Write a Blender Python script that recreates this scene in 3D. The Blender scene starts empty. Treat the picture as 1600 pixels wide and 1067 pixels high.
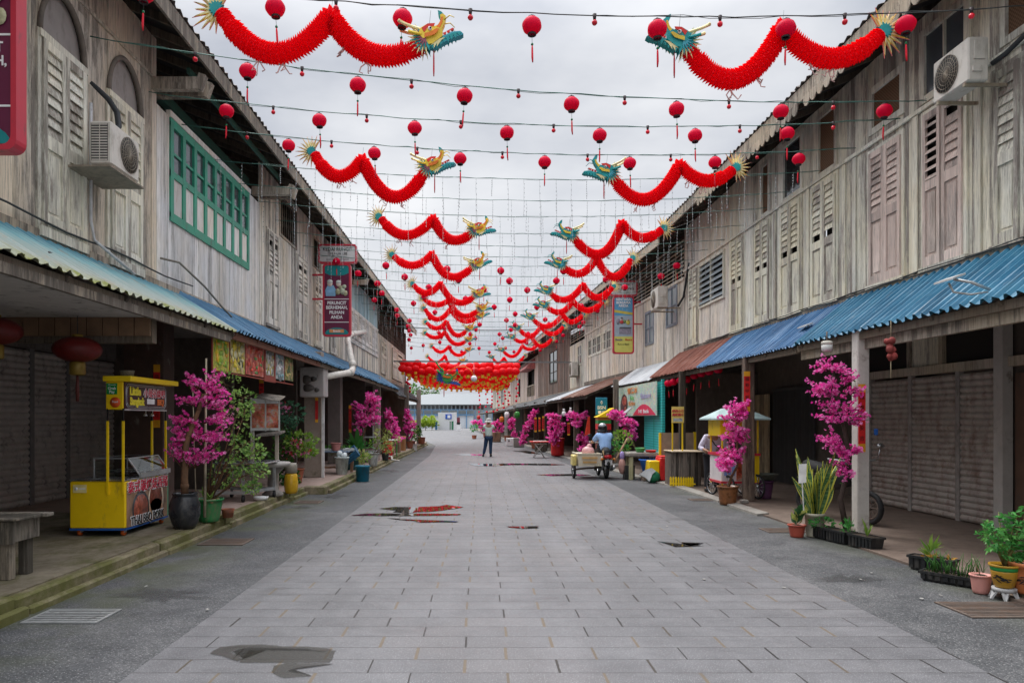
import bpy, math, random
from mathutils import Vector, Matrix
V = Vector
R = random.Random(11)
PI = math.pi
sc = bpy.context.scene
COL = sc.collection
# measured camera of the photograph (1600 px wide frame): focal length, vanishing point, eye height
F, CX, CY, H = 1120.0, 752.0, 654.0, 1.65
def P(x, y, d): return V(((x-CX)*d/F, d, H+(CY-y)*d/F))
def G(x, y, z=0.0):
    d = (H-z)*F/(y-CY)
    return V(((x-CX)*d/F, d, z))
UP = V((0, 0, 1))

# ---------------------------------------------------------------- mesh builder
class MB:
    def __init__(s, M=None):
        s.v = []; s.f = []; s.m = []; s.t = []; s.s = []; s.M = M
    def add(s, vs, fs, m=0, t=None, sm=False):
        o = len(s.v)
        if s.M is not None: vs = [s.M @ V(v) for v in vs]
        s.v += [(v[0], v[1], v[2]) for v in vs]
        if t is None: t = R.random()
        for f in fs:
            s.f.append(tuple(o+i for i in f)); s.m.append(m); s.t.append(t); s.s.append(sm)
        return s
    def hexa(s, p, m=0, t=None):  # 8 points: bottom 4 then top 4
        return s.add(p, [(0,3,2,1),(4,5,6,7),(0,1,5,4),(1,2,6,5),(2,3,7,6),(3,0,4,7)], m, t)
    def box(s, a, b, m=0, t=None):
        x0,y0,z0 = a; x1,y1,z1 = b
        return s.hexa([(x0,y0,z0),(x1,y0,z0),(x1,y1,z0),(x0,y1,z0),(x0,y0,z1),(x1,y0,z1),(x1,y1,z1),(x0,y1,z1)], m, t)
    def bbox(s, a, b, bv=.01, m=0, t=None):   # box with chamfered edges
        x0,y0,z0 = a; x1,y1,z1 = b
        bv = min(bv, (x1-x0)*.45, (y1-y0)*.45, (z1-z0)*.45)
        vs = []; 
        for (z, e) in ((z0, bv), (z0+bv, 0), (z1-bv, 0), (z1, bv)):
            X0,X1,Y0,Y1 = x0+e, x1-e, y0+e, y1-e; c = bv
            vs += [(X0+c,Y0,z),(X1-c,Y0,z),(X1,Y0+c,z),(X1,Y1-c,z),(X1-c,Y1,z),(X0+c,Y1,z),(X0,Y1-c,z),(X0,Y0+c,z)]
        fs = [tuple(range(7,-1,-1)), tuple(range(24,32))]
        for k in range(3):
            for i in range(8):
                j = (i+1) % 8
                fs.append((k*8+i, k*8+j, k*8+8+j, k*8+8+i))
        return s.add(vs, fs, m, t)
    def obox(s, c, size, rot=None, m=0, t=None):
        x,y,z = size[0]/2, size[1]/2, size[2]/2
        ps = [(-x,-y,-z),(x,-y,-z),(x,y,-z),(-x,y,-z),(-x,-y,z),(x,-y,z),(x,y,z),(-x,y,z)]
        c = V(c)
        return s.hexa([c+(rot @ V(p) if rot is not None else V(p)) for p in ps], m, t)
    def beam(s, p0, p1, w, h, m=0, t=None, up=UP):
        p0, p1 = V(p0), V(p1); d = (p1-p0).normalized()
        a = d.cross(up)
        if a.length < 1e-4: a = d.cross(V((1,0,0)))
        a.normalize(); b = a.cross(d); a = a*w/2; b = b*h/2
        return s.hexa([p0-a-b, p0+a-b, p1+a-b, p1-a-b, p0-a+b, p0+a+b, p1+a+b, p1-a+b], m, t)
    def tube(s, pts, r, n=6, m=0, t=None, cap=True, sm=True):
        pts = [V(p) for p in pts]; k = len(pts)
        rs = r if isinstance(r, (list, tuple)) else [r]*k
        vs = []; pa = None
        for i, p in enumerate(pts):
            d = (pts[min(i+1,k-1)]-pts[max(i-1,0)])
            if d.length < 1e-9: d = V((0,0,1))
            d.normalize()
            if pa is None:
                a = d.cross(UP)
                if a.length < .05: a = d.cross(V((1,0,0)))
            else:
                a = pa-d*pa.dot(d)
                if a.length < 1e-6: a = d.cross(V((1,0,0)))
            a.normalize(); pa = a; b = d.cross(a)
            for j in range(n):
                q = 2*PI*j/n
                vs.append(p+(a*math.cos(q)+b*math.sin(q))*rs[i])
        fs = []
        for i in range(k-1):
            for j in range(n):
                jj = (j+1) % n
                fs.append((i*n+j, i*n+jj, (i+1)*n+jj, (i+1)*n+j))
        if cap: fs += [tuple(range(n-1,-1,-1)), tuple(range((k-1)*n, k*n))]
        return s.add(vs, fs, m, t, sm)
    def cyl(s, p0, p1, r0, r1=None, n=10, m=0, t=None, sm=True):
        return s.tube([p0, p1], [r0, r0 if r1 is None else r1], n, m, t, True, sm)
    def lathe(s, c, prof, n=16, m=0, t=None, sm=True, ax=None, lobes=0, amp=0):
        c = V(c); k = len(prof); vs = []
        for (r, z) in prof:
            for j in range(n):
                q = 2*PI*j/n
                rr = r*(1+(amp*math.cos(lobes*q) if lobes else 0))
                p = V((rr*math.cos(q), rr*math.sin(q), z))
                vs.append(c+(ax @ p if ax is not None else p))
        fs = []
        for i in range(k-1):
            for j in range(n):
                jj = (j+1) % n
                fs.append((i*n+j, i*n+jj, (i+1)*n+jj, (i+1)*n+j))
        fs += [tuple(range(n-1,-1,-1)), tuple(range((k-1)*n, k*n))]
        return s.add(vs, fs, m, t, sm)
    def ball(s, c, r, n=10, k=7, m=0, t=None, sc3=(1,1,1), rot=None):
        c = V(c); vs = [c+(rot @ V((0,0,-r*sc3[2])) if rot is not None else V((0,0,-r*sc3[2])))]
        for i in range(1, k):
            a = -PI/2+PI*i/k
            for j in range(n):
                q = 2*PI*j/n
                p = V((r*math.cos(a)*math.cos(q)*sc3[0], r*math.cos(a)*math.sin(q)*sc3[1], r*math.sin(a)*sc3[2]))
                vs.append(c+(rot @ p if rot is not None else p))
        p = V((0,0,r*sc3[2])); vs.append(c+(rot @ p if rot is not None else p))
        fs = []
        for j in range(n):
            fs.append((0, 1+(j+1)%n, 1+j)); fs.append((len(vs)-1, 1+(k-2)*n+j, 1+(k-2)*n+(j+1)%n))
        for i in range(k-2):
            for j in range(n):
                jj = (j+1) % n
                fs.append((1+i*n+j, 1+i*n+jj, 1+(i+1)*n+jj, 1+(i+1)*n+j))
        return s.add(vs, fs, m, t, True)
    def prism(s, poly, o, u, w, th, m=0, t=None):  # polygon (a,b) -> o+u*a+w*b, extruded +-th/2 along u x w
        o, u, w = V(o), V(u), V(w); n = u.cross(w).normalized()*(th/2); k = len(poly)
        fr = [o+u*a+w*b+n for a, b in poly]; bk = [o+u*a+w*b-n for a, b in poly]
        fs = [tuple(range(k)), tuple(range(2*k-1, k-1, -1))]
        for i in range(k):
            j = (i+1) % k
            fs.append((i, k+i, k+j, j))
        return s.add(fr+bk, fs, m, t)
    def quad(s, a, b, c, d, m=0, t=None): return s.add([a,b,c,d], [(0,1,2,3)], m, t)
    def build(s, name, mats, parent=None, loc=None):
        me = bpy.data.meshes.new(name)
        if parent is not None:
            top = parent
            while top.parent is not None: top = top.parent
            l = top.location
        else:
            l = V(loc) if loc is not None else V((0,0,0))
        me.from_pydata([(a-l[0], b-l[1], c-l[2]) for a, b, c in s.v], [], s.f)
        if not isinstance(mats, (list, tuple)): mats = [mats]
        for m in mats: me.materials.append(m)
        me.polygons.foreach_set('material_index', s.m)
        me.polygons.foreach_set('use_smooth', s.s)
        at = me.attributes.new('tint', 'FLOAT', 'FACE'); at.data.foreach_set('value', s.t)
        me.update()
        o = bpy.data.objects.new(name, me); COL.objects.link(o)
        if parent is not None: o.parent = parent
        else: o.location = l
        return o

LABELS = {}
def tag(o, label=None, cat=None, group=None, kind=None):
    if label:
        o['label'] = label
        LABELS.setdefault(label, []).append(o.name)
    if cat: o['category'] = cat
    if group: o['group'] = group
    if kind: o['kind'] = kind
    return o
def thing(name, label, cat, loc, group=None):
    o = bpy.data.objects.new(name, None); COL.objects.link(o)
    o.location = V(loc); o.empty_display_size = .2
    return tag(o, label, cat, group)
def clone(root, loc, label, group=None):
    r = root.copy(); COL.objects.link(r); r.location = V(loc)
    tag(r, label, None, group)
    for ch in list(root.children):
        c = ch.copy(); COL.objects.link(c); c.parent = r
        for g in list(ch.children):
            d = g.copy(); COL.objects.link(d); d.parent = c
    return r

# ---------------------------------------------------------------- material helpers
class NT:
    def __init__(s, name):
        s.mat = bpy.data.materials.new(name); s.mat.use_nodes = True
        s.nt = s.mat.node_tree; s.b = s.nt.nodes['Principled BSDF']
        s.tc = None
    def n(s, typ, props=None, **ins):
        nd = s.nt.nodes.new(typ)
        for k, v in (props or {}).items(): setattr(nd, k, v)
        for k, v in ins.items():
            key = int(k[1:]) if k[0] == 'i' and k[1:].isdigit() else k.replace('_', ' ')
            s.put(nd.inputs[key], v)
        return nd
    def put(s, sock, v):
        if isinstance(v, bpy.types.NodeSocket): s.nt.links.new(v, sock)
        elif v is not None:
            if hasattr(sock, 'default_value') and isinstance(v, (tuple, list)) and len(v) == 3 and sock.type == 'RGBA': v = (*v, 1)
            sock.default_value = v
    def coord(s, scale=(1,1,1), loc=(0,0,0), rot=(0,0,0)):
        if s.tc is None: s.tc = s.n('ShaderNodeTexCoord').outputs['Object']
        if scale == (1,1,1) and loc == (0,0,0) and rot == (0,0,0): return s.tc
        return s.n('ShaderNodeMapping', None, Vector=s.tc, Scale=scale, Location=loc, Rotation=rot).outputs[0]
    def noise(s, vec, scale=1, detail=4, rough=.6, dist=0):
        return s.n('ShaderNodeTexNoise', None, Vector=vec, Scale=scale, Detail=detail, Roughness=rough, Distortion=dist).outputs[0]
    def vor(s, vec, scale=1, out=0, feature='F1'):
        return s.n('ShaderNodeTexVoronoi', {'feature': feature}, Vector=vec, Scale=scale).outputs[out]
    def ma(s, op, a, b=0.0, c=0.0):
        return s.n('ShaderNodeMath', {'operation': op}, i0=a, i1=b, i2=c).outputs[0]
    def mr(s, v, a, b, c=0.0, d=1.0):
        return s.n('ShaderNodeMapRange', {'clamp': True}, i0=v, i1=a, i2=b, i3=c, i4=d).outputs[0]
    def mix(s, f, a, b, bt='MIX'):
        nd = s.nt.nodes.new('ShaderNodeMix'); nd.data_type = 'RGBA'; nd.blend_type = bt
        s.put(nd.inputs[0], f); s.put(nd.inputs[6], a); s.put(nd.inputs[7], b)
        return nd.outputs[2]
    def ramp(s, f, stops, interp='LINEAR'):
        nd = s.nt.nodes.new('ShaderNodeValToRGB'); cr = nd.color_ramp; cr.interpolation = interp
        while len(cr.elements) < len(stops): cr.elements.new(.5)
        for e, (p, c) in zip(cr.elements, stops):
            e.position = p; e.color = (*c, 1) if len(c) == 3 else c
        s.put(nd.inputs[0], f)
        return nd.outputs[0]
    def tint(s): return s.n('ShaderNodeAttribute', {'attribute_name': 'tint'}).outputs['Fac']
    def sep(s, vec):
        nd = s.n('ShaderNodeSeparateXYZ', None, i0=vec); return nd.outputs
    def comb(s, x, y, z): return s.n('ShaderNodeCombineXYZ', None, i0=x, i1=y, i2=z).outputs[0]
    def bump(s, h, st=.3, dist=.02):
        s.put(s.b.inputs['Normal'], s.n('ShaderNodeBump', None, Strength=st, Distance=dist, Height=h).outputs[0])
    def out(s, col=None, rough=None, metal=None, spec=None, **kw):
        for k, v in (('Base Color', col), ('Roughness', rough), ('Metallic', metal), ('Specular IOR Level', spec)):
            if v is not None: s.put(s.b.inputs[k], v)
        for k, v in kw.items(): s.put(s.b.inputs[k.replace('_', ' ')], v)
        return s.mat
MC = {}
def plain(name, col, rough=.6, metal=0.0, var=.25, scale=6.0, dirt=0.0, dcol=(.07,.06,.05), spec=.4, trans=0.0):
    if name in MC: return MC[name]
    a = NT(name)
    n = a.noise(a.coord(), scale, 5)
    k = a.mr(n, .25, .75, 1-var, 1+var)
    k = a.ma('MULTIPLY', k, a.mr(a.tint(), 0, 1, 1-var*.5, 1+var*.5))
    c = a.mix(1.0, col, k, 'MULTIPLY')
    if dirt:
        d = a.noise(a.coord((3,3,1.2)), 2.2, 6, .7)
        c = a.mix(a.mr(d, .62-dirt*.4, .72, 0, .85), c, dcol)
    a.out(c, a.mr(n, .2, .8, max(rough-.1, .02), min(rough+.12, 1)), metal, spec)
    if trans: a.put(a.b.inputs['Transmission Weight'], trans)
    MC[name] = a.mat
    return a.mat
def wood(name, light, dark, bal=0.0, gr=(7,7,.45), grime=(.13,.115,.092), warm=None):
    """old boards: bare grey timber with grain and cracks, flaking paint left in sharp edged patches, dirt runs"""
    if name in MC: return MC[name]
    light = tuple(min(.80, x*1.62) for x in light); dark = tuple(x*1.75 for x in dark)
    warm = warm or tuple(x*y for x, y in zip(light, (.99,.92,.80)))
    a = NT(name)
    t = a.tint(); off = a.ma('MULTIPLY', t, 37.0); o3 = a.comb(off, off, off)
    def sh(scale): return a.n('ShaderNodeVectorMath', {'operation': 'ADD'}, i0=a.coord(scale), i1=o3).outputs[0]
    n1 = a.noise(sh(gr), 2.2, 9, .72)                  # grain
    n3 = a.noise(sh((30,30,1.4)), 2.0, 6, .7)          # cracks
    npt = a.noise(sh((3.2,3.2,.5)), 2.4, 10, .78)      # paint flakes
    big = a.noise(a.coord((.8,.8,.5)), 1.1, 4, .6)
    mid = tuple(.52*x+.48*y for x, y in zip(light, dark))
    base = a.ramp(n1, [(.28, tuple(x*.75 for x in dark)), (.48, dark), (.66, mid)])
    paint = a.mix(a.mr(big, .38, .62), light, warm)
    paint = a.mix(1.0, paint, a.mr(n1, .3, .7, .82, 1.1), 'MULTIPLY')
    q = a.ma('ADD', a.ma('ADD', npt, a.ma('MULTIPLY', a.ma('SUBTRACT', t, .5), .24)), a.ma('MULTIPLY', a.ma('SUBTRACT', big, .5), .35))
    pm = a.mr(q, .425-bal, .525-bal, 0, 1)
    c = a.mix(a.ma('MULTIPLY', pm, .93), base, paint)
    c = a.mix(a.mr(n3, .50, .68, 0, .75), c, tuple(x*.5 for x in dark))
    n5 = a.noise(a.coord((1.6,1.6,.22)), 2.3, 7, .7)
    c = a.mix(a.mr(n5, .54, .72, 0, .62), c, grime)
    c = a.mix(1.0, c, a.mr(t, 0, 1, .80, 1.14), 'MULTIPLY')
    a.out(c, .82, 0, .25)
    a.bump(a.ma('ADD', a.ma('SUBTRACT', n1, n3), a.ma('MULTIPLY', pm, .35)), .5, .012)
    MC[name] = a.mat
    return a.mat
def sheet(name, cols, rust=.0, edge=None, rough=.45, rcol=(.16,.07,.04)):
    """painted corrugated sheet: fading colour, stains and rust"""
    if name in MC: return MC[name]
    a = NT(name)
    n = a.noise(a.coord((1.1,.5,1.1)), 1.6, 6, .65)
    n2 = a.noise(a.coord((.6,6,.6)), 1.2, 5, .7)
    c = a.ramp(a.ma('ADD', a.ma('MULTIPLY', n, .6), a.ma('MULTIPLY', n2, .4)), [(.3, cols[0]), (.5, cols[1]), (.7, cols[2])])
    r = a.noise(a.coord((.8,3,.8)), 2.4, 8, .75)
    c = a.mix(a.mr(r, .70-rust*.4, .78-rust*.3, 0, .9), c, rcol)
    d = a.noise(a.coord((2,14,2)), 2, 6, .7)
    c = a.mix(a.mr(d, .55, .8, 0, .32), c, (.55,.60,.62))
    g = a.noise(a.coord((.5,9,.5)), 1.7, 6, .7)
    c = a.mix(a.mr(g, .52, .74, 0, .6), c, tuple(x*.35 for x in cols[0]))
    a.out(c, rough, 0, .4)
    MC[name] = a.mat
    return a.mat

# ---------------------------------------------------------------- text
def text(s, o, u, w, size, mat, parent, align='CENTER', name='lettering', bold=0.0, th=.004, sx=1.0):
    cu = bpy.data.curves.new('t', 'FONT'); cu.body = s; cu.size = 1; cu.align_x = align; cu.align_y = 'CENTER'
    cu.offset = bold; cu.extrude = .5; cu.resolution_u = 3
    ob = bpy.data.objects.new('t', cu); COL.objects.link(ob)
    dg = bpy.context.evaluated_depsgraph_get(); dg.update()
    me = bpy.data.meshes.new_from_object(ob.evaluated_get(dg))
    u, w, o = V(u).normalized(), V(w).normalized(), V(o); n = u.cross(w)
    mb = MB()
    mb.add([o+u*(v.co.x*size*sx)+w*(v.co.y*size)+n*(v.co.z*th*2+th) for v in me.vertices], [tuple(p.vertices) for p in me.polygons], 0, .5)
    bpy.data.objects.remove(ob); bpy.data.curves.remove(cu); bpy.data.meshes.remove(me)
    return mb.build(name, mat, parent)
# ================================================================ camera, sky, sun
cam = bpy.data.cameras.new('camera'); cam.sensor_width = 36; cam.lens = F*36/1600
cam.shift_x = (800-CX)/1600; cam.shift_y = (CY-533.5)/1600; cam.clip_end = 3000; cam.clip_start = .1
co = bpy.data.objects.new('camera', cam); COL.objects.link(co); co.location = (0,0,H); co.rotation_euler = (PI/2,0,0)
sc.camera = co
wd = bpy.data.worlds.new('World'); sc.world = wd; wd.use_nodes = True
nt = wd.node_tree; bg = nt.nodes['Background']
SUN_EL, SUN_AZ = math.radians(62), math.radians(-25)
sky = nt.nodes.new('ShaderNodeTexSky'); sky.sky_type = 'NISHITA'; sky.sun_disc = False
sky.sun_elevation = SUN_EL; sky.sun_rotation = SUN_AZ; sky.air_density = 1.2; sky.dust_density = 3
tcw = nt.nodes.new('ShaderNodeTexCoord'); mp = nt.nodes.new('ShaderNodeMapping'); mp.inputs['Scale'].default_value = (1.0,1.0,2.3)
nt.links.new(tcw.outputs['Generated'], mp.inputs[0])
nz = nt.nodes.new('ShaderNodeTexNoise'); nz.inputs['Scale'].default_value = 2.1; nz.inputs['Detail'].default_value = 6; nz.inputs['Roughness'].default_value = .5
nt.links.new(mp.outputs[0], nz.inputs['Vector'])
cr = nt.nodes.new('ShaderNodeValToRGB'); cr.color_ramp.elements[0].position = .36; cr.color_ramp.elements[1].position = .64
cr.color_ramp.elements[0].color = (5.1,5.4,6.1,1); cr.color_ramp.elements[1].color = (9.3,9.4,9.6,1)
nt.links.new(nz.outputs[0], cr.inputs[0])
mx = nt.nodes.new('ShaderNodeMix'); mx.data_type = 'RGBA'; mx.inputs[0].default_value = .93   # thick overcast over the clear sky
nt.links.new(sky.outputs[0], mx.inputs[6]); nt.links.new(cr.outputs[0], mx.inputs[7])
# an overcast sky is about three times brighter overhead than near the horizon
sx = nt.nodes.new('ShaderNodeSeparateXYZ'); nt.links.new(tcw.outputs['Generated'], sx.inputs[0])
mrz = nt.nodes.new('ShaderNodeMapRange'); mrz.interpolation_type = 'SMOOTHSTEP'
for i, v in ((1,.42),(2,.95),(3,1.0),(4,4.0)): mrz.inputs[i].default_value = v
nt.links.new(sx.outputs[2], mrz.inputs[0])
mul = nt.nodes.new('ShaderNodeVectorMath'); mul.operation = 'SCALE'
nt.links.new(mx.outputs[2], mul.inputs[0]); nt.links.new(mrz.outputs[0], mul.inputs['Scale']); nt.links.new(mul.outputs[0], bg.inputs[0])
bg.inputs[1].default_value = .0605
sl = bpy.data.lights.new('sun', 'SUN'); sl.energy = 1.5; sl.angle = math.radians(28); sl.color = (1,.97,.93)
so = bpy.data.objects.new('sun', sl); COL.objects.link(so)
so.rotation_euler = V((-math.sin(SUN_AZ)*math.cos(SUN_EL)*-1, math.cos(SUN_AZ)*math.cos(SUN_EL), math.sin(SUN_EL))).to_track_quat('Z', 'Y').to_euler()
so.location = (0,10,30)
vs = sc.view_settings; vs.view_transform = 'Standard'; vs.look = 'None'; vs.exposure = .78; vs.gamma = 1
sc.cycles.max_bounces = 6; sc.cycles.transparent_max_bounces = 12; sc.cycles.use_denoising = True

# ================================================================ ground materials
def mk_paving():
    a = NT('granite_paving')
    w, h = .6245, .2587
    s = a.sep(a.coord())
    row = a.ma('FLOOR', a.ma('DIVIDE', s[1], h))
    fy = a.ma('FRACT', a.ma('DIVIDE', s[1], h))
    ux = a.ma('ADD', a.ma('DIVIDE', a.ma('ADD', s[0], .12), w), a.ma('MULTIPLY', a.ma('MODULO', row, 2), .5))
    jit = a.n('ShaderNodeTexWhiteNoise', {'noise_dimensions': '1D'}, W=row).outputs[0]
    ux = a.ma('ADD', ux, a.ma('MULTIPLY', jit, .06))
    fx = a.ma('FRACT', ux); col = a.ma('FLOOR', ux)
    wn = a.n('ShaderNodeTexWhiteNoise', {'noise_dimensions': '2D'}, Vector=a.comb(col, row, 0)).outputs
    edge = a.noise(a.coord(), 9, 3)
    vj = a.ma('LESS_THAN', a.ma('ADD', fx, a.ma('MULTIPLY', a.ma('SUBTRACT', edge, .5), .012)), a.ma('ADD', .016, a.ma('MULTIPLY', wn[0], .022)))
    hj = a.ma('LESS_THAN', a.ma('ADD', fy, a.ma('MULTIPLY', a.ma('SUBTRACT', edge, .5), .03)), .028)
    big = a.noise(a.coord(), .5, 6, .62)
    med = a.noise(a.coord((1,2.2,1)), 3.2, 8, .72)
    spk = a.noise(a.coord(), 130, 3, .85)
    v = a.ma('ADD', a.ma('MULTIPLY', wn[0], .12), a.ma('ADD', a.ma('MULTIPLY', big, .45), a.ma('MULTIPLY', med, .55)))
    c = a.ramp(v, [(.2, (.085,.085,.092)), (.55, (.155,.154,.163)), (.9, (.235,.231,.238))])
    c = a.mix(1.0, c, a.mr(a.noise(a.coord((1.3,.12,1)), 1.4, 5, .6), .3, .7, .80, 1.14), 'MULTIPLY')
    c = a.mix(1.0, c, a.mr(a.noise(a.coord(), 1.1, 7, .7), .34, .66, .78, 1.14), 'MULTIPLY')
    c = a.mix(a.mr(a.noise(a.coord((1,1.5,1)), 2.6, 7, .75), .60, .72, 0, .5), c, (.085,.08,.078))
    pk = a.noise(a.coord(), .33, 3)
    c = a.mix(a.mr(pk, .5, .68, 0, .4), c, (.225,.195,.185))
    c = a.mix(a.mr(spk, .40, .62, 0, .55), c, (.05,.05,.054))
    c = a.mix(a.mr(a.noise(a.coord((1,3,1)), 26, 5, .8), .42, .7, 0, .45), c, (.10,.098,.10))
    c = a.mix(a.mr(a.noise(a.coord(), 110, 1), .60, .7, 0, .55), c, (.46,.46,.46))
    jc = a.mix(a.mr(wn[0], .5, .62), (.022,.019,.018), (.13,.10,.068))
    c = a.mix(a.ma('MULTIPLY', hj, .85), c, (.03,.027,.025)); c = a.mix(vj, c, jc)
    damp = a.mr(a.noise(a.coord((1,1.6,1)), .75, 5, .6), .6, .7)
    c = a.mix(a.ma('MULTIPLY', damp, .45), c, (.085,.083,.085))
    rough = a.mr(med, .3, .7, .42, .66)
    rough = a.ma('SUBTRACT', rough, a.ma('MULTIPLY', damp, .12))
    a.out(c, rough, 0, .4)
    hgt = a.ma('SUBTRACT', a.ma('ADD', a.ma('MULTIPLY', spk, .12), a.ma('MULTIPLY', med, .15)), a.ma('MAXIMUM', vj, hj))
    a.bump(hgt, .5, .008)
    return a.mat
def mk_asphalt():
    a = NT('asphalt')
    big = a.noise(a.coord(), .45, 6, .6); med = a.noise(a.coord(), 2.2, 8, .7)
    spk = a.noise(a.coord(), 55, 4, .85); grit = a.vor(a.coord(), 48)
    c = a.ramp(a.ma('ADD', a.ma('MULTIPLY', big, .55), a.ma('MULTIPLY', med, .45)), [(.36, (.045,.048,.052)), (.5, (.09,.092,.096)), (.63, (.165,.163,.165))])
    c = a.mix(a.mr(spk, .38, .60, .75, 0), c, (.02,.021,.025))
    c = a.mix(a.mr(grit, .05, .30, .85, 0), c, (.36,.36,.355))
    s = a.sep(a.coord())
    gr = a.ma('MULTIPLY', a.mr(a.noise(a.coord(), .8, 5), .42, .6), a.ma('MAXIMUM', a.mr(s[0], -2.7, -3.7, 0, .8), a.mr(s[0], 4.1, 4.9, 0, .45)))
    c = a.mix(gr, c, (.075,.085,.035))
    a.out(c, a.mr(med, .3, .7, .5, .85), 0, .35)
    a.bump(a.ma('ADD', spk, a.ma('MULTIPLY', grit, .7)), .55, .008)
    return a.mat
def mk_conc(name, c0, c1, moss=0.0, mcol=(.09,.10,.03), sc_=1.0, rough=.8, zm=False):
    a = NT(name)
    b = a.noise(a.coord((1,1,.8)), .9*sc_, 7, .68); m = a.noise(a.coord(), 5*sc_, 8, .72)
    c = a.ramp(a.ma('ADD', a.ma('MULTIPLY', b, .55), a.ma('MULTIPLY', m, .45)), [(.3, c0), (.68, c1)])
    c = a.mix(a.mr(m, .55, .75, 0, .5), c, tuple(x*.35 for x in c0))
    if moss:
        g = a.noise(a.coord((1,.7,1)), 1.7, 8, .75)
        c = a.mix(a.mr(g, .62-moss*.25, .7-moss*.15, 0, .8), c, mcol)
    a.out(c, rough, 0, .3); a.bump(m, .45, .012)
    return a.mat
M_pav = mk_paving(); M_asp = mk_asphalt()
M_floorL = mk_conc('mossy_concrete_floor', (.07,.055,.035), (.31,.265,.195), .65, (.075,.075,.022), 1.3)
M_floorP = mk_conc('pinkish_concrete_floor', (.25,.17,.14), (.46,.34,.29), .1)
M_floorR = mk_conc('brown_concrete_floor', (.055,.038,.028), (.27,.205,.165), .0, sc_=.8, rough=.6)
M_kerb = mk_conc('mossy_kerb', (.06,.048,.026), (.38,.32,.21), .8, (.09,.095,.014), 3.2)
M_conc = mk_conc('stained_concrete', (.17,.15,.13), (.36,.33,.30), .25, (.10,.085,.06))
M_concw = mk_conc('pale_concrete', (.34,.31,.28), (.56,.53,.49), .2, (.16,.13,.10))
def mk_water():
    a = NT('puddle_water')
    n = a.noise(a.coord(), 3, 5)
    a.out(a.mix(n, (.018,.017,.017), (.05,.045,.04)), .015, 0, .9)
    return a.mat
M_water = mk_water()
M_iron = plain('dark_iron', (.16,.125,.105), .6, .2, dirt=.4, dcol=(.15,.08,.045))
M_steel = plain('grey_steel', (.40,.41,.41), .42, .4, dirt=.25)
M_hill = None

def strip(name, pts, z, mat, kind='structure'):
    """sheet between two polylines pts=[(xl,xr,y)...]"""
    mb = MB()
    for (l0,r0,y0), (l1,r1,y1) in zip(pts[:-1], pts[1:]):
        mb.quad((l0,y0,z), (r0,y0,z), (r1,y1,z), (l1,y1,z))
    o = mb.build(name, mat); tag(o, kind=kind); return o
def kR(y):   # outer edge of the right-hand walkway
    ks = [(-8,4.75),(8,4.82),(12,4.8),(17,4.75),(20,4.45),(29,3.69),(34,3.35),(60,1.85),(100,-.6),(130,-2.4)]
    for (a, b), (c, d) in zip(ks[:-1], ks[1:]):
        if y <= c: return b+(d-b)*(y-a)/(c-a)
    return ks[-1][1]
mbg = MB(); mbg.quad((-900,-60,-.012), (900,-60,-.012), (900,1500,-.012), (-900,1500,-.012))
tag(mbg.build('ground', mk_conc('far_ground', (.15,.15,.15), (.22,.215,.22))), kind='structure')
strip('asphalt_road', [(-4.3,6.2,-8),(-4.3,6.2,18),(-4.2,6,40),(-14,4,62),(-14,1,110)], -.006, M_asp)
strip('paved_road', [(-2.27,3.3,-8),(-2.27,3.3,21),(-2.3,2.9,32),(-2.8,2.3,44),(-5.5,.9,62),(-10.5,-1.8,110)], 0, M_pav)
# left raised walkway: near part, step outwards beyond 15.7 m
def floorslab(name, segs, mat, x_in):
    mb = MB()
    for (x, y0, y1, z) in segs: mb.box((x_in, y0, -.3), (x, y1, z))
    return tag(mb.build(name, mat), kind='structure')
floorslab('walkway_floor', [(-3.98,-8,11.35,.17)], M_floorL, -8.6)
floorslab('walkway_floor', [(-3.95,11.35,15.7,.17),(-3.5,15.7,46,.165)], M_floorP, -8.6)
def kerb(y0, y1, x, name='kerb'):
    mb = MB(); y = y0
    while y < y1:
        L = min(1.6+R.random()*1.3, y1-y)
        dz = R.uniform(-.016,.012); dx = R.uniform(-.03,.02)
        mb.bbox((x-.16, y, -.25), (x+dx, y+L-.022, .172+dz), .022)      # upper kerb stone
        mb.bbox((x+dx+.001, y+R.random()*.2, -.25), (x+.075+dx, y+L+.05, .075+dz), .018)  # lower step
        y += L
    return tag(mb.build(name, M_kerb), kind='structure')
kerb(-8, 15.7, -3.86); kerb(15.7, 45, -3.40)
tag(MB().bbox((-3.9,15.68,-.2), (-3.41,15.9,.17), .02).build('kerb', M_kerb), kind='structure')
# right walkway, almost flush
mb = MB()
ys = [-8,8,12,17,20,29,34,45,60,80,100,118]
for a, b in zip(ys[:-1], ys[1:]):
    mb.hexa([(kR(a),a,-.2),(9.5,a,-.2),(9.5,b,-.2),(kR(b),b,-.2),(kR(a),a,.022),(9.5,a,.028),(9.5,b,.028),(kR(b),b,.022)])
tag(mb.build('walkway_floor', M_floorR), kind='structure')
mb = MB()
for a, b in ((12.2,14.1),(14.15,17),(17,20),(20,24.5),(24.5,29),(29,34),(34,45),(45,60)):
    xa, xb = kR(a), kR(b)
    mb.hexa([(xa-.12,a,-.1),(xa+.10,a,-.1),(xb+.10,b,-.1),(xb-.12,b,-.1),(xa-.1,a,.03),(xa+.1,a,.05),(xb+.1,b,.05),(xb-.1,b,.03)])
tag(mb.build('kerb', mk_conc('dirty_kerb', (.13,.12,.105), (.36,.335,.30), .3, (.10,.085,.06), 1.5)), kind='structure')

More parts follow.
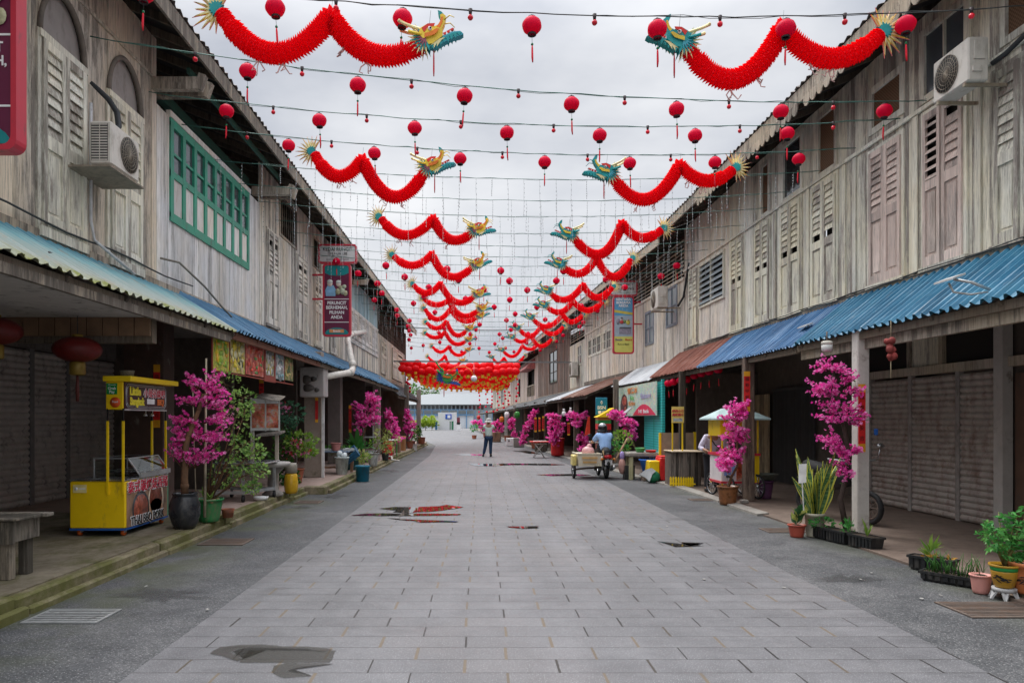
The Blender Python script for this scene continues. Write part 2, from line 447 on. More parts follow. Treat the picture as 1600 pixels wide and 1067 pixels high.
# ---------------------------------------------------------------- puddles lying in the dips of the paving
def wetmat(name, c, rough, hi, lo=.0, rng=(.05,.75)):
    a = NT(name); w = a.n('ShaderNodeAttribute', {'attribute_name': 'wet'}).outputs['Fac']
    n = a.noise(a.coord((1,2.5,1)), 5, 6, .7)
    q = a.ma('ADD', w, a.ma('MULTIPLY', a.ma('SUBTRACT', n, .5), 1.1))
    al = a.mr(q, rng[0], rng[1], lo, hi)
    a.out(a.mix(n, c, tuple(x*1.8 for x in c)), rough, 0, .6); tr = a.n('ShaderNodeBsdfTransparent'); m = a.n('ShaderNodeMixShader', None, i0=al)
    a.nt.links.new(tr.outputs[0], m.inputs[1]); a.nt.links.new(a.b.outputs[0], m.inputs[2]); a.nt.links.new(m.outputs[0], a.nt.nodes['Material Output'].inputs[0]); return a.mat
M_fringe = wetmat('damp_fringe', (.045,.043,.043), .35, .72)
def softsheet(name, outl, z, mat, grow=1.0, inner=.7, flat=1.0):
    """sheet with vertex value wet = 0 on its outline, 1 inside"""
    c = sum(outl, V((0,0,0)))/len(outl)
    def sc_(p, k, add): d = p-c; return V((c.x+d.x*k+(d.x/max(.01,abs(d.x)))*add*.6, c.y+d.y*k+(d.y/max(.01,abs(d.y)))*add, z))
    o = [sc_(p, 1, grow) for p in outl]; i = [sc_(p, inner, 0) for p in outl]; n = len(o); mb = MB()
    mb.add(o+i+[V((c.x,c.y,z))], [(k,(k+1)%n,n+(k+1)%n,n+k) for k in range(n)]+[(n+k,n+(k+1)%n,2*n) for k in range(n)], 0, .5)
    ob = mb.build(name, mat); at = ob.data.attributes.new('wet','FLOAT','POINT'); at.data.foreach_set('value', [0.0]*n+[1.0]*(n+1)); return tag(ob, kind='structure')
def puddle(pts, name='puddle'):
    """closed outline in photo pixels, traced on the ground; damp stone shows round it"""
    mb = MB(); ps = [G(x, y, .008) for x, y in pts]
    softsheet('damp_patch', [G(x, y, .004) for x, y in pts], .004, M_fringe, .05, .9)
    mb.add(ps, [tuple(range(len(ps)))])
    return tag(mb.build(name, M_water), kind='structure')
def wob(pts, k=3):
    out = []
    for i in range(len(pts)):
        a, b = pts[i], pts[(i+1) % len(pts)]
        for j in range(k):
            t = j/k
            out.append((a[0]+(b[0]-a[0])*t+R.uniform(-1.4,1.4)*(j>0), a[1]+(b[1]-a[1])*t+R.uniform(-.14,.14)*(j>0)))
    return out
puddle(wob([(592,794),(618,791.5),(646,792),(690,790.2),(697,788.2),(706,789.5),(724,791.8),(712,794),(690,797),(668,799),(648,799.6),(640,801.2),(614,799.5),(622,797)]))
puddle(wob([(548,804.8),(572,802),(600,801.5),(640,801.9),(690,802),(720,802.6),(718,804),(690,804.8),(640,805.4),(596,805.5)]))
puddle(wob([(604,808.5),(628,810.5),(650,811.5),(700,813.2),(717,814.2),(712,815.4),(690,815),(654,815.6),(650,813.4),(628,812)]))
puddle(wob([(792,822.2),(840,821.6),(841,824.4),(816,825.2),(803,824)]))
puddle(wob([(731,723.6),(760,724.4),(800,723.8),(850,724),(884,725.6),(868,726.6),(800,726.2),(770,727.8),(742,727.6)]))
puddle(wob([(836,741.2),(862,740.4),(890,740.2),(925,741.5),(905,743),(860,743.2)]))
puddle(wob([(706,709.8),(728,709.2),(756,709.8),(752,711.2),(722,711)]))
puddle(wob([(800,704.2),(818,703.6),(832,705.2),(846,709.2),(828,708.6),(814,705.8)]))
puddle(wob([(1028,845),(1056,850.6),(1100,848),(1064,846.8),(1096,852),(1056,853.6)],2))
# damp stains on slabs and asphalt
M_damp = wetmat('damp_stone', (.040,.037,.030), .30, .52, 0, (.30,.42))
for pts in ([(388,1016.5),(524,1016.5),(516,1033.5),(374,1033.5)], [(330,1018),(342,1011),(372,1008),(410,1006.5),(440,1010),(468,1010),(502,1012),(520,1015),(500,1016),(470,1013.5),(430,1013),(390,1012.5),(366,1016),(384,1027),(372,1032),(352,1024)],
            [(428,1041),(446,1036),(520,1037),(476,1041),(452,1046),(486,1054),(446,1057),(430,1050)]):
    softsheet('damp_patch', [G(x, y, .004+.0007*len(pts)/8) for x, y in wob(pts, 3)], .004+.0007*len(pts)/8, M_damp, .03, .9)
M_stain = wetmat('asphalt_damp', (.04,.041,.041), .5, .45)
for (x, y, rx, ry) in ((520,775,34,4),(470,792,26,3),(250,930,90,14),(1250,806,60,5),(1330,905,70,9),(1150,765,30,3),(610,735,22,3)):
    softsheet('damp_patch', [G(x+rx*math.cos(q)*R.uniform(.4,1.3), y+ry*math.sin(q)*R.uniform(.4,1.3)) for q in [2*PI*k/26 for k in range(26)]], .0015, M_stain, 0, .35)

# litter: small pale scraps
mb = MB()
for (x, y) in ((228,916),(632,826),(640,822),(1042,822),(1225,918),(1470,930),(1440,935),(1362,895),(1345,905),(1100,905),(700,766),(566,738),(324,952)):
    p = G(x, y, .006); mb.obox(p+V((0,0,.004)), (R.uniform(.015,.04),R.uniform(.012,.03),.005), Matrix.Rotation(R.random()*3,3,'Z'))
tag(mb.build('litter', plain('scrap_white',(.45,.43,.40),.8,var=.4)), 'small pale paper scraps scattered over slabs and asphalt', 'litter', None, 'stuff')

# ---------------------------------------------------------------- drain grates let into the asphalt
def grate(cx, cy, w, l, n, label, mat, along_x=True):
    t = thing('drain_grate', label, 'drain grate', (cx,cy,.0), 'drain grates along the kerbs')
    f = MB(); b = .025
    f.box((cx-w/2,cy-l/2,-.02),(cx+w/2,cy-l/2+b,.006)); f.box((cx-w/2,cy+l/2-b,-.02),(cx+w/2,cy+l/2,.006))
    f.box((cx-w/2,cy-l/2+b,-.02),(cx-w/2+b,cy+l/2-b,.006)); f.box((cx+w/2-b,cy-l/2+b,-.02),(cx+w/2,cy+l/2-b,.006))
    f.build('grate_frame', mat, t)
    g = MB()
    for i in range(n):
        y = cy-l/2+b+(l-2*b)*(i+.5)/n; hw = (l-2*b)/n*.24
        g.box((cx-w/2+b,y-hw,-.018),(cx+w/2-b,y+hw,.004))
    g.build('grate_bar', mat, t)
    MB().box((cx-w/2,cy-l/2,-.05),(cx+w/2,cy+l/2,-.0035)).build('drain_pit', plain('pit_black',(.006,.006,.005),.9), t)
grate(-3.42,6.0,.62,.42,7,'steel drain grate beside the mossy kerb nearest the wooden table', M_steel)
grate(-3.42,9.62,.6,.5,8,'rusty drain grate in the asphalt by the big black jar', M_iron)
grate(-3.42,14.2,.5,.5,8,'small rusty drain grate where the left kerb steps outward', M_iron)
grate(4.5,6.2,.85,.5,10,'wide rusty drain grate in the road by the painted flower pots', M_iron)
grate(4.45,10.6,.55,.4,8,'rusty drain grate under the red pot by the snake plant', M_iron)
grate(4.55,14.6,.6,.35,8,'dark drain grate in the road near the pink food cart', M_iron)
# ================================================================ facades
class Fr:
    """wall line X = a + b*Y ; side = +1 the street lies towards +X (left row), -1 towards -X (right row)"""
    def __init__(s, a, b, side): s.a, s.b, s.side = a, b, side; s.n = V((side, -side*b, 0)).normalized()
    def x(s, y): return s.a+s.b*y
    def p(s, y, z, off=0.0): return V((s.a+s.b*y, y, z))+s.n*off
    def px(s, x, y):    # photo pixel -> (Y, Z) on the wall plane
        d = s.a*F/((x-CX)-s.b*F)
        return d, H+(CY-y)*d/F
def fbox(mb, fr, s0, s1, z0, z1, o0, o1, m=0, t=None):
    return mb.hexa([fr.p(s0,z0,o0),fr.p(s1,z0,o0),fr.p(s1,z0,o1),fr.p(s0,z0,o1),fr.p(s0,z1,o0),fr.p(s1,z1,o0),fr.p(s1,z1,o1),fr.p(s0,z1,o1)], m, t)
def planks(mb, fr, s0, s1, z0, z1, w, holes=(), dep=.022, jit=.012, m=0, ragged=.0):
    s = s0
    cuts = sorted({h[0] for h in holes}|{h[1] for h in holes})
    while s < s1-1e-4:
        e = min(s+w*R.uniform(.8,1.2), s1)
        for c in cuts:
            if s+1e-4 < c < e+.02: e = c; break
        iv = [(z0-R.random()*ragged, z1)]
        for (a, b, c, d) in holes:
            if a < (s+e)/2 < b:
                nv = []
                for (p, q) in iv:
                    if d <= p or c >= q: nv.append((p, q)); continue
                    if c > p: nv.append((p, c))
                    if d < q: nv.append((d, q))
                iv = nv
        j = R.uniform(0, jit); t = R.random()
        for (p, q) in iv:
            fbox(mb, fr, s+.002, e-.002, p, q, -dep, j, m, t)
        s = e
def leaf(parent, fr, s0, s1, z0, z1, mat, zs=None, off=.02, th=.035, open_=0, miss=(), label=None, panel=None, nl=None):
    """one shutter leaf: stiles, rails, louvres above zs, raised panel below"""
    mb = MB(); st = min(.075, (s1-s0)*.17)
    zs = zs if zs is not None else z0+(z1-z0)*.52
    fbox(mb,fr,s0+.004,s0+st,z0,z1,off,off+th); fbox(mb,fr,s1-st,s1-.004,z0,z1,off,off+th)
    for a, b in ((z0,z0+.13),(zs-.07,zs+.07),(z1-.09,z1)): fbox(mb,fr,s0+st,s1-st,a,b,off+.001,off+th-.001)
    a, b = zs+.07, z1-.09; n = nl or max(6, int((b-a)/.105)); hgt = (b-a)/n
    for i in range(n):
        if i in miss: continue
        z = a+hgt*i; til = .032
        if open_: til = .045
        h = hgt*(.55 if open_ else 1.12)
        mb.hexa([fr.p(s0+st,z,off+til-.012),fr.p(s1-st,z,off+til-.012),fr.p(s1-st,z,off+til),fr.p(s0+st,z,off+til),
                 fr.p(s0+st,z+h,off-.012),fr.p(s1-st,z+h,off-.012),fr.p(s1-st,z+h,off),fr.p(s0+st,z+h,off)])
    fbox(mb,fr,s0+st,s1-st,z0+.13,zs-.07,off,off+.010)
    e = .045
    if s1-s0-2*st > 3*e: fbox(mb,fr,s0+st+e,s1-st-e,z0+.13+e,zs-.07-e,off+.010,off+.019)
    fbox(mb,fr,s0+st,s1-st,z0+.1,z1-.05,-.05,-.045,1)  # dark board added behind the louvres so their gaps show no light
    o = mb.build('shutter', [mat, M_dark], parent)
    if label: o['label'] = label
    return o
def shutters(parent, fr, s0, s1, z0, z1, mat, zs=None, **kw):
    m = (s0+s1)/2
    leaf(parent,fr,s0,m,z0,z1,mat,zs,**kw); leaf(parent,fr,m,s1,z0,z1,mat,zs,**kw)
def architrave(parent, fr, s0, s1, z0, z1, mat, w=.07, o1=.03, sill=True):
    mb = MB()
    fbox(mb,fr,s0-w,s0,z0,z1+w,-.02,o1); fbox(mb,fr,s1,s1+w,z0,z1+w,-.02,o1); fbox(mb,fr,s0,s1,z1,z1+w,-.02,o1-.002)
    if sill: fbox(mb,fr,s0-w-.02,s1+w+.02,z0-.06,z0,-.02,o1+.03)
    return mb.build('window_frame', mat, parent)
def window(parent, fr, s0, s1, z0, z1, fmat, gmat, nx=1, nz_=1, w=.05, bar=.03, label=None, o=.012):
    f = MB()
    fbox(f,fr,s0-.03,s0+w,z0-.03,z1+.03,-.03,o+.02); fbox(f,fr,s1-w,s1+.03,z0-.03,z1+.03,-.03,o+.02)
    fbox(f,fr,s0+w,s1-w,z1-w,z1+.03,-.03,o+.018); fbox(f,fr,s0+w,s1-w,z0-.03,z0+w,-.03,o+.018)
    for i in range(1, nx):
        s = s0+(s1-s0)*i/nx; fbox(f,fr,s-bar/2,s+bar/2,z0+w,z1-w,-.022,o+.012)
    for i in range(1, nz_):
        z = z0+(z1-z0)*i/nz_; fbox(f,fr,s0+w,s1-w,z-bar/2,z+bar/2,-.02,o+.01)
    fo = f.build('window', fmat, parent)
    if label: fo['label'] = label
    g = MB(); fbox(g,fr,s0+w*.5,s1-w*.5,z0+w*.5,z1-w*.5,-.016,-.008); g.build('pane', gmat, fo)
    return fo
def corrug(name, parent, A, B, C, D, pitch, amp, mat, seg=6, trap=False, th=.006, label=None):
    """corrugated sheet with top edge A-B and bottom edge C-D (A above C)"""
    A,B,C,D = V(A),V(B),V(C),V(D); L = (B-A).length; n = max(seg, int(L/pitch*seg))
    nrm = (B-A).cross(C-A).normalized()
    if nrm.z < 0: nrm = -nrm
    rows = [0,.33,.66,1.0]; vs = []
    prof = [0,.0,.35,1,1,.35] if trap else None
    for k, r in enumerate(rows):
        for i in range(n+1):
            u = i/n
            h = amp*(math.sin(2*PI*i/seg) if prof is None else prof[i % 6]*2-.7)
            sag = R.uniform(-.004,.004)
            vs.append(A.lerp(B,u).lerp(C.lerp(D,u), r)+nrm*(h+sag)+(C-A).normalized()*(R.uniform(-.012,.012) if k == 3 else 0))
    m = n+1; o = len(vs); vs += [v-nrm*th for v in vs]; fs = []
    for k in range(len(rows)-1):
        for i in range(n):
            fs.append((k*m+i,k*m+i+1,(k+1)*m+i+1,(k+1)*m+i)); fs.append((o+k*m+i,o+(k+1)*m+i,o+(k+1)*m+i+1,o+k*m+i+1))
    k = len(rows)-1
    for i in range(n):
        fs.append((k*m+i,k*m+i+1,o+k*m+i+1,o+k*m+i)); fs.append((i+1,i,o+i,o+i+1))
    for e in (0, n):
        for k in range(len(rows)-1):
            q = (k*m+e,(k+1)*m+e,o+(k+1)*m+e,o+k*m+e); fs.append(q if e == 0 else q[::-1])
    mb = MB(); mb.add(vs, fs, 0, .5, False)
    ob = mb.build(name, mat, parent)
    if label: ob['label'] = label
    return ob
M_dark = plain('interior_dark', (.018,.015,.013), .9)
M_beam = wood('old_beam', (.30,.265,.22), (.10,.085,.07), .02)
M_beamd = wood('dark_beam', (.10,.082,.065), (.035,.028,.022), .0)
M_roof = sheet('old_roof_sheet', [(.10,.085,.075),(.17,.15,.135),(.25,.23,.21)], .25, rough=.8)
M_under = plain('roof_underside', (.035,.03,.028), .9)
def glass(name, col, rough=.08):
    a = NT(name); n = a.noise(a.coord(), 1.5, 3)
    return a.out(a.mix(n, col, tuple(x*1.7+.01 for x in col)), rough, 0, .7)
M_glass = glass('dusty_glass', (.05,.058,.066), .12)
M_glassd = glass('dark_glass', (.02,.022,.025), .06)
M_glassf = glass('frosted_pane', (.23,.26,.27), .35)
def mk_mesh(name, c0, c1, sc_=34):
    a = NT(name)
    v = a.n('ShaderNodeTexChecker', None, Vector=a.coord(), Scale=sc_).outputs[1]
    return a.out(a.mix(v, c0, c1), .8, 0, .2)
M_screen = mk_mesh('brown_screen', (.11,.062,.035), (.17,.10,.06), 40)
# boards of the different houses
W_L1 = wood('brown_weathered_boards', (.46,.42,.365), (.16,.142,.12), .05, grime=(.12,.105,.075))
W_L1s = wood('pale_weathered_shutter', (.53,.49,.43), (.20,.178,.15), .05)
W_L2 = wood('pale_peeling_boards', (.60,.58,.54), (.26,.25,.235), .12)
W_L3 = wood('grey_weathered_boards', (.50,.475,.435), (.18,.165,.148), .05)
W_L4 = wood('light_blue_boards', (.30,.43,.48), (.15,.24,.28), .08)
W_L5 = wood('greyish_boards', (.42,.385,.335), (.15,.135,.115), .05)
W_cream = wood('cream_shutter_paint', (.62,.58,.44), (.36,.32,.24), .12)
W_green = plain('green_window_paint', (.035,.30,.19), .45, var=.18, dirt=.15)
W_panel = wood('cream_panel', (.66,.60,.52), (.40,.34,.29), .15)
W_R1 = wood('bleached_grey_boards', (.54,.49,.425), (.20,.175,.155), .04)
W_R1w = wood('whitewashed_boards', (.54,.50,.44), (.25,.22,.19), .10)
W_R1p = wood('faded_pink_shutter', (.53,.415,.365), (.23,.195,.175), .05, warm=(.66,.53,.46))
W_R1c = wood('faded_cream_shutter', (.54,.49,.41), (.23,.20,.175), .05)
W_R2 = wood('grey_beige_boards', (.50,.465,.42), (.22,.195,.17), .08)
W_R3 = wood('dark_brown_boards', (.20,.16,.135), (.075,.06,.05), .02, warm=(.20,.12,.085))
W_R4 = wood('pinkish_grey_boards', (.40,.33,.30), (.18,.15,.135), .04)
M_shut = plain('roller_shutter_metal', (.42,.37,.33), .5, .1, .2, dirt=.4, dcol=(.17,.09,.055))
M_shutd = plain('dark_roller_shutter_metal', (.46,.415,.385), .5, .1, .2, dirt=.2)

def roller(parent, fr, s0, s1, z0, z1, off, mat, pitch=.105, amp=.034):
    """roll-down shutter of curved slats"""
    mb = MB(); n = int((z1-z0)/pitch); vs = []
    for i in range(n*4+1):
        z = z0+(z1-z0)*i/(n*4); o = off+amp*(0,.75,1,.75)[i % 4]
        vs += [fr.p(s0,z,o), fr.p(s1,z,o)]
    fs = [(2*i,2*i+1,2*i+3,2*i+2) for i in range(n*4)]
    if fr.side > 0: pass
    mb.add(vs, fs, 0, .5); return mb.build('roller_shutter', mat, parent)
def house(label, fr, s0, s1, wmat, zb, zt, holes, plank=.14, eave_off=.75, eave_z=7.0, back=-3.1, foot=.17, awn=None,
          extra_planks=None, brackets=True, ends=(False,False), roofz=None, fascia=True):
    """two-storey timber shophouse: overhanging boarded upper floor on beams, covered walkway below, corrugated roof"""
    t = thing('shophouse', label, 'shophouse', fr.p(s0,0,0), 'timber shophouses along the street')
    mb = MB(); planks(mb, fr, s0, s1, zb, zt, plank, holes, ragged=.03); mb.build('upper_wall', wmat, t)
    sl = .42
    ov = eave_off
    rz = eave_z
    rt = rz+ (ov+4.2)*sl
    # roof: two slopes
    rp = fr.p
    corrug('roof', t, rp(s0-.06,rt,-4.2), rp(s1+.06,rt,-4.2), rp(s0-.06,rz,ov), rp(s1+.06,rz,ov), .2, .022, M_roof, 4)
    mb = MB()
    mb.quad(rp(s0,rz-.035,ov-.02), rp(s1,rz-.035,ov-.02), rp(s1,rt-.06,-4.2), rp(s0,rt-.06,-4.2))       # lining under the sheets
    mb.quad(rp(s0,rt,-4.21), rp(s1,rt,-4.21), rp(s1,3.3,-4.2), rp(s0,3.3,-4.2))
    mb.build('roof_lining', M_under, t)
    mb = MB(); s = s0+.15
    while s < s1:
        mb.beam(rp(s,rz-.10,ov-.06), rp(s,rt-.55,-3.4), .05, .11); s += .62
    mb.build('rafter', M_beamd, t)
    if fascia:
        mb = MB(); fbox(mb,fr,s0,s1,rz-.26,rz-.03,ov-.055,ov-.02); mb.build('fascia_board', M_beam, t)
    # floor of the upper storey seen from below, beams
    mb = MB(); fbox(mb,fr,s0,s1,zb-.32,zb-.18,back,-.03); mb.build('walkway_ceiling', plain('shaded_ceiling',(.16,.15,.135),.85,dirt=.3), t)  # low base colour stands in for the shade under this ceiling
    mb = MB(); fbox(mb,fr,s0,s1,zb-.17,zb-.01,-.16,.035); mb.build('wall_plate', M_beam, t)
    # rear wall of the covered walkway with the shop opening behind it
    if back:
        mb = MB(); fbox(mb,fr,s0,s1,foot-.05,zb-.32,back-.2,back); mb.build('shop_wall', plain('shaded_wall',(.10,.08,.065),.9,dirt=.4), t)  # shade at the back of the walkway is put into the wall colour
    mb = MB()
    for k, e in enumerate(ends):
        if e:
            s = (s0,s1)[k]; fbox(mb,fr,s-.06,s+.06,.05,zb,-4.2,-.02); fbox(mb,fr,s-.05,s+.05,zb,rz+.2,-4.2,-.03)
            mb.add([rp(s-.05,rz+.2,-.03),rp(s-.05,rt-.1,-4.15),rp(s-.05,rz+.2,-4.15),rp(s+.05,rz+.2,-.03),rp(s+.05,rt-.1,-4.15),rp(s+.05,rz+.2,-4.15)],
                   [(0,1,2),(5,4,3),(0,3,4,1),(1,4,5,2)])
    if mb.v: mb.build('end_wall', W_R3, t)
    if brackets:
        for s in (s0+.12, s1-.12):
            mb = MB()
            mb.beam(rp(s,6.42,-.1), rp(s,6.42,eave_off-.08), .12, .17)
            mb.beam(rp(s,6.34,eave_off-.09), rp(s,6.55,eave_off-.02), .11, .1)
            mb.build('eave_bracket', M_beam, t)
    return t
def awning(t, fr, s0, s1, mat, zt, zb, o0, o1, pitch=.16, amp=.026, label=None, lin=None):
    o = corrug('awning', t, fr.p(s0,zt,o0), fr.p(s1,zt,o0), fr.p(s0,zb,o1), fr.p(s1,zb,o1), pitch, amp, mat, 6, True, label=label)
    mb = MB(); mb.beam(fr.p(s0,zb-.07,o1-.10), fr.p(s1,zb-.07,o1-.10), .06, .10)
    s = s0+.1
    while s < s1:
        mb.beam(fr.p(s,zt-.09,o0), fr.p(s,zb-.055,o1-.05), .05, .07); s += 1.1
    mb.build('awning_frame', M_beamd if lin is None else lin, t)
    return o
def post(t, x, y, z0, z1, w, d, mat, name='post'):
    mb = MB(); mb.bbox((x-w/2,y-d/2,z0),(x+w/2,y+d/2,z1),.012); return mb.build(name, mat, t)
def barred(t, fr, s0, s1, z0, z1, n=7, mat=None, name='barred_window'):
    f = MB(); w = .06
    fbox(f,fr,s0-w,s0,z0-w,z1+w,-.02,.03); fbox(f,fr,s1,s1+w,z0-w,z1+w,-.02,.03); fbox(f,fr,s0,s1,z0-w,z0,-.02,.028); fbox(f,fr,s0,s1,z1,z1+w,-.02,.028)
    for i in range(n):
        s = s0+(s1-s0)*(i+.5)/n; f.cyl(fr.p(s,z0,-.01), fr.p(s,z1,-.01), .008, n=5)
    return f.build(name, mat or M_beam, t)
def slats(t, fr, s0, s1, z0, z1, n, mat, name='slatted_vent', w=.035):
    mb = MB()
    for i in range(n):
        z = z0+(z1-z0)*(i+.5)/n; fbox(mb,fr,s0,s1,z-w/2,z+w/2,-.01,.012)
    k = max(2, int((s1-s0)/.8)+1)
    for i in range(k):
        s = s0+(s1-s0)*i/(k-1); fbox(mb,fr,s-.03,s+.03,z0,z1,-.03,-.011)
    return mb.build(name, mat, t)

# ================================================================ LEFT ROW
FL = Fr(-4.7, 0.0, 1)
zbL = 3.66
A_teal = None
def mk_teal():
    a = NT('faded_teal_awning'); s = a.sep(a.coord())
    # object coordinates start at the foot of the wall: +x runs out to the drip edge; old paint worn to white along it
    f = a.ma('ADD', a.mr(s[0], .0, .98), a.ma('MULTIPLY', a.ma('SUBTRACT', a.noise(a.coord((.5,3,1)), 2.2, 6, .7), .5), .5))
    c = a.ramp(f, [(.12, (.085,.23,.29)), (.36, (.20,.39,.41)), (.56, (.30,.40,.38)), (.86, (.35,.385,.34)), (.975, (.30,.31,.18)), (1, (.22,.24,.045))])
    r = a.noise(a.coord((1.4,1,1)), 1.9, 7, .7)
    c = a.mix(a.mr(r, .56, .68, 0, .55), c, (.42,.31,.20))
    d = a.vor(a.coord((2.2,1.1,1)), 1.2)
    c = a.mix(a.ma('LESS_THAN', d, .045), c, (.04,.04,.04))
    return a.out(c, .5, 0, .35)
A_teal = mk_teal()
A_blue = sheet('blue_awning_sheet', [(.03,.105,.20),(.05,.165,.295),(.10,.25,.38)], .05, rough=.5)
A_blue2 = sheet('deep_blue_awning_sheet', [(.02,.085,.20),(.035,.145,.315),(.07,.21,.39)], .04, rough=.5)
A_cyan = sheet('teal_blue_awning_sheet', [(.014,.095,.18),(.025,.165,.285),(.07,.27,.39)], .05, rough=.45)
A_rust = sheet('rust_red_awning_sheet', [(.15,.045,.03),(.25,.085,.055),(.34,.18,.14)], .3, rough=.75)
A_rust2 = sheet('brown_rusty_awning_sheet', [(.08,.03,.02),(.17,.07,.045),(.36,.26,.21)], .4, rough=.75)
A_white = sheet('whitish_awning_sheet', [(.36,.375,.40),(.48,.50,.52),(.58,.60,.62)], .08, rough=.55)
A_grey = sheet('dark_grey_awning_sheet', [(.012,.014,.018),(.022,.026,.033),(.045,.05,.06)], .05, rough=.6)
A_grey2 = sheet('mid_grey_awning_sheet', [(.045,.045,.048),(.08,.08,.085),(.14,.14,.145)], .2, rough=.7)

# --- L1: brown boards, two tall arched shutters
archs = [(7.60,8.46), (9.01,9.87)]
zsp = 5.78
holes = [(a+.0,b,zbL-.05,zsp+.62) for a, b in archs]
L1 = house('brown weathered shophouse with tall arched shutters above a teal awning edged with moss', FL, 2.0, 10.36, W_L1, zbL, 7.12, holes, .17, eave_z=7.0, ends=(True,False))
for (a, b) in archs:
    # spandrel boards round the arch + transom panel + hood mould
    mb = MB(); n = 16; rx, rz = (b-a)/2, .58; c = (a+b)/2
    arc = [(c-rx*math.cos(PI*i/n), zsp+rz*math.sin(PI*i/n)) for i in range(n+1)]
    for (p, q) in zip(arc[:-1], arc[1:]):
        mb.hexa([FL.p(p[0],p[1],-.02),FL.p(q[0],q[1],-.02),FL.p(q[0],q[1],.008),FL.p(p[0],p[1],.008),
                 FL.p(p[0],zsp+.62,-.02),FL.p(q[0],zsp+.62,-.02),FL.p(q[0],zsp+.62,.008),FL.p(p[0],zsp+.62,.008)],0,.5)
    mb.build('arch_spandrel', W_L1, L1)
    mb = MB(); mb.add([FL.p(s,z,-.03) for s, z in arc], [tuple(range(n+1))]); mb.build('arch_panel', plain('grey_board_panel',(.34,.31,.29),.7,var=.12,dirt=.2,dcol=(.2,.17,.15)), L1)
    mb = MB(); mb.tube([FL.p(s,z,.02) for s, z in arc], .035, 5); mb.build('arch_moulding', plain('mould_wood',(.17,.145,.12),.8,dirt=.3), L1)
    fb = MB(); fbox(fb,FL,a-.05,a+.015,zbL,zsp,-.02,.03); fbox(fb,FL,b-.015,b+.05,zbL,zsp,-.02,.03); fbox(fb,FL,a-.03,b+.03,zsp-.075,zsp,-.02,.05); fbox(fb,FL,a-.03,b+.03,zbL-.07,zbL+.04,-.02,.06)
    fb.build('shutter_frame', W_L1s, L1)
    shutters(L1, FL, a+.015, b-.015, zbL+.045, zsp-.08, W_L1s, zs=4.62, nl=8)
mb = MB(); fbox(mb,FL,2.0,10.36,6.50,6.54,.012,.035); mb.build('ledge', W_L1, L1)
awning(L1, FL, 3.2, 11.0, A_teal, 3.56, 2.98, .02, .95, .17, .017)
post(L1, -3.98, 5.0, .17, 2.9, .16, .16, M_beam); 
# shop front of L1 : roller shutters between steel mullions, patterned frieze, plain soffit
for a, b in ((9.0,12.27),(12.39,13.35),(13.47,15.1)): roller(L1, FL, a, b, .17, 2.82, -3.06, M_shutd)
for s in (12.33,13.41):
    mb = MB(); fbox(mb,FL,s-.06,s+.06,.17,2.85,-3.09,-3.02); mb.build('shutter_mullion', plain('mullion_grey',(.16,.15,.145),.6), L1)
mb = MB(); fbox(mb,FL,2.0,15.1,2.85,3.3,-3.1,-2.98)
mb.build('lintel_wall', plain('lintel_grey',(.17,.15,.14),.85,dirt=.4), L1)
mb = MB()
for i in range(20): mb.box((-7.75+i*.19,8.56,2.64),(-7.572+i*.19,8.60,2.86))
mb.build('frieze_panel', plain('brown_panel',(.20,.12,.07),.75,var=.2), L1)
mb = MB(); mb.box((-7.8,8.60,2.56),(-3.95,8.72,2.9)); mb.build('cross_beam', M_beamd, L1)
mb = MB(); fbox(mb,FL,2.0,8.55,2.86,2.90,-3.0,.78); mb.build('soffit_board', plain('pale_soffit',(.50,.475,.45),.8,var=.1,dirt=.15), L1)
mb = MB(); mb.beam(FL.p(2.2,2.86,.86), FL.p(10.9,2.86,.86), .05, .09); mb.build('eave_batten', M_beam, L1)

# --- L2: pale boards, green casement band
wz0, wz1, wa, wb = 4.69, 6.12, 10.83, 14.38
L2 = house('pale peeling shophouse with a long green casement window and blue awning', FL, 10.36, 15.17, W_L2, zbL, 6.2, [(wa,wb,wz0,wz1)], .13, eave_z=7.0)
f = MB()
for i in range(9):
    s = wa+(wb-wa)*i/8; hw = .055
    fbox(f,FL,s-hw,s+hw,wz0,wz1,-.02,.035)
for z0, z1 in ((wz0-.06,wz0+.07),(wz1-.06,wz1+.06),(5.30,5.40)): fbox(f,FL,wa-.055,wb+.055,z0,z1,-.018,.033)
for i in range(8):
    a = wa+(wb-wa)*i/8+.055; b = wa+(wb-wa)*(i+1)/8-.055
    fbox(f,FL,a,b,5.66,5.70,-.015,.02)
cs = f.build('casement_window', W_green, L2); cs['label'] = 'green casement window of eight leaves'
for i in range(8):
    a = wa+(wb-wa)*i/8+.055; b = wa+(wb-wa)*(i+1)/8-.055
    g = MB(); fbox(g,FL,a,b,5.40,6.06,-.012,-.004); g.build('pane', M_glass, cs)
    g = MB(); fbox(g,FL,a,b,wz0+.07,5.30,-.012,.012); g.build('leaf_panel', W_panel, cs)
mb = MB(); fbox(mb,FL,wa-.1,wb+.1,wz1+.06,wz1+.15,-.02,.05); mb.build('window_head', W_panel, L2)
mb = MB(); mb.beam(FL.p(10.4,6.62,-.25), FL.p(15.1,6.62,-.25), .12, .16); mb.beam(FL.p(10.4,6.7,.45), FL.p(15.1,6.7,.45), .05, .08); mb.build('purlin', plain('green_beam',(.04,.12,.09),.7), L2)
awning(L2, FL, 11.02, 17.0, A_blue, 3.60, 3.0, .02, .95, .16, lin=plain('rusty_batten',(.16,.07,.045),.8))

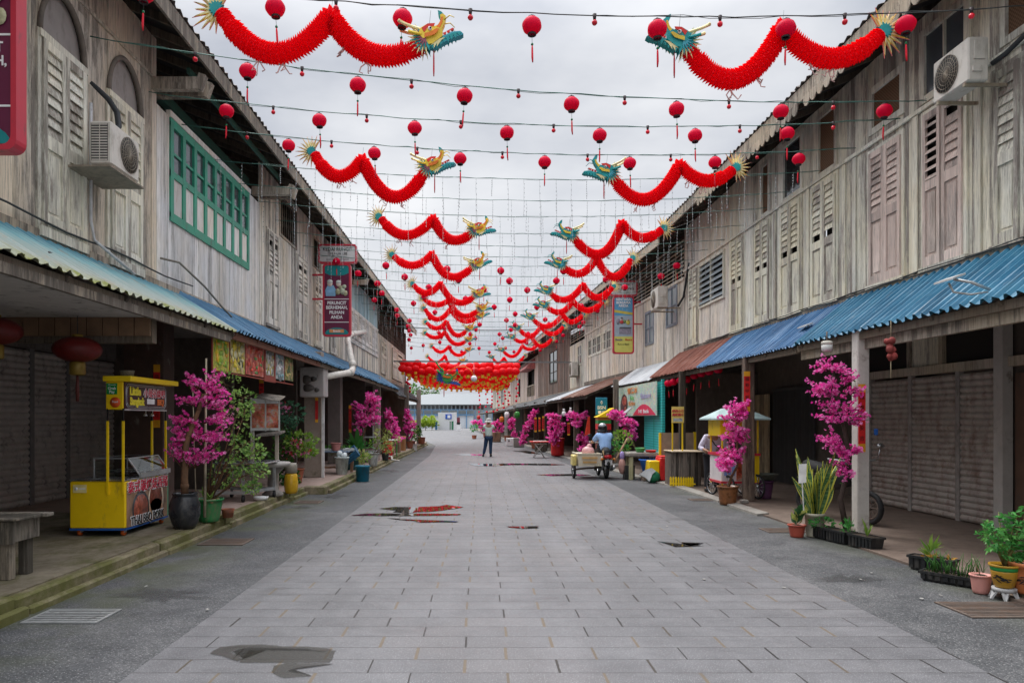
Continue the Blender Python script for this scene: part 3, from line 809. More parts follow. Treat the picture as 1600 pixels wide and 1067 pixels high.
# --- L3: grey boards with louvred shutters and a barred window
hl = [(16.72,18.12,5.97,6.80),(20.0,20.85,5.95,6.7)]
L3 = house('grey boarded shophouse with louvred shutters beside the hanging shop sign', FL, 15.17, 25.2, W_L3, zbL, 7.08, hl+[(15.66,16.5,3.72,5.82),(18.2,19.25,3.75,5.78),(20.1,20.9,3.75,5.78),(22.2,23.1,3.75,5.78)], .15, eave_z=7.0)
barred(L3, FL, 16.72, 18.12, 5.97, 6.80, 8); barred(L3, FL, 20.0, 20.85, 5.95, 6.7, 5)
for (a, b) in ((15.66,16.5),(18.2,19.25),(20.1,20.9),(22.2,23.1)):
    shutters(L3, FL, a, b, 3.74, 5.79, W_L3, zs=4.75, miss=(R.randrange(3,8),))
    architrave(L3, FL, a, b, 3.74, 5.79, W_L3, .05)
awning(L3, FL, 17.02, 26.0, A_blue, 3.60, 3.0, .02, .95, .16)
# --- L4: light-blue boarded band over white louvred casements
L4 = house('shophouse with a light blue board band over white louvred casements', FL, 25.2, 32.4, W_L4, 5.66, 6.75, [], .4, eave_z=7.0, brackets=False)
mb = MB(); planks(mb, FL, 25.2, 32.4, zbL, 4.42, .14); mb.build('lower_boards', W_L3, L4)
for i in range(8):
    a = 25.35+i*.87; leaf(L4, FL, a, a+.82, 4.46, 5.62, W_L2, zs=4.62, nl=9)
mb = MB(); fbox(mb,FL,25.2,32.4,5.62,5.67,-.02,.05); fbox(mb,FL,25.2,32.4,4.40,4.46,-.02,.05); mb.build('window_rail', W_L2, L4)
awning(L4, FL, 26.02, 33.0, A_blue, 3.60, 2.98, .02, .95, .16)
# --- L5: mesh screen above, narrow shutters, cream louvred shutter at the end
L5 = house('last shophouse of the left row with a wire screen gallery and cream shutter', FL, 32.4, 44.0, W_L5, zbL, 5.55, [(37.6,42.6,3.75,5.4)], .15, eave_z=7.0, ends=(False,True), brackets=False)
slats(L5, FL, 32.5, 43.9, 5.58, 6.9, 14, M_beamd, 'gallery_screen', .03)
mb = MB()
for i in range(26): mb.beam(FL.p(32.5+i*.44,5.55,.01), FL.p(32.5+i*.44,6.95,.01), .03, .03)
mb.build('gallery_bar', M_beamd, L5)
leaf(L5, FL, 37.7, 40.0, 3.78, 5.35, W_cream, zs=4.5); leaf(L5, FL, 40.1, 42.5, 3.78, 5.35, W_cream, zs=4.5, miss=(2,5))
shutters(L5, FL, 33.4, 35.2, 3.78, 5.35, W_L5, zs=4.6)
awning(L5, FL, 33.02, 44.0, A_grey2, 3.50, 2.72, .02, .97, .2)
post(L5, -4.75, 44.1, .1, 6.9, .22, .22, M_beamd, 'corner_post')
# ground floors of the left row: pillars, party walls, shop openings
M_pil = mk_conc('pillar_plaster', (.21,.165,.135), (.44,.37,.31), .35, (.10,.085,.04), 1.3)
for (t, x, y, w, d, m) in ((L2,-5.21,11.25,.62,.4,plain('brown_column',(.085,.05,.04),.6,dirt=.15,dcol=(.3,.28,.25))), (L3,-4.27,18.3,.44,.3,M_pil), (L3,-4.85,23.8,.42,.4,mk_conc('grey_column',(.19,.165,.155),(.33,.295,.275),.1)),
                          (L4,-4.3,29.5,.3,.3,M_pil), (L5,-3.75,36.0,.22,.22,M_beam), (L5,-3.72,42.6,.25,.25,M_concw)):
    post(t, x, y, .17, 3.35, w, d, m, 'pillar')
for (t, ss) in ((L3,(15.4,20.0)),(L4,(26.0,32.0))):
    roller(t, FL, ss[0], ss[1], .17, 2.4, -3.07, M_shutd)
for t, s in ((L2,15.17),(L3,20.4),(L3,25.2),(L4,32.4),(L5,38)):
    mb = MB(); fbox(mb,FL,s-.08,s+.08,.1,3.34,-3.1,-.55); mb.build('party_wall', plain('shaded_plaster',(.12,.095,.08),.9,dirt=.4), t)  # plaster coloured dark to carry the shade inside the arcade

# ================================================================ RIGHT ROW
FR = Fr(6.36, -.019, -1)
zbR = 3.70
def prx(x): return FR.px(x, 600)[0]
# --- R1 near house
sh = [(8.22,8.60,3.72,5.78,W_R1), (9.16,9.95,3.74,5.84,W_R1p), (10.47,11.29,3.74,5.80,W_R1p), (12.32,13.2,3.72,5.86,W_R1c), (13.65,14.5,3.72,5.86,W_R1c)]
wins = [(7.7,8.5,6.08,6.75), (9.08,10.02,6.05,7.02), (10.44,11.3,6.12,6.80), (12.33,13.0,6.0,7.1), (13.6,14.45,5.99,7.12), (15.08,15.5,5.99,7.1)]
R1 = house('bleached shophouse with faded pink shutters above the teal blue awning', FR, 2.0, 12.0, W_R1, zbR, 7.25, [h[:4] for h in sh[:3]]+wins[:3], .15, .86, 7.17, back=-1.5, foot=.02, ends=(True,False), brackets=False)
R1b = house('cream shuttered shophouse above the deep blue awning', FR, 12.0, 17.4, W_R1w, zbR, 7.25, [h[:4] for h in sh[3:]]+wins[3:]+[(15.05,15.8,3.72,5.86),(16.5,17.2,3.72,5.86)], .15, .86, 7.17, back=-1.7, foot=.02, brackets=False)
for i, (a, b, c, d, m) in enumerate(sh):
    t = R1 if i < 3 else R1b
    mid = (a+b)/2
    if i == 1:
        leaf(t, FR, a, mid, c, d, m, zs=4.85, miss=(6,), label='pink shutter leaf with a broken louvre'); leaf(t, FR, mid+.03, b, c, d, m, zs=4.85, open_=1, label='pink shutter leaf with open louvres')
    elif i == 0: leaf(t, FR, a, b, c, d, m, zs=4.72)
    else: shutters(t, FR, a, b, c, d, m, zs=4.78, miss=(R.randrange(0,3),) if i != 2 else ())
    architrave(t, FR, a, b, c, d, W_R1w if i in (1,2) else m, .06)
for (a, b) in ((15.05,15.8),(16.5,17.2)): shutters(R1b, FR, a, b, 3.74, 5.84, W_R1c, zs=4.78, miss=(0,)); architrave(R1b, FR, a, b, 3.74, 5.84, W_R1c, .05)
window(R1, FR, *wins[0], W_R1w, M_screen, 1, 1, .06, label='square window closed by a brown screen')
window(R1, FR, *wins[1], W_R1w, M_glass, 2, 1, .07, label='tall glazed window behind the air conditioner')
window(R1, FR, *wins[2], W_R1w, M_screen, 1, 1, .07)
window(R1b, FR, *wins[3], W_R1w, M_screen, 1, 1, .06)
window(R1b, FR, *wins[4], W_R1w, M_glassd, 1, 1, .06); window(R1b, FR, *wins[5], W_R1w, M_screen, 1, 1, .05)
for t, a, b in ((R1,2.0,12.0),(R1b,12.0,17.4)):
    mb = MB(); fbox(mb,FR,a,b,5.93,5.985,.012,.05); mb.build('ledge', W_R1w, t)
for s in (8.9,10.15,11.75,12.07,13.35,14.8,17.3):
    mb = MB(); fbox(mb,FR,s-.05,s+.05,3.7,5.92,.012,.033); mb.build('wall_strip', W_R1w if s < 12 else W_R1c, R1 if s < 12 else R1b)
# scalloped valance under the eaves
for t, a, b in ((R1,3.0,12.0),(R1b,12.0,17.4)):
    mb = MB(); s = a
    while s < b-.2:
        mb.prism([(0,0),(.21,0),(.21,-.10),(.16,-.17),(.105,-.19),(.05,-.17),(0,-.10)], FR.p(s,6.93,.84), V((FR.b,1,0)), UP, .016); s += .22
    mb.build('valance', M_beam, t)
awning(R1, FR, 4.0, 11.98, A_cyan, 3.62, 2.88, .02, .93, .165, .03)
awning(R1b, FR, 12.02, 17.0, A_blue2, 3.60, 2.86, .02, .93, .12, .02)
# ground floor of R1
for a, b in ((10.45,11.32),(11.42,12.55),(12.65,13.8)): roller(R1, FR, a, b, .04, 2.36, -1.46, M_shut, .10, .03)
for s in (11.37,12.6,13.85):
    mb = MB(); fbox(mb,FR,s-.045,s+.045,.03,2.40,-1.5,-1.42); mb.build('shutter_mullion', plain('pale_mullion',(.33,.30,.275),.6,dirt=.3), R1)
mb = MB(); fbox(mb,FR,6.0,14.3,2.40,2.54,-1.5,-1.38); mb.build('shop_beam', M_beam, R1)
mb = MB(); fbox(mb,FR,6.0,14.3,3.08,3.3,-1.5,-1.4); mb.build('shop_beam', M_beam, R1)
for s in (11.75,12.6,14.1):
    mb = MB(); fbox(mb,FR,s-.05,s+.05,2.541,3.079,-1.5,-1.4); mb.build('transom_post', M_beam, R1)
mb = MB(); fbox(mb,FR,11.8,12.55,2.54,3.08,-1.48,-1.44); mb.build('boarded_panel', W_R1, R1)
for a, b in ((10.45,11.7),(12.65,14.05)):
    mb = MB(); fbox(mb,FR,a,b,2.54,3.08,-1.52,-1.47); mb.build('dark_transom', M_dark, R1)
mb = MB(); fbox(mb,FR,10.24,10.42,.03,3.2,-1.45,-1.30); mb.build('door_post', M_concw, R1)
mb = MB(); fbox(mb,FR,9.6,10.2,.03,2.3,-1.49,-1.45); mb.build('side_door', plain('door_brown',(.13,.07,.045),.6,dirt=.2), R1)
mb = MB(); mb.beam(FR.p(4.0,2.72,.75), FR.p(12,2.72,.75), .07, .18); mb.build('awning_beam', M_beam, R1)
M_wpost = mk_conc('whitewashed_post', (.44,.41,.365), (.72,.69,.64), .25, (.18,.14,.10), 1.6)
post(R1, 5.37, 10.15, .02, 2.9, .17, .17, M_wpost)
post(R1b, 5.27, 14.15, .02, 2.9, .19, .19, wood('post_wood',(.20,.155,.12),(.07,.05,.04),.0))
# folding gate & openings of R1b
mb = MB()
for i in range(34):
    s = 16.45+i*.066; fbox(mb,FR,s,s+.03,.04,2.35,-1.64,-1.60)
fbox(mb,FR,16.4,18.7,2.35,2.42,-1.66,-1.58)
mb.build('folding_gate', plain('gate_grey',(.085,.082,.08),.6,.4), R1b)
mb = MB()
for i, s in enumerate((18.9,19.2,19.5)): fbox(mb,FR,s,s+.27,.04,2.3,-1.62,-1.58)
mb.build('timber_door', wood('door_timber',(.32,.25,.16),(.16,.12,.08)), R1b)
# --- R1c stretch up to the break : louvred glass window
R1c = house('grey shophouse with a glass louvre window above the rust red awning', FR, 17.4, 21.0, W_R2, zbR, 7.22, [(17.75,19.55,4.70,5.78),(19.75,20.5,3.75,5.84)], .15, .86, 7.15, back=-1.7, foot=.02, brackets=False)
shutters(R1c, FR, 19.75, 20.5, 3.76, 5.82, W_R1c, zs=4.85); architrave(R1c, FR, 19.75, 20.5, 3.76, 5.82, W_R1c, .05)
wf = MB()
for a, b, c, d in ((17.70,17.76,4.64,5.84),(19.54,19.60,4.64,5.84),(18.62,18.68,4.7,5.78)): fbox(wf,FR,a,b,c,d,-.03,.05)
fbox(wf,FR,17.76,19.54,4.64,4.70,-.03,.05); fbox(wf,FR,17.76,19.54,5.78,5.84,-.03,.05)
lw = wf.build('louvre_window', W_R1w, R1c)
g = MB()
for a, b in ((17.76,18.62),(18.68,19.54)):
    for i in range(7):
        z = 4.73+i*.15
        g.hexa([FR.p(a,z,.06),FR.p(b,z,.06),FR.p(b,z+.004,.066),FR.p(a,z+.004,.066),FR.p(a,z+.13,-.02),FR.p(b,z+.13,-.02),FR.p(b,z+.134,-.014),FR.p(a,z+.134,-.014)],0,.5)
g.build('glass_louvre', glass('pale_glass_slat',(.30,.34,.36),.15), lw)
mb = MB(); fbox(mb,FR,17.4,21.0,5.93,5.985,.012,.05); mb.build('ledge', W_R2, R1c)
awning(R1c, FR, 17.02, 21.4, A_rust, 3.60, 2.86, .02, .93, .13, .02)
post(R1c, 5.10, 18.2, .02, 2.85, .15, .15, M_beamd)

# --- beyond the bend
F2 = Fr(7.2, -.059, -1)
R2 = house('light grey shophouse behind the tall yellow and blue hanging sign', F2, 21.0, 35.4, W_R2, 3.45, 5.75, [(21.65,22.65,4.52,5.72),(24.0,24.95,4.2,5.3),(29.9,31.4,4.62,5.42),(31.7,34.6,4.62,5.42)], .17, .8, 7.0, back=-1.9, foot=.02, brackets=False)
slats(R2, F2, 21.05, 27.5, 5.85, 6.95, 9, M_beam, 'slatted_vent'); 
mb = MB(); planks(mb, F2, 27.5, 35.4, 5.78, 7.05, .17); fbox(mb,F2,21.0,35.4,5.72,5.80,-.02,.05); mb.build('gable_boards', W_R2, R2)
M_wsash = plain('grey_blue_sash', (.22,.25,.29), .5)
window(R2, F2, 21.65, 22.65, 4.52, 5.72, M_wsash, M_glassf, 2, 2, .05, label='modern grey sash window')
window(R2, F2, 24.0, 24.95, 4.2, 5.3, M_wsash, M_glassf, 2, 2, .05)
for i in range(5):
    a = 29.9+i*.94; window(R2, F2, a, a+.85, 4.6, 5.42, W_R1w, M_glass, 2, 2, .07)
awning(R2, F2, 21.42, 26.0, A_white, 3.45, 2.80, .02, .95, .16, .015)
awning(R2, F2, 26.05, 31.0, A_rust2, 3.30, 2.50, .02, 1.95, .16, .025, label='brown rusty awning sheet')
awning(R2, F2, 31.02, 35.4, A_white, 3.22, 2.50, .02, 1.95, .16, .02)
R3 = house('narrow pale shophouse with an air conditioner between grey and brown neighbours', F2, 35.4, 39.4, W_R1w, 3.3, 5.6, [(36.1,37.2,4.4,5.4)], .2, .8, 7.0, back=-1.9, foot=.02, brackets=False)
window(R3, F2, 36.1, 37.2, 4.4, 5.4, W_R1w, M_glass, 2, 2)
slats(R3, F2, 35.5, 39.3, 5.7, 6.9, 9, M_beam, 'slatted_vent')
R4 = house('dark brown boarded shophouse with a dark grey lean-to awning', F2, 39.4, 52.0, W_R3, 3.2, 7.0, [(43.6,46.6,3.9,5.9)], .22, .8, 6.95, back=-1.9, foot=.02, brackets=False)
window(R4, F2, 43.6, 46.6, 3.9, 5.9, M_beamd, M_glassd, 2, 3)
awning(R4, F2, 35.42, 50.5, A_grey, 3.15, 2.40, .02, 1.95, .2, .018)
R5 = house('pinkish grey shophouse hung with strings of small red lanterns', F2, 52.0, 72.0, W_R4, 3.1, 6.3, [(54.0,58.0,3.4,5.4),(63.5,65,3.6,5.2)], .25, .8, 6.4, back=-1.9, foot=.02, brackets=False)
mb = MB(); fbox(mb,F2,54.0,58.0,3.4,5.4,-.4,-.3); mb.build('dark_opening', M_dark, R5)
mb = MB(); mb.hexa([F2.p(53.6,5.4,.01),F2.p(58.4,5.4,.01),F2.p(58.4,5.4,.7),F2.p(53.6,5.4,.7),F2.p(53.6,6.2,.01),F2.p(58.4,6.2,.01),F2.p(58.4,5.46,.72),F2.p(53.6,5.46,.72)])
mb.build('hood', plain('faded_red_hood',(.48,.17,.16),.7,dirt=.3), R5)
mb = MB()
for i in range(10): mb.beam(F2.p(54+i*.44,3.4,.06), F2.p(54+i*.44,4.2,.06), .06, .06)
mb.beam(F2.p(54,4.2,.06), F2.p(58,4.2,.06), .08, .08); mb.build('balcony_rail', M_beam, R5)
awning(R5, F2, 50.52, 66, A_grey2, 3.0, 2.35, .02, 1.9, .25, .02)
R6 = house('far pale shophouse where the right row meets the end of the street', F2, 72.0, 96.0, W_R2, 3.0, 6.1, [(80,83,3.4,5.0)], .3, .8, 6.2, back=-1.9, foot=.02, brackets=False, ends=(False,True))
window(R6, F2, 80, 83, 3.4, 5.0, M_beam, M_glassd, 2, 2)
awning(R6, F2, 66.05, 80, A_rust2, 2.95, 2.3, .02, 1.9, .3, .02); awning(R6, F2, 80.05, 95, A_grey, 2.9, 2.3, .02, 1.9, .3, .02)
PR = Fr(5.28, -.055, -1)
for (t, y, w, m) in ((R2,24.6,.17,M_beam),(R2,28.7,.2,M_beamd),(R2,32.6,.2,M_beamd),(R4,37.0,.2,M_beamd),(R4,41.2,.2,M_beamd),(R4,46.0,.22,M_beamd),(R5,53,.22,M_beam),(R5,60,.25,M_concw),(R6,74,.3,M_beam),(R6,86,.3,M_concw)):
    x = PR.x(y)+.1 if y > 27 else 4.62
    post(t, x, y, .02, 2.6 if y > 27 else 3.0, w, w, m)
    m2 = MB(); m2.bbox((x-.16,y-.16,.02),(x+.16,y+.16,.12),.02); m2.build('post_base', M_concw, t)
for t, s in ((R1c,19.95),(R1c,21.0),(R2,27.6),(R2,35.4),(R4,43),(R4,52),(R5,62)):
    fr = FR if s < 21.5 else F2
    mb = MB(); fbox(mb,fr,s-.07,s+.07,.03,2.9,-1.9,.0); mb.build('party_wall', plain('shaded_plaster',(.12,.095,.08),.9,dirt=.4), t)  # same dark plaster, with the arcade shade in its colour
# ================================================================ things hung over the street
M_wire = plain('wire_black', (.03,.035,.035), .6)
M_wireg = plain('wire_green', (.055,.15,.12), .6)
M_icicle = plain('icicle_wire', (.52,.55,.55), .5)
def thin(a, c, f):
    """thin cloth or paper: part of the daylight comes through"""
    tr = a.n('ShaderNodeBsdfTranslucent', None, Color=c); mx_ = a.n('ShaderNodeMixShader', None, i0=f)
    out = a.nt.nodes['Material Output']
    a.nt.links.new(a.b.outputs[0], mx_.inputs[1]); a.nt.links.new(tr.outputs[0], mx_.inputs[2]); a.nt.links.new(mx_.outputs[0], out.inputs[0])
    return a.mat
def lred(name, c, rough=.55):
    a = NT(name); s = a.sep(a.coord())
    w = a.n('ShaderNodeTexWave', None, Vector=a.coord((0,0,1)), Scale=22).outputs[1]
    c = a.mix(a.mr(w, 0, 1, 0, .35), c, tuple(x*.55 for x in c))
    a.out(c, rough, 0, .2); return thin(a, c, .45)
M_lan = lred('lantern_red', (.84,.002,.062))
M_lan2 = lred('lantern_scarlet', (.92,.012,.022))
M_tas = plain('tassel_red', (.62,.012,.03), .7)
M_cap = plain('lantern_ring', (.035,.022,.024), .6)
M_bead = plain('jade_bead', (.01,.20,.07), .35)
M_bulb = plain('bulb_red', (.70,.01,.03), .25)
M_yel = plain('tassel_yellow', (.85,.50,.04), .6)
def lantern_meshes(r, detailed=True, par=None):
    g = MB(); prof = []
    for i in range(13):
        a = -1.18+2.36*i/12
        prof.append((r*math.cos(a)*1.03, r*.93*math.sin(a)))
    g.lathe((0,0,0), prof, 20, lobes=10, amp=.018)
    c = MB(); zt = r*.93*math.sin(1.18); c.lathe((0,0,-zt), [(r*.42,.012),(r*.46,0),(r*.46,-r*.17),(r*.40,-r*.17),(r*.38,0)], 14); 
    u = MB(); u.lathe((0,0,zt), [(r*.40,-.01),(r*.42,r*.10),(r*.2,r*.12),(r*.12,r*.3),(.004,r*.32)], 12)
    t = MB(); t.cyl((0,0,-zt), (0,0,-r*1.95), .0022, n=4, m=0)
    t.ball((0,0,-r*2.0), r*.15, 8, 5, m=1)
    t.tube([(0,0,-r*2.1),(0,0,-r*2.4),(0,0,-r*3.4),(.006,0,-r*3.95)], [r*.06,r*.10,r*.115,r*.07], 8, m=2)
    return g, c, u, t
def lantern_proto(name, label, group, r, mats=(M_lan,)):
    t = thing(name, label, 'lantern', (0,0,0), group)
    g, c, u, s = lantern_meshes(r)
    g.build('globe', mats[0], t); c.build('ring', M_cap, t); u.build('top_cap', M_cap, t); s.build('tassel', [M_wire, M_bead, M_tas], t)
    return t

# ---- cross-street strings. each: distance at the left wall, middle, right wall
LXW, RXW = -4.62, None
def strand(yl, yr, zl, zr, sag):
    xl = -4.64; xr = FR.x(yr)-.05 if yr < 21 else F2.x(yr)-.05
    def pt(u):
        return V((xl+(xr-xl)*u, yl+(yr-yl)*u, zl+(zr-zl)*u-sag*4*u*(1-u)))
    pt.xl, pt.xr = xl, xr
    return pt
ORD = ['first','second','third','fourth','fifth','sixth','seventh','eighth','ninth','tenth','eleventh','twelfth','13th','14th','15th','16th','17th','18th','19th','20th','21st','22nd','23rd','24th','25th']
def light_string(pt, label, bulbs=(), icicle=0, r=.0055, col=M_wire):
    o = pt(.5)
    t = thing('light_string', label, 'light string', o, 'light strings over the street')
    mb = MB(); n = 40
    mb.tube([pt(i/n)+V((0,0,R.uniform(-.008,.008))) for i in range(n+1)], r, 5)
    mb.tube([pt(i/n)+V((0,R.uniform(-.01,.01),R.uniform(-.02,.02))) for i in range(n+1)], r*.6, 4)
    mb.build('wire', col, t)
    if bulbs:
        for x in bulbs:
            u = (x-pt.xl)/(pt.xr-pt.xl)
            if not .01 < u < .99: continue
            p = pt(u); b = MB()
            b.cyl(p+V((0,0,.012)), p-V((0,0,.05)), .022, .014, 8, m=0); b.ball(p-V((0,0,.075)), .03, 8, 6, m=1)
            b.build('bulb', [M_cap, M_bulb], t)
    if icicle:
        mb = MB(); k = 0
        lens = [.95,.5,.75,.35,.85,.6]
        x = pt.xl+.1
        while x < pt.xr-.1:
            u = (x-pt.xl)/(pt.xr-pt.xl); p = pt(u); L = lens[k % 6]*R.uniform(.8,1.15)*icicle
            q = [p+V((R.uniform(-.012,.012),R.uniform(-.012,.012),-L*j/4)) for j in range(5)]
            mb.tube(q, .0026, 3, cap=False)
            for j in range(1, 9): mb.obox(p+V((0,0,-L*j/8.2)), (.010,.010,.018))
            k += 1; x += R.uniform(.26,.36)
        mb.build('icicle_lights', M_icicle, t)
    return t
lan0 = None; LN = 0
LGROUP = 'red lanterns on the strings over the street'
def hang_lantern(p, label, r=.098):
    global lan0, LN
    LN += 1
    if lan0 is None:
        lan0 = lantern_proto('lantern', label, LGROUP, .098); o = lan0; o.location = p-V((0,0,.13))
    else: o = clone(lan0, p-V((0,0,.13)), label)
    o.rotation_euler[2] = R.random()*6
    s = r/.098; o.scale = (s,s,s)
    o.rotation_euler[0] = R.uniform(-.06,.06); o.rotation_euler[1] = R.uniform(-.05,.05)
    return o
SD = [(7.3,7.6,6.28,6.06,.32),(8.5,9.85,6.18,6.02,.27),(10.0,10.45,6.2,6.02,.27),(11.1,11.65,6.2,6.05,.27)]
def invx(pt, x, u0=.5):   # X on the string that the photo shows at pixel x
    u = u0
    for _ in range(12):
        p = pt(u); u += ((x-CX)*p.y/F-p.x)/(pt.xr-pt.xl)
    return u
LPX = [(225,430,629,831,1027,1228,1415),(387,559,726,893,1057,1220,1382),(354,499,648,792,937,1086,1230),(451,585,719,851,984,1117,1248)]
BPX = [(130,525,735,929,1125,1320,1518),(305,472,643,810,976,1139,1302),(427,573,720,865,1012,1156,1302),(386,518,652,785,918,1048,1183)]
names = ['nearest','second','third','fourth']
for k in range(4):
    pt = strand(*SD[k])
    bl = [pt(invx(pt,x)).x for x in BPX[k]]
    light_string(pt, '%s lantern string crossing the street with small red bulbs on it' % names[k], bl, 0, .006, M_wireg if k else M_wire)
    for i, x in enumerate(LPX[k]):
        p = pt(invx(pt, x))
        hang_lantern(p, 'round red tasselled lantern, %s from left on the %s lantern string' % (ORD[i], names[k]))
# strings with icicle lights further down
y = 12.6; k = 0; far_strings = []
while y < 37:
    pt = strand(y-.1, y+.1, 6.16+R.uniform(-.04,.04), 6.06+R.uniform(-.04,.04), .25)
    far_strings.append((y, pt))
    light_string(pt, 'string of dangling white icicle lights, %s behind the four lantern strings' % ORD[k], (), 1.0 if y < 30 else .8, .005, M_wireg)
    k += 1; y += 1.22 if y < 21 else 1.7
j = 0
for (y, pt) in [(y, p) for y, p in far_strings if y > 19.0]+[(yy, strand(yy,yy,6.15,6.05,.25)) for yy in (39,41.5,44)]:
    off = R.random()*1.2; x = -4.3+off; i = 0
    if y > 38: 
        light_string(pt, 'far light string with red lanterns, %s beyond the last icicle lights' % ORD[j-9 if j >= 9 else 0], (), 0, .006, M_wire)
    xs = []
    while x < pt.xr-.3: xs.append(x); x += R.uniform(1.35,1.75)
    for x in xs:
        p = pt((x-pt.xl)/(pt.xr-pt.xl))
        hang_lantern(p, 'small distant red lantern, %s from left on the %s row beyond the icicle lights' % (ORD[i], ORD[j]), .10); i += 1
    j += 1
# thick black cable and the pipe gate that closes the view
mb = MB(); mb.tube([V((-4.7+10.3*u, 33.5, 6.05-.55*4*u*(1-u)*.5)) for u in [i/20 for i in range(21)]], .02, 5)
tag(mb.build('power_cable', M_wire, None, (0,33.5,5.5)), 'thick black cable sagging across the street beyond the dragons', 'cable')
mb = MB(); mb.beam((-4.6,37.6,4.66), (4.9,37.6,4.60), .07, .07); 
tag(mb.build('cross_pole', plain('pole_grey',(.16,.17,.17),.5), None, (0,37.6,4.6)), 'long grey horizontal pole across the street above the lantern canopy', 'pole')

# ================================================================ dragons
def frill(name, c, c2):
    a = NT(name); n = a.noise(a.coord(), 45, 4)
    cc = a.mix(a.mr(n, .3, .7), c, c2); a.out(cc, .6, 0, .2); return thin(a, cc, .62)
M_dr = frill('dragon_paper_red', (1.0,.012,.035), (.88,.006,.022))
M_dtr = plain('dragon_trim_white', (.75,.45,.42), .6)
M_teal = plain('dragon_teal', (.01,.30,.30), .5); M_oran = plain('dragon_orange', (.80,.20,.02), .5); M_gold = plain('dragon_yellow', (.82,.58,.05), .5)
M_pink = plain('dragon_pink', (.78,.22,.24), .5); M_cream = plain('dragon_cream', (.80,.70,.36), .5); M_sky = plain('dragon_blue', (.05,.36,.45), .5)
M_eye = plain('eye_black', (.01,.01,.01), .3); M_wht = plain('white_paint', (.8,.8,.8), .5); M_plum = plain('dragon_plum', (.30,.08,.11), .6); M_dred = plain('dragon_red', (.72,.03,.02), .5)
def arc3(a, m, b, n):
    """parabola through three points (a, lowest m, b)"""
    out = []; 
    L1 = (m-a).length; L2 = (b-m).length; tm = L1/(L1+L2)
    for i in range(n+1):
        t = i/n
        l0 = (t-tm)*(t-1)/((0-tm)*(0-1)); l1 = t*(t-1)/(tm*(tm-1)); l2 = t*(t-tm)/(1*(1-tm))
        out.append(a*l0+m*l1+b*l2)
    return out
def dragon_body(pts, r, nn, t):
    # resample
    d = [0]
    for a, b in zip(pts[:-1], pts[1:]): d.append(d[-1]+(b-a).length)
    L = d[-1]; step = .030*nn; n = int(L/step); mb = MB(); tr = MB()
    def at(s):
        for i in range(len(d)-1):
            if d[i+1] >= s:
                return pts[i].lerp(pts[i+1], (s-d[i])/max(1e-6, d[i+1]-d[i]))
        return pts[-1].copy()
    prev = None; N = 14; vs = []; rings = 0
    for i in range(n+1):
        s = i*L/n; p = at(s); q = (at(min(L, s+.05))-at(max(0, s-.05)))
        if q.length < 1e-6: q = V((1,0,0))
        q.normalize(); a = V((0,1,0)); a = (a-q*a.dot(q)).normalized(); b = q.cross(a)
        taper = 1.0 if .06 < s/L < .94 else .82
        for (k, rr, sh, spike) in ((0, .76, 0, 0), (1, 1.0, .45, 1)):
            pp = p+q*(step*sh)
            for j in range(N*2):
                ang = PI*j/N+(i % 2)*PI/N*.9
                rad = r*taper*rr*(1+(.14 if (j % 2 == 0) else -.10)*spike+R.uniform(-.03,.03))
                vs.append(pp+q*(.02*spike*(1 if j % 2 == 0 else 0))+(a*math.cos(ang)+b*math.sin(ang))*rad)
            rings += 1
        if i % 9 == 4:
            ang = R.uniform(0,6.28); c = p+(a*math.cos(ang)+b*math.sin(ang))*r*1.0; tr.ball(c, .009, 5, 4)
    M2 = N*2; fs = []
    for k in range(rings-1):
        for j in range(M2):
            jj = (j+1) % M2; fs.append((k*M2+j, k*M2+jj, (k+1)*M2+jj, (k+1)*M2+j))
    fs.append(tuple(range(M2-1,-1,-1))); fs.append(tuple(range((rings-1)*M2, rings*M2)))
    mb.add(vs, fs, 0, .5); mb.build('body', M_dr, t)
    # dangling foot ribbons and back spikes
    for fr_ in (.22,.32,.66,.78):
        rb = MB()
        p = at(L*fr_)-V((0,0,r))
        for q in range(3):
            e = p+V((R.uniform(-.09,.09), R.uniform(-.03,.03), -R.uniform(.05,.14)))
            rb.tube([p, (p+e)/2+V((R.uniform(-.04,.04),0,0)), e, e+V((R.uniform(-.05,.05),0,R.uniform(-.02,.05)))], .007, 4)
        rb.build('claw_ribbon', M_dtr, t)
def spiky(c, r0, r1, a0, a1, n):
    """outline of a fan of flame tips between two angles"""
    out = [(c[0]+r0*math.cos(a0)*.2, c[1]+r0*math.sin(a0)*.2)]
    for i in range(n):
        a = a0+(a1-a0)*i/n; b = a0+(a1-a0)*(i+.5)/n
        out.append((c[0]+r0*math.cos(a), c[1]+r0*math.sin(a)))
        rr = r1*R.uniform(.82,1.12); out.append((c[0]+rr*math.cos(b), c[1]+rr*math.sin(b)))
    out.append((c[0]+r0*math.cos(a1), c[1]+r0*math.sin(a1)))
    return out
HMATS = [M_teal, M_oran, M_gold, M_pink, M_cream, M_sky, M_eye, M_wht, M_plum, M_dred]
HM2 = [M_teal, M_gold, M_teal, M_pink, M_cream, M_teal, M_eye, M_wht, M_sky, M_dred]
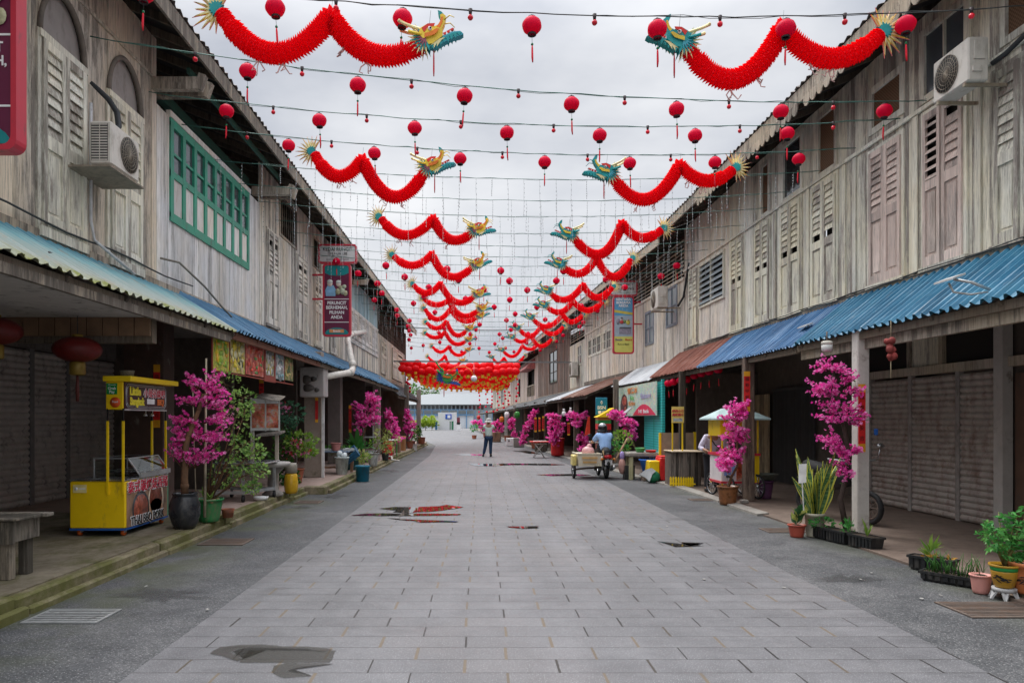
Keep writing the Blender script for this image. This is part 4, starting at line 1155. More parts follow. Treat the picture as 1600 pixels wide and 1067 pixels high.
def dragon_head(t, o, dx, s, tilt=.0, mats=HMATS, name='head'):
    """head built from layered cut shapes on both cheeks round a solid skull; +a = towards the nose"""
    u = V((dx*math.cos(tilt), 0, math.sin(tilt))); w = V((-dx*math.sin(tilt), 0, math.cos(tilt)))
    n = V((0,1,0)); mb = MB()
    def pr(poly, off, th, m):
        for sg in (-1, 1): mb.prism([(a*s,b*s) for a, b in poly], o+n*(off*sg*s), u, w, th*s, m)
    # skull
    mb.prism([(a*s,b*s) for a, b in [(-.16,-.10),(.10,-.14),(.30,-.07),(.34,.05),(.22,.13),(0,.16),(-.14,.10)]], o, u, w, .20*s, 2)
    # mane of flame tips, three layers
    pr(spiky((-.02,0), .13, .31, math.radians(95), math.radians(275), 10), .085, .012, 4)
    pr(spiky((.0,-.01), .12, .26, math.radians(100), math.radians(285), 9), .10, .012, 0)
    pr(spiky((.03,.0), .09, .19, math.radians(120), math.radians(260), 7), .115, .012, 8)
    # face plate, brow, cheek, eye
    pr([(-.03,-.02),(.10,-.03),(.20,.01),(.24,.08),(.20,.15),(.10,.19),(-.02,.16),(-.08,.08)], .118, .014, 2)
    pr([(.02,.07),(.10,.13),(.21,.12),(.24,.16),(.12,.19),(.0,.15)], .128, .012, 9)
    pr([(.0,-.02),(.18,-.02),(.28,.04),(.24,.07),(.12,.04),(.02,.05)], .128, .012, 1)
    for sg in (-1, 1):
        e = o+u*(.13*s)+w*(.095*s)+n*(.135*sg*s); mb.ball(e, .036*s, 8, 6, 7); mb.ball(e+n*(.02*sg*s)+u*.008*s, .022*s, 6, 5, 6)
    # snout curling up, nose
    mb.prism([(a*s,b*s) for a, b in [(.22,.02),(.32,.06),(.40,.15),(.46,.26),(.42,.31),(.37,.30),(.36,.22),(.29,.15),(.20,.14)]], o, u, w, .15*s, 2)
    pr([(.29,.08),(.37,.16),(.41,.25),(.38,.26),(.33,.18),(.26,.13)], .078, .012, 1)
    pr([(.36,.27),(.44,.30),(.41,.36),(.36,.40),(.35,.33)], .05, .016, 0)
    # lower jaw with beard fringe, teeth, tongue
    mb.prism([(a*s,b*s) for a, b in [(.0,-.13),(.16,-.12),(.32,-.06),(.48,-.03),(.62,-.06),(.66,-.12),(.60,-.14),(.46,-.13),(.30,-.16),(.10,-.20)]], o, u, w, .14*s, 5)
    fr_ = []
    for i in range(9):
        a = .0+.07*i; fr_ += [(a,-.13+.006*i),(a+.02,-.24+.012*i+R.uniform(-.02,.02))]
    fr_ += [(.64,-.09),(.5,-.06),(.3,-.09),(.1,-.12)]
    pr(fr_, .078, .010, 0)
    pr([(.06,-.16),(.12,-.15),(.10,-.22),(.18,-.15),(.16,-.21),(.26,-.13),(.34,-.10),(.2,-.09)], .088, .010, 4)
    for i in range(4): pr([(.30+.07*i,-.05),(.34+.07*i,-.05),(.32+.07*i,.015)], .06, .012, 7)
    mb.prism([(a*s,b*s) for a, b in [(.20,-.05),(.40,-.02),(.54,.03),(.52,.05),(.38,.02),(.2,0)]], o, u, w, .06*s, 9)
    # horns and whiskers
    for sg in (-1, 1):
        mb.tube([o+u*(a*s)+w*(b*s)+n*(c*sg*s) for a, b, c in [(.02,.13,.07),(-.10,.20,.10),(-.22,.27,.13),(-.33,.36,.15)]], [.03*s,.028*s,.026*s,.028*s], 6, 4)
        mb.ball(o+u*(-.33*s)+w*(.365*s)+n*(.15*sg*s), .034*s, 6, 5, 4)
        mb.tube([o+u*(a*s)+w*(b*s)+n*(c*sg*s) for a, b, c in [(-.02,.05,.10),(-.14,.09,.15),(-.24,.14,.18)]], [.024*s,.026*s,.026*s], 6, 2)
        mb.tube([o+u*(a*s)+w*(b*s)+n*(c*sg*s) for a, b, c in [(.40,.20,.06),(.52,.22,.12),(.58,.14,.16)]], [.012*s,.010*s,.006*s], 5, 2)
    h = mb.build(name, mats, t)
    tb = MB(); p = o+u*(.10*s)-w*(.2*s)
    tb.tube([p, p-V((0,0,.12*s)), p-V((0,0,.36*s)), p-V((0,0,.46*s))], [.006*s,.014*s,.016*s,.010*s], 6); tb.build('beard_tassel', M_tas, h)
def dragon_tail(t, p, dx, s):
    mb = MB(); u = V((dx,0,.35)).normalized(); w = V((-dx*.35,0,1)).normalized()
    for off, col, r0, r1, k in ((-.02,3,.15,.40,13),(.0,4,.14,.34,13),(.02,2,.12,.27,11)):
        poly = [(a*s,b*s) for a, b in spiky((0.0,0), r0, r1, math.radians(-115), math.radians(115), k)]
        mb.prism(poly, p+V((0,-off*s,0)), u, w, .010, col)
        mb.prism([(a*.92,b*.92) for a, b in poly], p+V((0,-(off+.008)*s,0)), u, w, .010, 2 if col == 3 else 4)
    for sg in (-1,1): mb.prism([(a*s,b*s) for a, b in spiky((.0,0), .08, .125, math.radians(-180), math.radians(180), 14)], p+V((0,.045*sg*s,0)), u, w, .02, 0)
    mb.ball(p, .06*s, 8, 6, 5, sc3=(1,.8,1))
    mb.build('tail', HMATS, t)
DL = [((345,20),(430,84),(517,26),(598,88),(655,74)), ((491,240),(532,276),(566,250),(622,308),(664,268)), ((595,341),(632,368),(677,342),(712,376),(738,364)),
 ((615,400),(643,415),(675,397),(708,433),(739,417)), ((646,445),(665,458),(688,443),(724,473),(742,462)), ((662,466.5),(681.5,476.5),(701,469),(729,494),(748,484)),
 ((664,482.5),(682.5,499),(704,482.5),(729,502),(746,495.5)), ((666.5,504),(682.5,513),(697.5,502),(718,524),(730,515)), ((665.6,521),(680.6,527.5),(695.6,518.5),(716,538),(729,532)),
 ((676,541.5),(688,550),(701,541.5),(717,555),(729,548)), ((669,557.5),(680.6,566),(695.6,555.5),(707,572.5),(720,565))]
DR = [((1375,54),(1296,92),(1222,46),(1132,124),(1075,78)), ((1146,265),(1107,283),(1062,258),(1000,312),(957,277)), ((1034,359),(1002,372),(972,349),(932,398),(896,371)),
 ((986,405),(960,433),(932,402),(900,428),(880,416)), ((957,449),(932,465),(911,445),(875,468),(859,457)), ((942,471),(917,485),(895,470),(872,488),(854,479)),
 ((910,492),(892,503),(879,491),(850,510),(832,497.5)), ((880,510),(862,522),(845,510),(827,525),(811,514)), ((862,529),(846,541),(829,523),(814,534),(802.6,528)),
 ((840,539),(827,546),(816,540),(799,557),(786,548)), ((819,556),(799,571),(787.5,559),(778,567),(770,559))]
for side, LST in (('left', DL), ('right', DR)):
    dx = 1 if side == 'left' else -1
    for k, px in enumerate(LST):
        d = 4.17*F/(654-px[2][1])
        q = [P(x, y, d) for x, y in px]
        lab = 'red paper dragon, %s in the %s file of dragons over the street' % ('nearest and largest' if k == 0 else ORD[k]+' from the front', side)
        t = thing('paper_dragon', lab, 'paper dragon', q[2]+V((0,0,.1)), 'paper dragons hung in two files')
        nn = 1 if k < 3 else (1.5 if k < 6 else 2.2)
        path = arc3(q[0], q[1], q[2], 26)+arc3(q[2], q[3], q[4], 30)[1:]
        dragon_body(path, .105, nn, t)
        tl = .30 if k == 0 else .2+R.uniform(-.12,.15)
        dragon_head(t, q[4]+V((dx*.06,-.02,.06)), dx, .66 if k else .60, tl, HMATS if dx > 0 else HM2)
        e = (q[0]-q[1]).normalized()
        dragon_tail(t, q[0]+V((-dx*.04,0,.03)), -dx, .68)
        wr = MB()
        for a in (q[2], q[4]+V((dx*.1,0,.18)), q[0]): wr.cyl(a, V((a.x+.02,a.y,a.z+max(.2, 5.85-a.z))), .0022, n=3)
        wr.build('hanging_thread', M_wire, t)

# ================================================================ dense canopy of big lanterns at the end of the street
def canopy_lantern():
    mb = MB()
    mb.lathe((0,0,0), [(.05,-.18),(.14,-.15),(.215,-.06),(.225,0),(.215,.06),(.14,.15),(.05,.18)], 10, 0)
    mb.lathe((0,0,-.17), [(.06,.0),(.085,-.02),(.085,-.13),(.07,-.15),(.001,-.15)], 6, 1)
    return mb.build('lantern', [M_lan2, M_yel])
can0 = None
for r_ in range(9):
    y = 37.9+r_*1.6; zc = 4.30-.03*r_
    n = 18
    for i in range(n):
        x = -4.2+.06*r_+(i+.5*(r_ % 2))*.355+R.uniform(-.06,.06)-.02*r_
        xr = min(1.9-.02*r_, PR.x(y)+.5)
        if x > xr: continue
        p = V((x, y+R.uniform(-.1,.1), zc+R.uniform(-.10,.10)-.18*math.sin(PI*(x+4.2)/8)))
        if can0 is None: can0 = canopy_lantern(); o = can0
        else: o = can0.copy(); COL.objects.link(o)
        o.location = p; o.rotation_euler = (R.uniform(-.1,.1),R.uniform(-.1,.1),R.random()*6)
        s = R.uniform(.92,1.12); o.scale = (s,s,s)
        tag(o, 'scarlet lantern with yellow tassel packed in the dense canopy at the street end', 'lantern', 'lanterns of the dense canopy')
        if r_ < 2:
            for dz in (.30,):
                o2 = can0.copy(); COL.objects.link(o2); o2.location = p+V((.05,.35,dz)); tag(o2, 'scarlet lantern with yellow tassel packed in the dense canopy at the street end', 'lantern', 'lanterns of the dense canopy')
# big painted dragon head with a white pearl in front of the canopy
DH = [plain('head_blue',(.03,.10,.50),.5), M_oran, plain('head_leaf',(.06,.36,.08),.5), M_pink, plain('head_green',(.03,.28,.06),.5), plain('head_slate',(.09,.16,.19),.5), M_eye, M_wht, plain('head_navy',(.02,.05,.22),.5), M_dred]
hp = P(692, 588, 35.5)
t = thing('dragon_head', 'large blue and green painted dragon head in front of the lantern canopy', 'dragon head', hp)
dragon_head(t, hp, 1, 1.5, -.3, DH)
mb = MB(); mb.tube([P(700,580,35.5), P(715,573,35.5), P(728,573,35.5), P(737,580,35.5), P(739,586,35.5)], .02, 5); mb.build('whisker', M_oran, t)
pp = P(740.5, 591.5, 35.3)
mb = MB(); mb.ball(pp, .155, 16, 10); mb.cyl(pp+V((0,0,.15)), pp+V((0,0,.75)), .006, n=4)
tag(mb.build('pearl_lamp', plain('pearl_white',(.72,.72,.75),.35,var=.05), None, pp), 'white round ball hung beside the mouth of the big dragon head', 'ball')
# strings of little red balls down the far right facade, and the bunches on both sides
for i, (px_, y0, y1, n, d) in enumerate(((748,604,646,7,62),(758,600,646,7,60),(768,598,645,8,58),(778,594,643,8,56),(788,582,640,9,53),(797,575,636,9,51),(806,570,630,9,49),(640,598,612,4,41),(636,590,614,6,42.5))):
    a, b = P(px_, y0, d), P(px_+R.uniform(-4,4), y1, d)
    mb = MB(); mb.tube([a, b], .006, 3)
    for k in range(n):
        c = a.lerp(b, (k+.5)/n)+V((R.uniform(-.12,.12),0,R.uniform(-.05,.05))); mb.ball(c, .085, 7, 5, 1)
    side = 'far pink facade' if px_ > 700 else 'last left house corner'
    tag(mb.build('ball_garland', [M_wire, M_lan], None, (a+b)/2), 'string of little red balls on the %s, %s from the left there' % (side, ORD[i] if i < 7 else ORD[8-i]), 'garland', 'strings of red balls on the facades')
# row of red lanterns hanging under the rusty awning
for i, (x, y_) in enumerate(((1044,599),(1052,597),(1063,594),(1073,593),(1085,587),(1096,583.5),(1108,580.5),(1122,577.5))):
    d = 19.6-i*.36
    hang_lantern(P(x, y_, d)+V((0,0,.13)), 'red lantern under the rust red awning, %s from the left in the row of eight' % ORD[i], .10)
# two big oval palace lanterns under the left awning
for i, (x, y_, d, lab) in enumerate(((121,546,8.3,'big dark red oval lantern with a golden foot hanging before the left roller shutters'),(-8,517,7.6,'red oval lantern at the frame edge half hidden under the teal awning'))):
    p = P(x, y_, d)
    t = thing('palace_lantern', lab, 'lantern', p, 'oval lanterns under the left awning')
    mb = MB(); r = .235
    mb.lathe(p, [(r*math.cos(a)+.02, r*.62*math.sin(a)) for a in [(-1.35+2.7*k/12) for k in range(13)]], 24, lobes=12, amp=.025)
    mb.build('globe', plain('palace_red', (.10,.005,.004), .5, var=.4), t)
    mb = MB(); mb.lathe(p-V((0,0,.14)), [(.07,0),(.085,-.02),(.085,-.15),(.06,-.16),(.05,-.01)], 14); mb.build('ring', plain('ring_gold',(.26,.17,.03),.4,.3), t); MB().lathe(p+V((0,0,.14)), [(.06,0),(.06,.03),(.02,.04)], 12).build('top_cap', plain('ring_gold',(.26,.17,.03),.4,.3), t)
    mb = MB(); mb.tube([p-V((0,0,.3)),p-V((0,0,.45)),p-V((0,0,.6))], [.012,.022,.018], 8); mb.build('tassel', plain('dark_tassel',(.10,.02,.015),.7), t)
    mb = MB(); mb.cyl(p+V((0,0,.17)), V((p.x,p.y,2.84)), .005, n=4); mb.build('cord', M_wire, t)
# ================================================================ small-object helpers
def leafmat(name, c0, c1, rough=.45):
    if name in MC: return MC[name]
    a = NT(name); t = a.tint(); n = a.noise(a.coord(), 14, 2)
    c = a.mix(a.ma('ADD', a.ma('MULTIPLY', t, .8), a.ma('MULTIPLY', n, .2)), c0, c1)
    a.out(c, rough, 0, .4); MC[name] = a.mat
    return thin(a, c, .38)
M_leaf = leafmat('leaf_green', (.02,.075,.015), (.10,.25,.035)); M_leafl = leafmat('leaf_light', (.09,.22,.02), (.32,.47,.08)); M_leafd = leafmat('leaf_dark', (.012,.05,.018), (.04,.13,.04))
M_leafv = leafmat('leaf_vivid', (.03,.20,.04), (.12,.42,.09)); M_leafy = leafmat('leaf_yellowish', (.22,.28,.05), (.55,.55,.20)); M_leafb = leafmat('leaf_bluish', (.03,.10,.06), (.10,.24,.13))
M_petal = leafmat('petal_magenta', (.95,.025,.40), (.98,.15,.60), .6); M_petl = leafmat('petal_light', (.96,.17,.55), (.98,.40,.74), .6); M_petd = leafmat('petal_deep', (.58,.012,.26), (.80,.03,.40), .6); M_petp = leafmat('petal_pink', (.70,.10,.30), (.90,.40,.60), .6); M_petr = leafmat('petal_red', (.55,.01,.03), (.8,.08,.10), .6)
M_bark = plain('bark_brown', (.16,.085,.045), .85, var=.4, scale=14, dirt=.3); M_barkd = plain('bark_dark', (.055,.035,.028), .85, var=.4, scale=14)
M_bamb = plain('bamboo_pale', (.42,.36,.25), .7, var=.25, dirt=.3); M_soil = plain('soil', (.045,.03,.02), .95, var=.4, scale=25)
M_blackp = plain('black_plastic', (.018,.019,.02), .45, var=.2, dirt=.3, dcol=(.09,.08,.07)); M_terra = plain('terracotta', (.36,.115,.06), .75, var=.25, dirt=.3, dcol=(.15,.10,.08))
M_red = plain('red_paint', (.62,.02,.02), .5); M_yelp = plain('yellow_paint', (.90,.60,.006), .42, var=.06, dirt=.12, dcol=(.38,.24,.03)); M_yel2 = plain('bright_yellow_paint', (.92,.64,.01), .45, var=.06)
M_alu = plain('aluminium', (.55,.56,.57), .35, .6); M_silver = plain('stainless', (.50,.51,.52), .25, .9); M_rub = plain('rubber', (.015,.015,.016), .75); M_blk = plain('black_paint', (.012,.012,.013), .35)
M_ora = plain('orange_wheel', (.72,.13,.02), .5); M_blue = plain('blue_paint', (.02,.10,.35), .45); M_grn = plain('green_paint', (.02,.27,.06), .45)
M_cl = None
def mk_clear():
    a = NT('clear_glass'); gl = a.n('ShaderNodeBsdfGlossy', None, Roughness=.02); tr = a.n('ShaderNodeBsdfTransparent', None, Color=(.86,.90,.90,1))
    fz = a.n('ShaderNodeLayerWeight', None, Blend=.5).outputs['Facing']; mxs = a.n('ShaderNodeMixShader', None, i0=a.ma('ADD', a.ma('MULTIPLY', a.ma('POWER', fz, 5.0), .6), .05))
    a.nt.links.new(tr.outputs[0], mxs.inputs[1]); a.nt.links.new(gl.outputs[0], mxs.inputs[2]); a.nt.links.new(mxs.outputs[0], a.nt.nodes['Material Output'].inputs[0]); return a.mat
M_cl = mk_clear()
def leaf_add(mb, p, d, size, w=.45, fold=.25, m=0):
    """one folded leaf from p along d"""
    d = d.normalized(); s = d.cross(V((R.uniform(-1,1),R.uniform(-1,1),R.uniform(-.3,1)))); 
    if s.length < .05: s = d.cross(V((1,0,0)))
    s.normalize(); n = s.cross(d)
    L = size; W = size*w*.5
    a = p; b = p+d*(L*.45)+s*W+n*(fold*W); c = p+d*L-n*(L*.1); e = p+d*(L*.45)-s*W+n*(fold*W); f = p+d*(L*.5)
    mb.add([a,b,c,e,f], [(0,1,4),(1,2,4),(2,3,4),(3,0,4)], m, R.random())
def rv(k=1.0):
    while True:
        v = V((R.uniform(-1,1),R.uniform(-1,1),R.uniform(-1,1)))
        if .05 < v.length < 1: return v*k
def bush(mb, c, rad, n, size, w=.5, m=0, up=.2, stems=None, stem_from=None):
    for i in range(n):
        v = rv(); v = v.normalized()*(v.length**.45)
        p = V(c)+V((v.x*rad[0], v.y*rad[1], v.z*rad[2]))
        leaf_add(mb, p, v+rv(.7)+V((0,0,up)), size*R.uniform(.6,1.25), w, .25, m)
        if stems is not None and i % 9 == 0: stems.tube([V(stem_from), (V(stem_from)+p)/2+rv(.04), p], [.006,.004,.002], 4)
def flower(mb, p, n, size, m=0, pet=5):
    n = n.normalized(); a = n.cross(V((.3,.5,.81))).normalized(); b = n.cross(a); t = R.random(); vs = [p]; fs = []
    for i in range(pet):
        q0 = 2*PI*(i-.42)/pet; q1 = 2*PI*(i+.42)/pet; q = 2*PI*i/pet
        vs += [p+(a*math.cos(q0)+b*math.sin(q0))*size*.40+n*size*.12, p+(a*math.cos(q)+b*math.sin(q))*size*.58+n*size*.22, p+(a*math.cos(q1)+b*math.sin(q1))*size*.40+n*size*.12]
        k = 1+3*i; fs.append((0,k,k+1,k+2))
    mb.add(vs, fs, m, t)
def blossom(t, trunk, blobs, d, n_tw=12, per=9, size=.05, mats=None, trunk_r=.03, depth=.25, bark=None):
    """artificial cherry tree: trunk points, then sprays of blossom filling blobs (photo px x,y,rx,ry) at distance d"""
    tb = MB(); tb.tube(trunk, [trunk_r*(1-.6*i/(len(trunk)-1)) for i in range(len(trunk))], 8)
    for i in range(len(trunk)-1):   # knots
        tb.ball(trunk[i].lerp(trunk[i+1], R.random()), trunk_r*R.uniform(.9,1.25)*(1-.5*i/len(trunk)), 6, 5)
    fl = MB()
    for (x, y, rx, ry) in blobs:
        c = P(x, y, d); k = d/F
        for j in range(int(n_tw*1.15)):
            v = rv(1.22); e = c+V((v.x*rx*k, v.y*depth, v.z*ry*k))
            s = min(trunk, key=lambda q: (q-e).length+ (0 if q.z < e.z else .3))
            s = s.lerp(c, .35)
            mid = (s+e)/2+V((R.uniform(-.05,.05),R.uniform(-.05,.05),R.uniform(0,.06)))
            tb.tube([s, mid, e], [.007,.005,.002], 4)
            for q in range(per):
                u = .25+.75*(q+R.random())/per
                p = (s.lerp(mid, u*2) if u < .5 else mid.lerp(e, u*2-1))+rv(.028)
                flower(fl, p, rv(), size*R.uniform(.65,1.2), R.choice((0,0,0,1,1,2)))
                if q == 2 and R.random() < .35: leaf_add(fl, p, rv(), size*1.3, .5, .25, 3)
    tb.build('trunk', bark or M_bark, t); o_ = fl.build('blossom', mats or [M_petal, M_petl, M_petd, M_leaf], t)
def pot(t, c, r0, r1, h, mat, rim=.012, name='pot', soil=True, n=20, belly=0):
    mb = MB(); k = 6
    prof = [(r0*.9,0.0)]+[(r0+(r1-r0)*i/k+belly*math.sin(PI*i/k), h*.02+h*.9*i/k) for i in range(k+1)]+[(r1+rim,h*.92),(r1+rim,h),(r1-.008,h),(r1-.014,h*.86),(.001,h*.86)]
    mb.lathe(c, prof, n); o = mb.build(name, mat, t)
    if soil:
        s = MB(); s.lathe(V(c)+V((0,0,h*.86)), [(r1-.016,0),(r1-.016,.004),(r1*.5,.02),(.001,.025)], 14); s.build('soil', M_soil, t)
    return o
def couplet(x, y, z0, z1, w, label, nx=0):
    """red paper couplet strip with gold ends, facing the camera side of its post"""
    c = V((x, y, (z0+z1)/2)); t = thing('couplet_strip', label, 'couplet', c, 'red couplet strips on the pillars')
    h = z1-z0; g = h*.12
    MB().box((x-w/2,y-.006,z0+g),(x+w/2,y,z1-g)).build('red_paper', M_red, t)
    MB().box((x-w/2,y-.007,z1-g),(x+w/2,y,z1)).box((x-w/2,y-.007,z0),(x+w/2,y,z0+g)).build('gold_end', plain('couplet_gold',(.80,.38,.02),.5), t)
    if w > .08:
        for i, ch in enumerate('福寿平安吉' if h > .4 else '福寿'):
            z = z1-g-(h-2*g)*(i+.5)/5
            text(ch, (x,y-.007,z), (1,0,0), (0,0,1), min(w*.7,(h-2*g)/5*.8), M_blk, t, th=.001)
    return t
def pic(name, kind):
    """printed pictures of food: blotchy colour areas"""
    a = NT(name); s = a.coord()
    n = a.noise(s, 4.2, 3, .6, .6); v = a.vor(s, 26, 1); f = a.noise(s, 17, 5, .75)
    pal = {'fruit': [(.03,.05,.015),(.30,.42,.04),(.72,.60,.05),(.60,.62,.30)], 'rice': [(.10,.12,.03),(.45,.40,.08),(.72,.62,.15),(.75,.75,.55)],
           'berry': [(.04,.16,.05),(.55,.05,.04),(.72,.15,.12),(.62,.50,.30)], 'noodle': [(.10,.13,.10),(.42,.46,.42),(.62,.60,.40),(.70,.72,.72)],
           'bowl': [(.10,.20,.22),(.40,.52,.55),(.62,.70,.72),(.34,.20,.20)], 'herb': [(.04,.09,.03),(.12,.26,.08),(.50,.36,.14),(.62,.60,.42)],
           'meat': [(.09,.02,.014),(.26,.06,.035),(.45,.15,.085),(.62,.36,.20)], 'crab': [(.30,.05,.02),(.60,.13,.06),(.75,.30,.18),(.65,.62,.55)], 'cream': [(.85,.82,.62),(.74,.84,.68),(.48,.76,.68),(.88,.84,.64)]}[kind]
    q = a.ma('ADD', a.ma('MULTIPLY', n, .6), a.ma('MULTIPLY', f, .4))
    q = a.mr(q, .36, .64, 0, 1)
    c = a.ramp(q, [(.08,pal[0]),(.34,pal[1]),(.62,pal[2]),(.92,pal[3])])
    c = a.mix(.35, c, a.mix(1.0, c, v, 'MULTIPLY'))
    return a.out(c, .35, 0, .4)
def lap(kind): 
    k = 'print_'+kind
    if k not in MC: MC[k] = pic(k, kind)
    return MC[k]

# ================================================================ LEFT SIDE
# wooden work table at the frame edge
t = thing('wooden_table', 'weathered wooden table on the mossy walkway at the left frame edge', 'table', (-4.6,6.75,.17))
Wt = wood('bench_wood', (.17,.15,.125), (.055,.048,.038), -.03)
mb = MB()
for i in range(4): mb.bbox((-6.2+R.uniform(-.05,.05),6.50+i*.12,.715+R.uniform(-.004,.004)),(-4.20+R.uniform(-.09,.05),6.50+i*.12+.114,.745+R.uniform(-.004,.004)),.006,0)
mb.build('table_top', Wt, t)
mb = MB(); mb.box((-6.1,6.53,.50),(-4.27,6.56,.71)); mb.box((-6.1,6.90,.52),(-4.27,6.93,.71)); mb.box((-4.30,6.56,.52),(-4.27,6.90,.71)); mb.build('apron', Wt, t)
for x, y in ((-4.36,6.60),(-4.36,6.86),(-5.9,6.60),(-5.9,6.86)):
    mb = MB(); mb.bbox((x-.045,y-.045,.17),(x+.045,y+.045,.71),.006); mb.build('leg', Wt, t)
mb = MB(); mb.beam((-4.40,6.60,.28),(-4.66,6.60,.56),.05,.05); mb.build('brace', Wt, t)

# ---- yellow barbecue cart
t = thing('food_cart', 'yellow Thai barbecue pork cart with glass case and lit sign box on the left walkway', 'food cart', (-4.83,9.62,.17))
x0, x1, y0, y1, zf = -5.18, -4.48, 9.02, 10.25, .17
MB().bbox((x0,y0,zf+.10),(x1,y1,.86),.012).build('body', M_yelp, t)
mb = MB(); mb.box((x0-.003,y0-.003,zf+.075),(x1+.003,y1+.003,zf+.10)); mb.build('base_rim', M_blue, t)
mb = MB(); mb.bbox((x0-.01,y0-.01,.861),(x1+.005,y1+.01,.885),.006); mb.build('counter', M_silver, t)
for x, y in ((x0+.09,y0+.08),(x1-.06,y0+.08),(x0+.09,y1-.08),(x1-.06,y1-.08)):
    mb = MB(); mb.box((x-.025,y-.03,zf+.04),(x+.025,y+.03,zf+.075),1); mb.cyl((x-.018,y,zf+.042),(x+.018,y,zf+.042),.042,n=14,m=0); mb.build('caster', [M_ora, M_steel], t)
# printed front panel
mb = MB(); mb.box((x1+.001,y0+.03,zf+.105),(x1+.006,y1-.04,.845)); pn = mb.build('front_panel', plain('print_timber',(.42,.25,.16),.5,var=.3,dirt=.5,dcol=(.03,.02,.02)), t)
fp = MB()
for (cy_, cz, ry, rz, k) in ((9.42,.47,.20,.19,1),(9.85,.56,.19,.22,1),(9.85,.44,.2,.12,2),(9.42,.48,.235,.225,0),(9.86,.55,.23,.255,3)):
    fp.lathe((x1+.007+(.0 if k in (0,3) else .002), cy_, cz), [(.001,0),(1,0),(1,.001),(.001,.001)], 20, k, ax=Matrix(((0,0,1),(ry,0,0),(0,rz,0))))
fp.build('food_print', [plain('print_plate',(.05,.055,.06),.4), plain('print_meat',(.32,.085,.05),.4,var=.85,scale=20), plain('print_fat',(.70,.42,.25),.4,var=.3), plain('print_dish',(.66,.55,.42),.4)], pn)
U, Wv = V((0,1,0)), V((0,0,1)); M_txw = plain('letter_white',(.82,.82,.82),.5,var=.02); M_txr = plain('letter_red',(.62,.02,.06),.5,var=.05); M_txy = plain('letter_yellow',(.85,.75,.05),.5,var=.05); M_txk = plain('letter_black',(.02,.02,.02),.5); M_txp = plain('letter_pink',(.85,.35,.45),.5,var=.05)
text('泰式碳烤烧香猪', (x1+.009,9.63,.765), U, Wv, .165, M_txw, pn, bold=.05); text('泰式碳烤烧香猪', (x1+.012,9.63,.765), U, Wv, .165, M_txr, pn, bold=.012)
text('THAI BBQ PORK', (x1+.011,9.60,.335), U, Wv, .150, M_txw, pn, bold=.06, sx=.85); text('THAI BBQ PORK', (x1+.016,9.60,.335), U, Wv, .150, M_txk, pn, bold=.012, sx=.85)
mb = MB(); mb.box((x1+.001,y1-.04,zf+.105),(x1+.005,y1,.86)); mb.build('edge_strip', plain('green_edge',(.10,.35,.20),.5), pn)
mb = MB(); mb.box((x0+.05,y0-.014,.72),(x0+.22,y0-.011,.82)); st = mb.build('sticker', plain('sticker_yellow',(.80,.68,.30),.5), t)
mb = MB(); mb.lathe((x0+.09,y0-.015,.77), [(.001,0),(.022,0),(.022,.001),(.001,.001)], 12, ax=Matrix(((1,0,0),(0,0,-1),(0,1,0)))); mb.box((x0+.118,y0-.0155,.762),(x0+.205,y0-.0142,.778)); mb.build('sticker_mark', M_txw, st)
# posts, sign box and roof over the street half
px0, px1 = -4.695, -4.50
for x, y in ((px0,y0-.012),(px1,y0-.012),(px0,y1-.03),(px1,y1-.03)):
    mb = MB(); mb.box((x-.012,y-.012,.70 if y < 9.5 else .88),(x+.012,y+.012,1.62)); mb.box((x-.008,y-.008,1.62),(x+.008,y+.008,1.78),1); mb.build('post', [M_yelp, M_blk], t)
MB().bbox((px0-.02,y0-.02,1.765),(px1+.0,y1,2.115),.006).build('sign_box', M_yelp, t)
MB().bbox((px0-.04,y0-.06,2.117),(px1+.12,y1+.12,2.185),.006).build('roof', M_yel2, t)
sp = MB(); sp.box((px1+.001,y0+.0,1.765),(px1+.012,y1-.03,2.112)); sg = sp.build('sign_panel', plain('sign_plum',(.045,.012,.022),.3,var=.05), t)
fr_ = MB(); zc, yc = 1.94, (y0+y1-.03)/2
a_, b_ = .57, .15; oct_ = [(-a_,-b_+.05),(-a_+.05,-b_),(a_-.05,-b_),(a_,-b_+.05),(a_,b_-.05),(a_-.05,b_),(-a_+.05,b_),(-a_,b_-.05)]
fr_.tube([V((px1+.015,yc+p,zc+q)) for p, q in oct_+oct_[:1]], .006, 5); a_, b_ = .545, .125
fr_.tube([V((px1+.015,yc+p*.96,zc+q*.86)) for p, q in oct_+oct_[:1]], .004, 5); fr_.box((px1+.001,y0,1.755),(px1+.016,y1-.03,1.772)); fr_.build('sign_frame', M_alu, sg)
text('Little', (px1+.014,9.29,2.0), U, Wv, .15, M_txy, sg, bold=.03, sx=.95); text('Bangkok', (px1+.014,9.34,1.87), U, Wv, .14, M_txy, sg, bold=.03, sx=.80)
text('小曼谷烧吧', (px1+.014,9.83,1.985), U, Wv, .125, M_txw, sg, bold=.04); text('小曼谷烧吧', (px1+.018,9.83,1.985), U, Wv, .125, M_txr, sg, bold=.0)
text('BBQ!', (px1+.016,10.02,1.87), U, Wv, .115, plain('letter_orange',(.80,.20,.05),.5), sg, bold=.02, sx=.8)
mb = MB(); mb.box((px1+.014,9.62,1.845),(px1+.02,9.83,1.915)); mb.tube([(px1+.016,9.64,1.915),(px1+.016,9.67,1.95)],.003,4); mb.tube([(px1+.016,9.81,1.915),(px1+.016,9.78,1.95)],.003,4); mb.build('price_card', M_wht, sg)
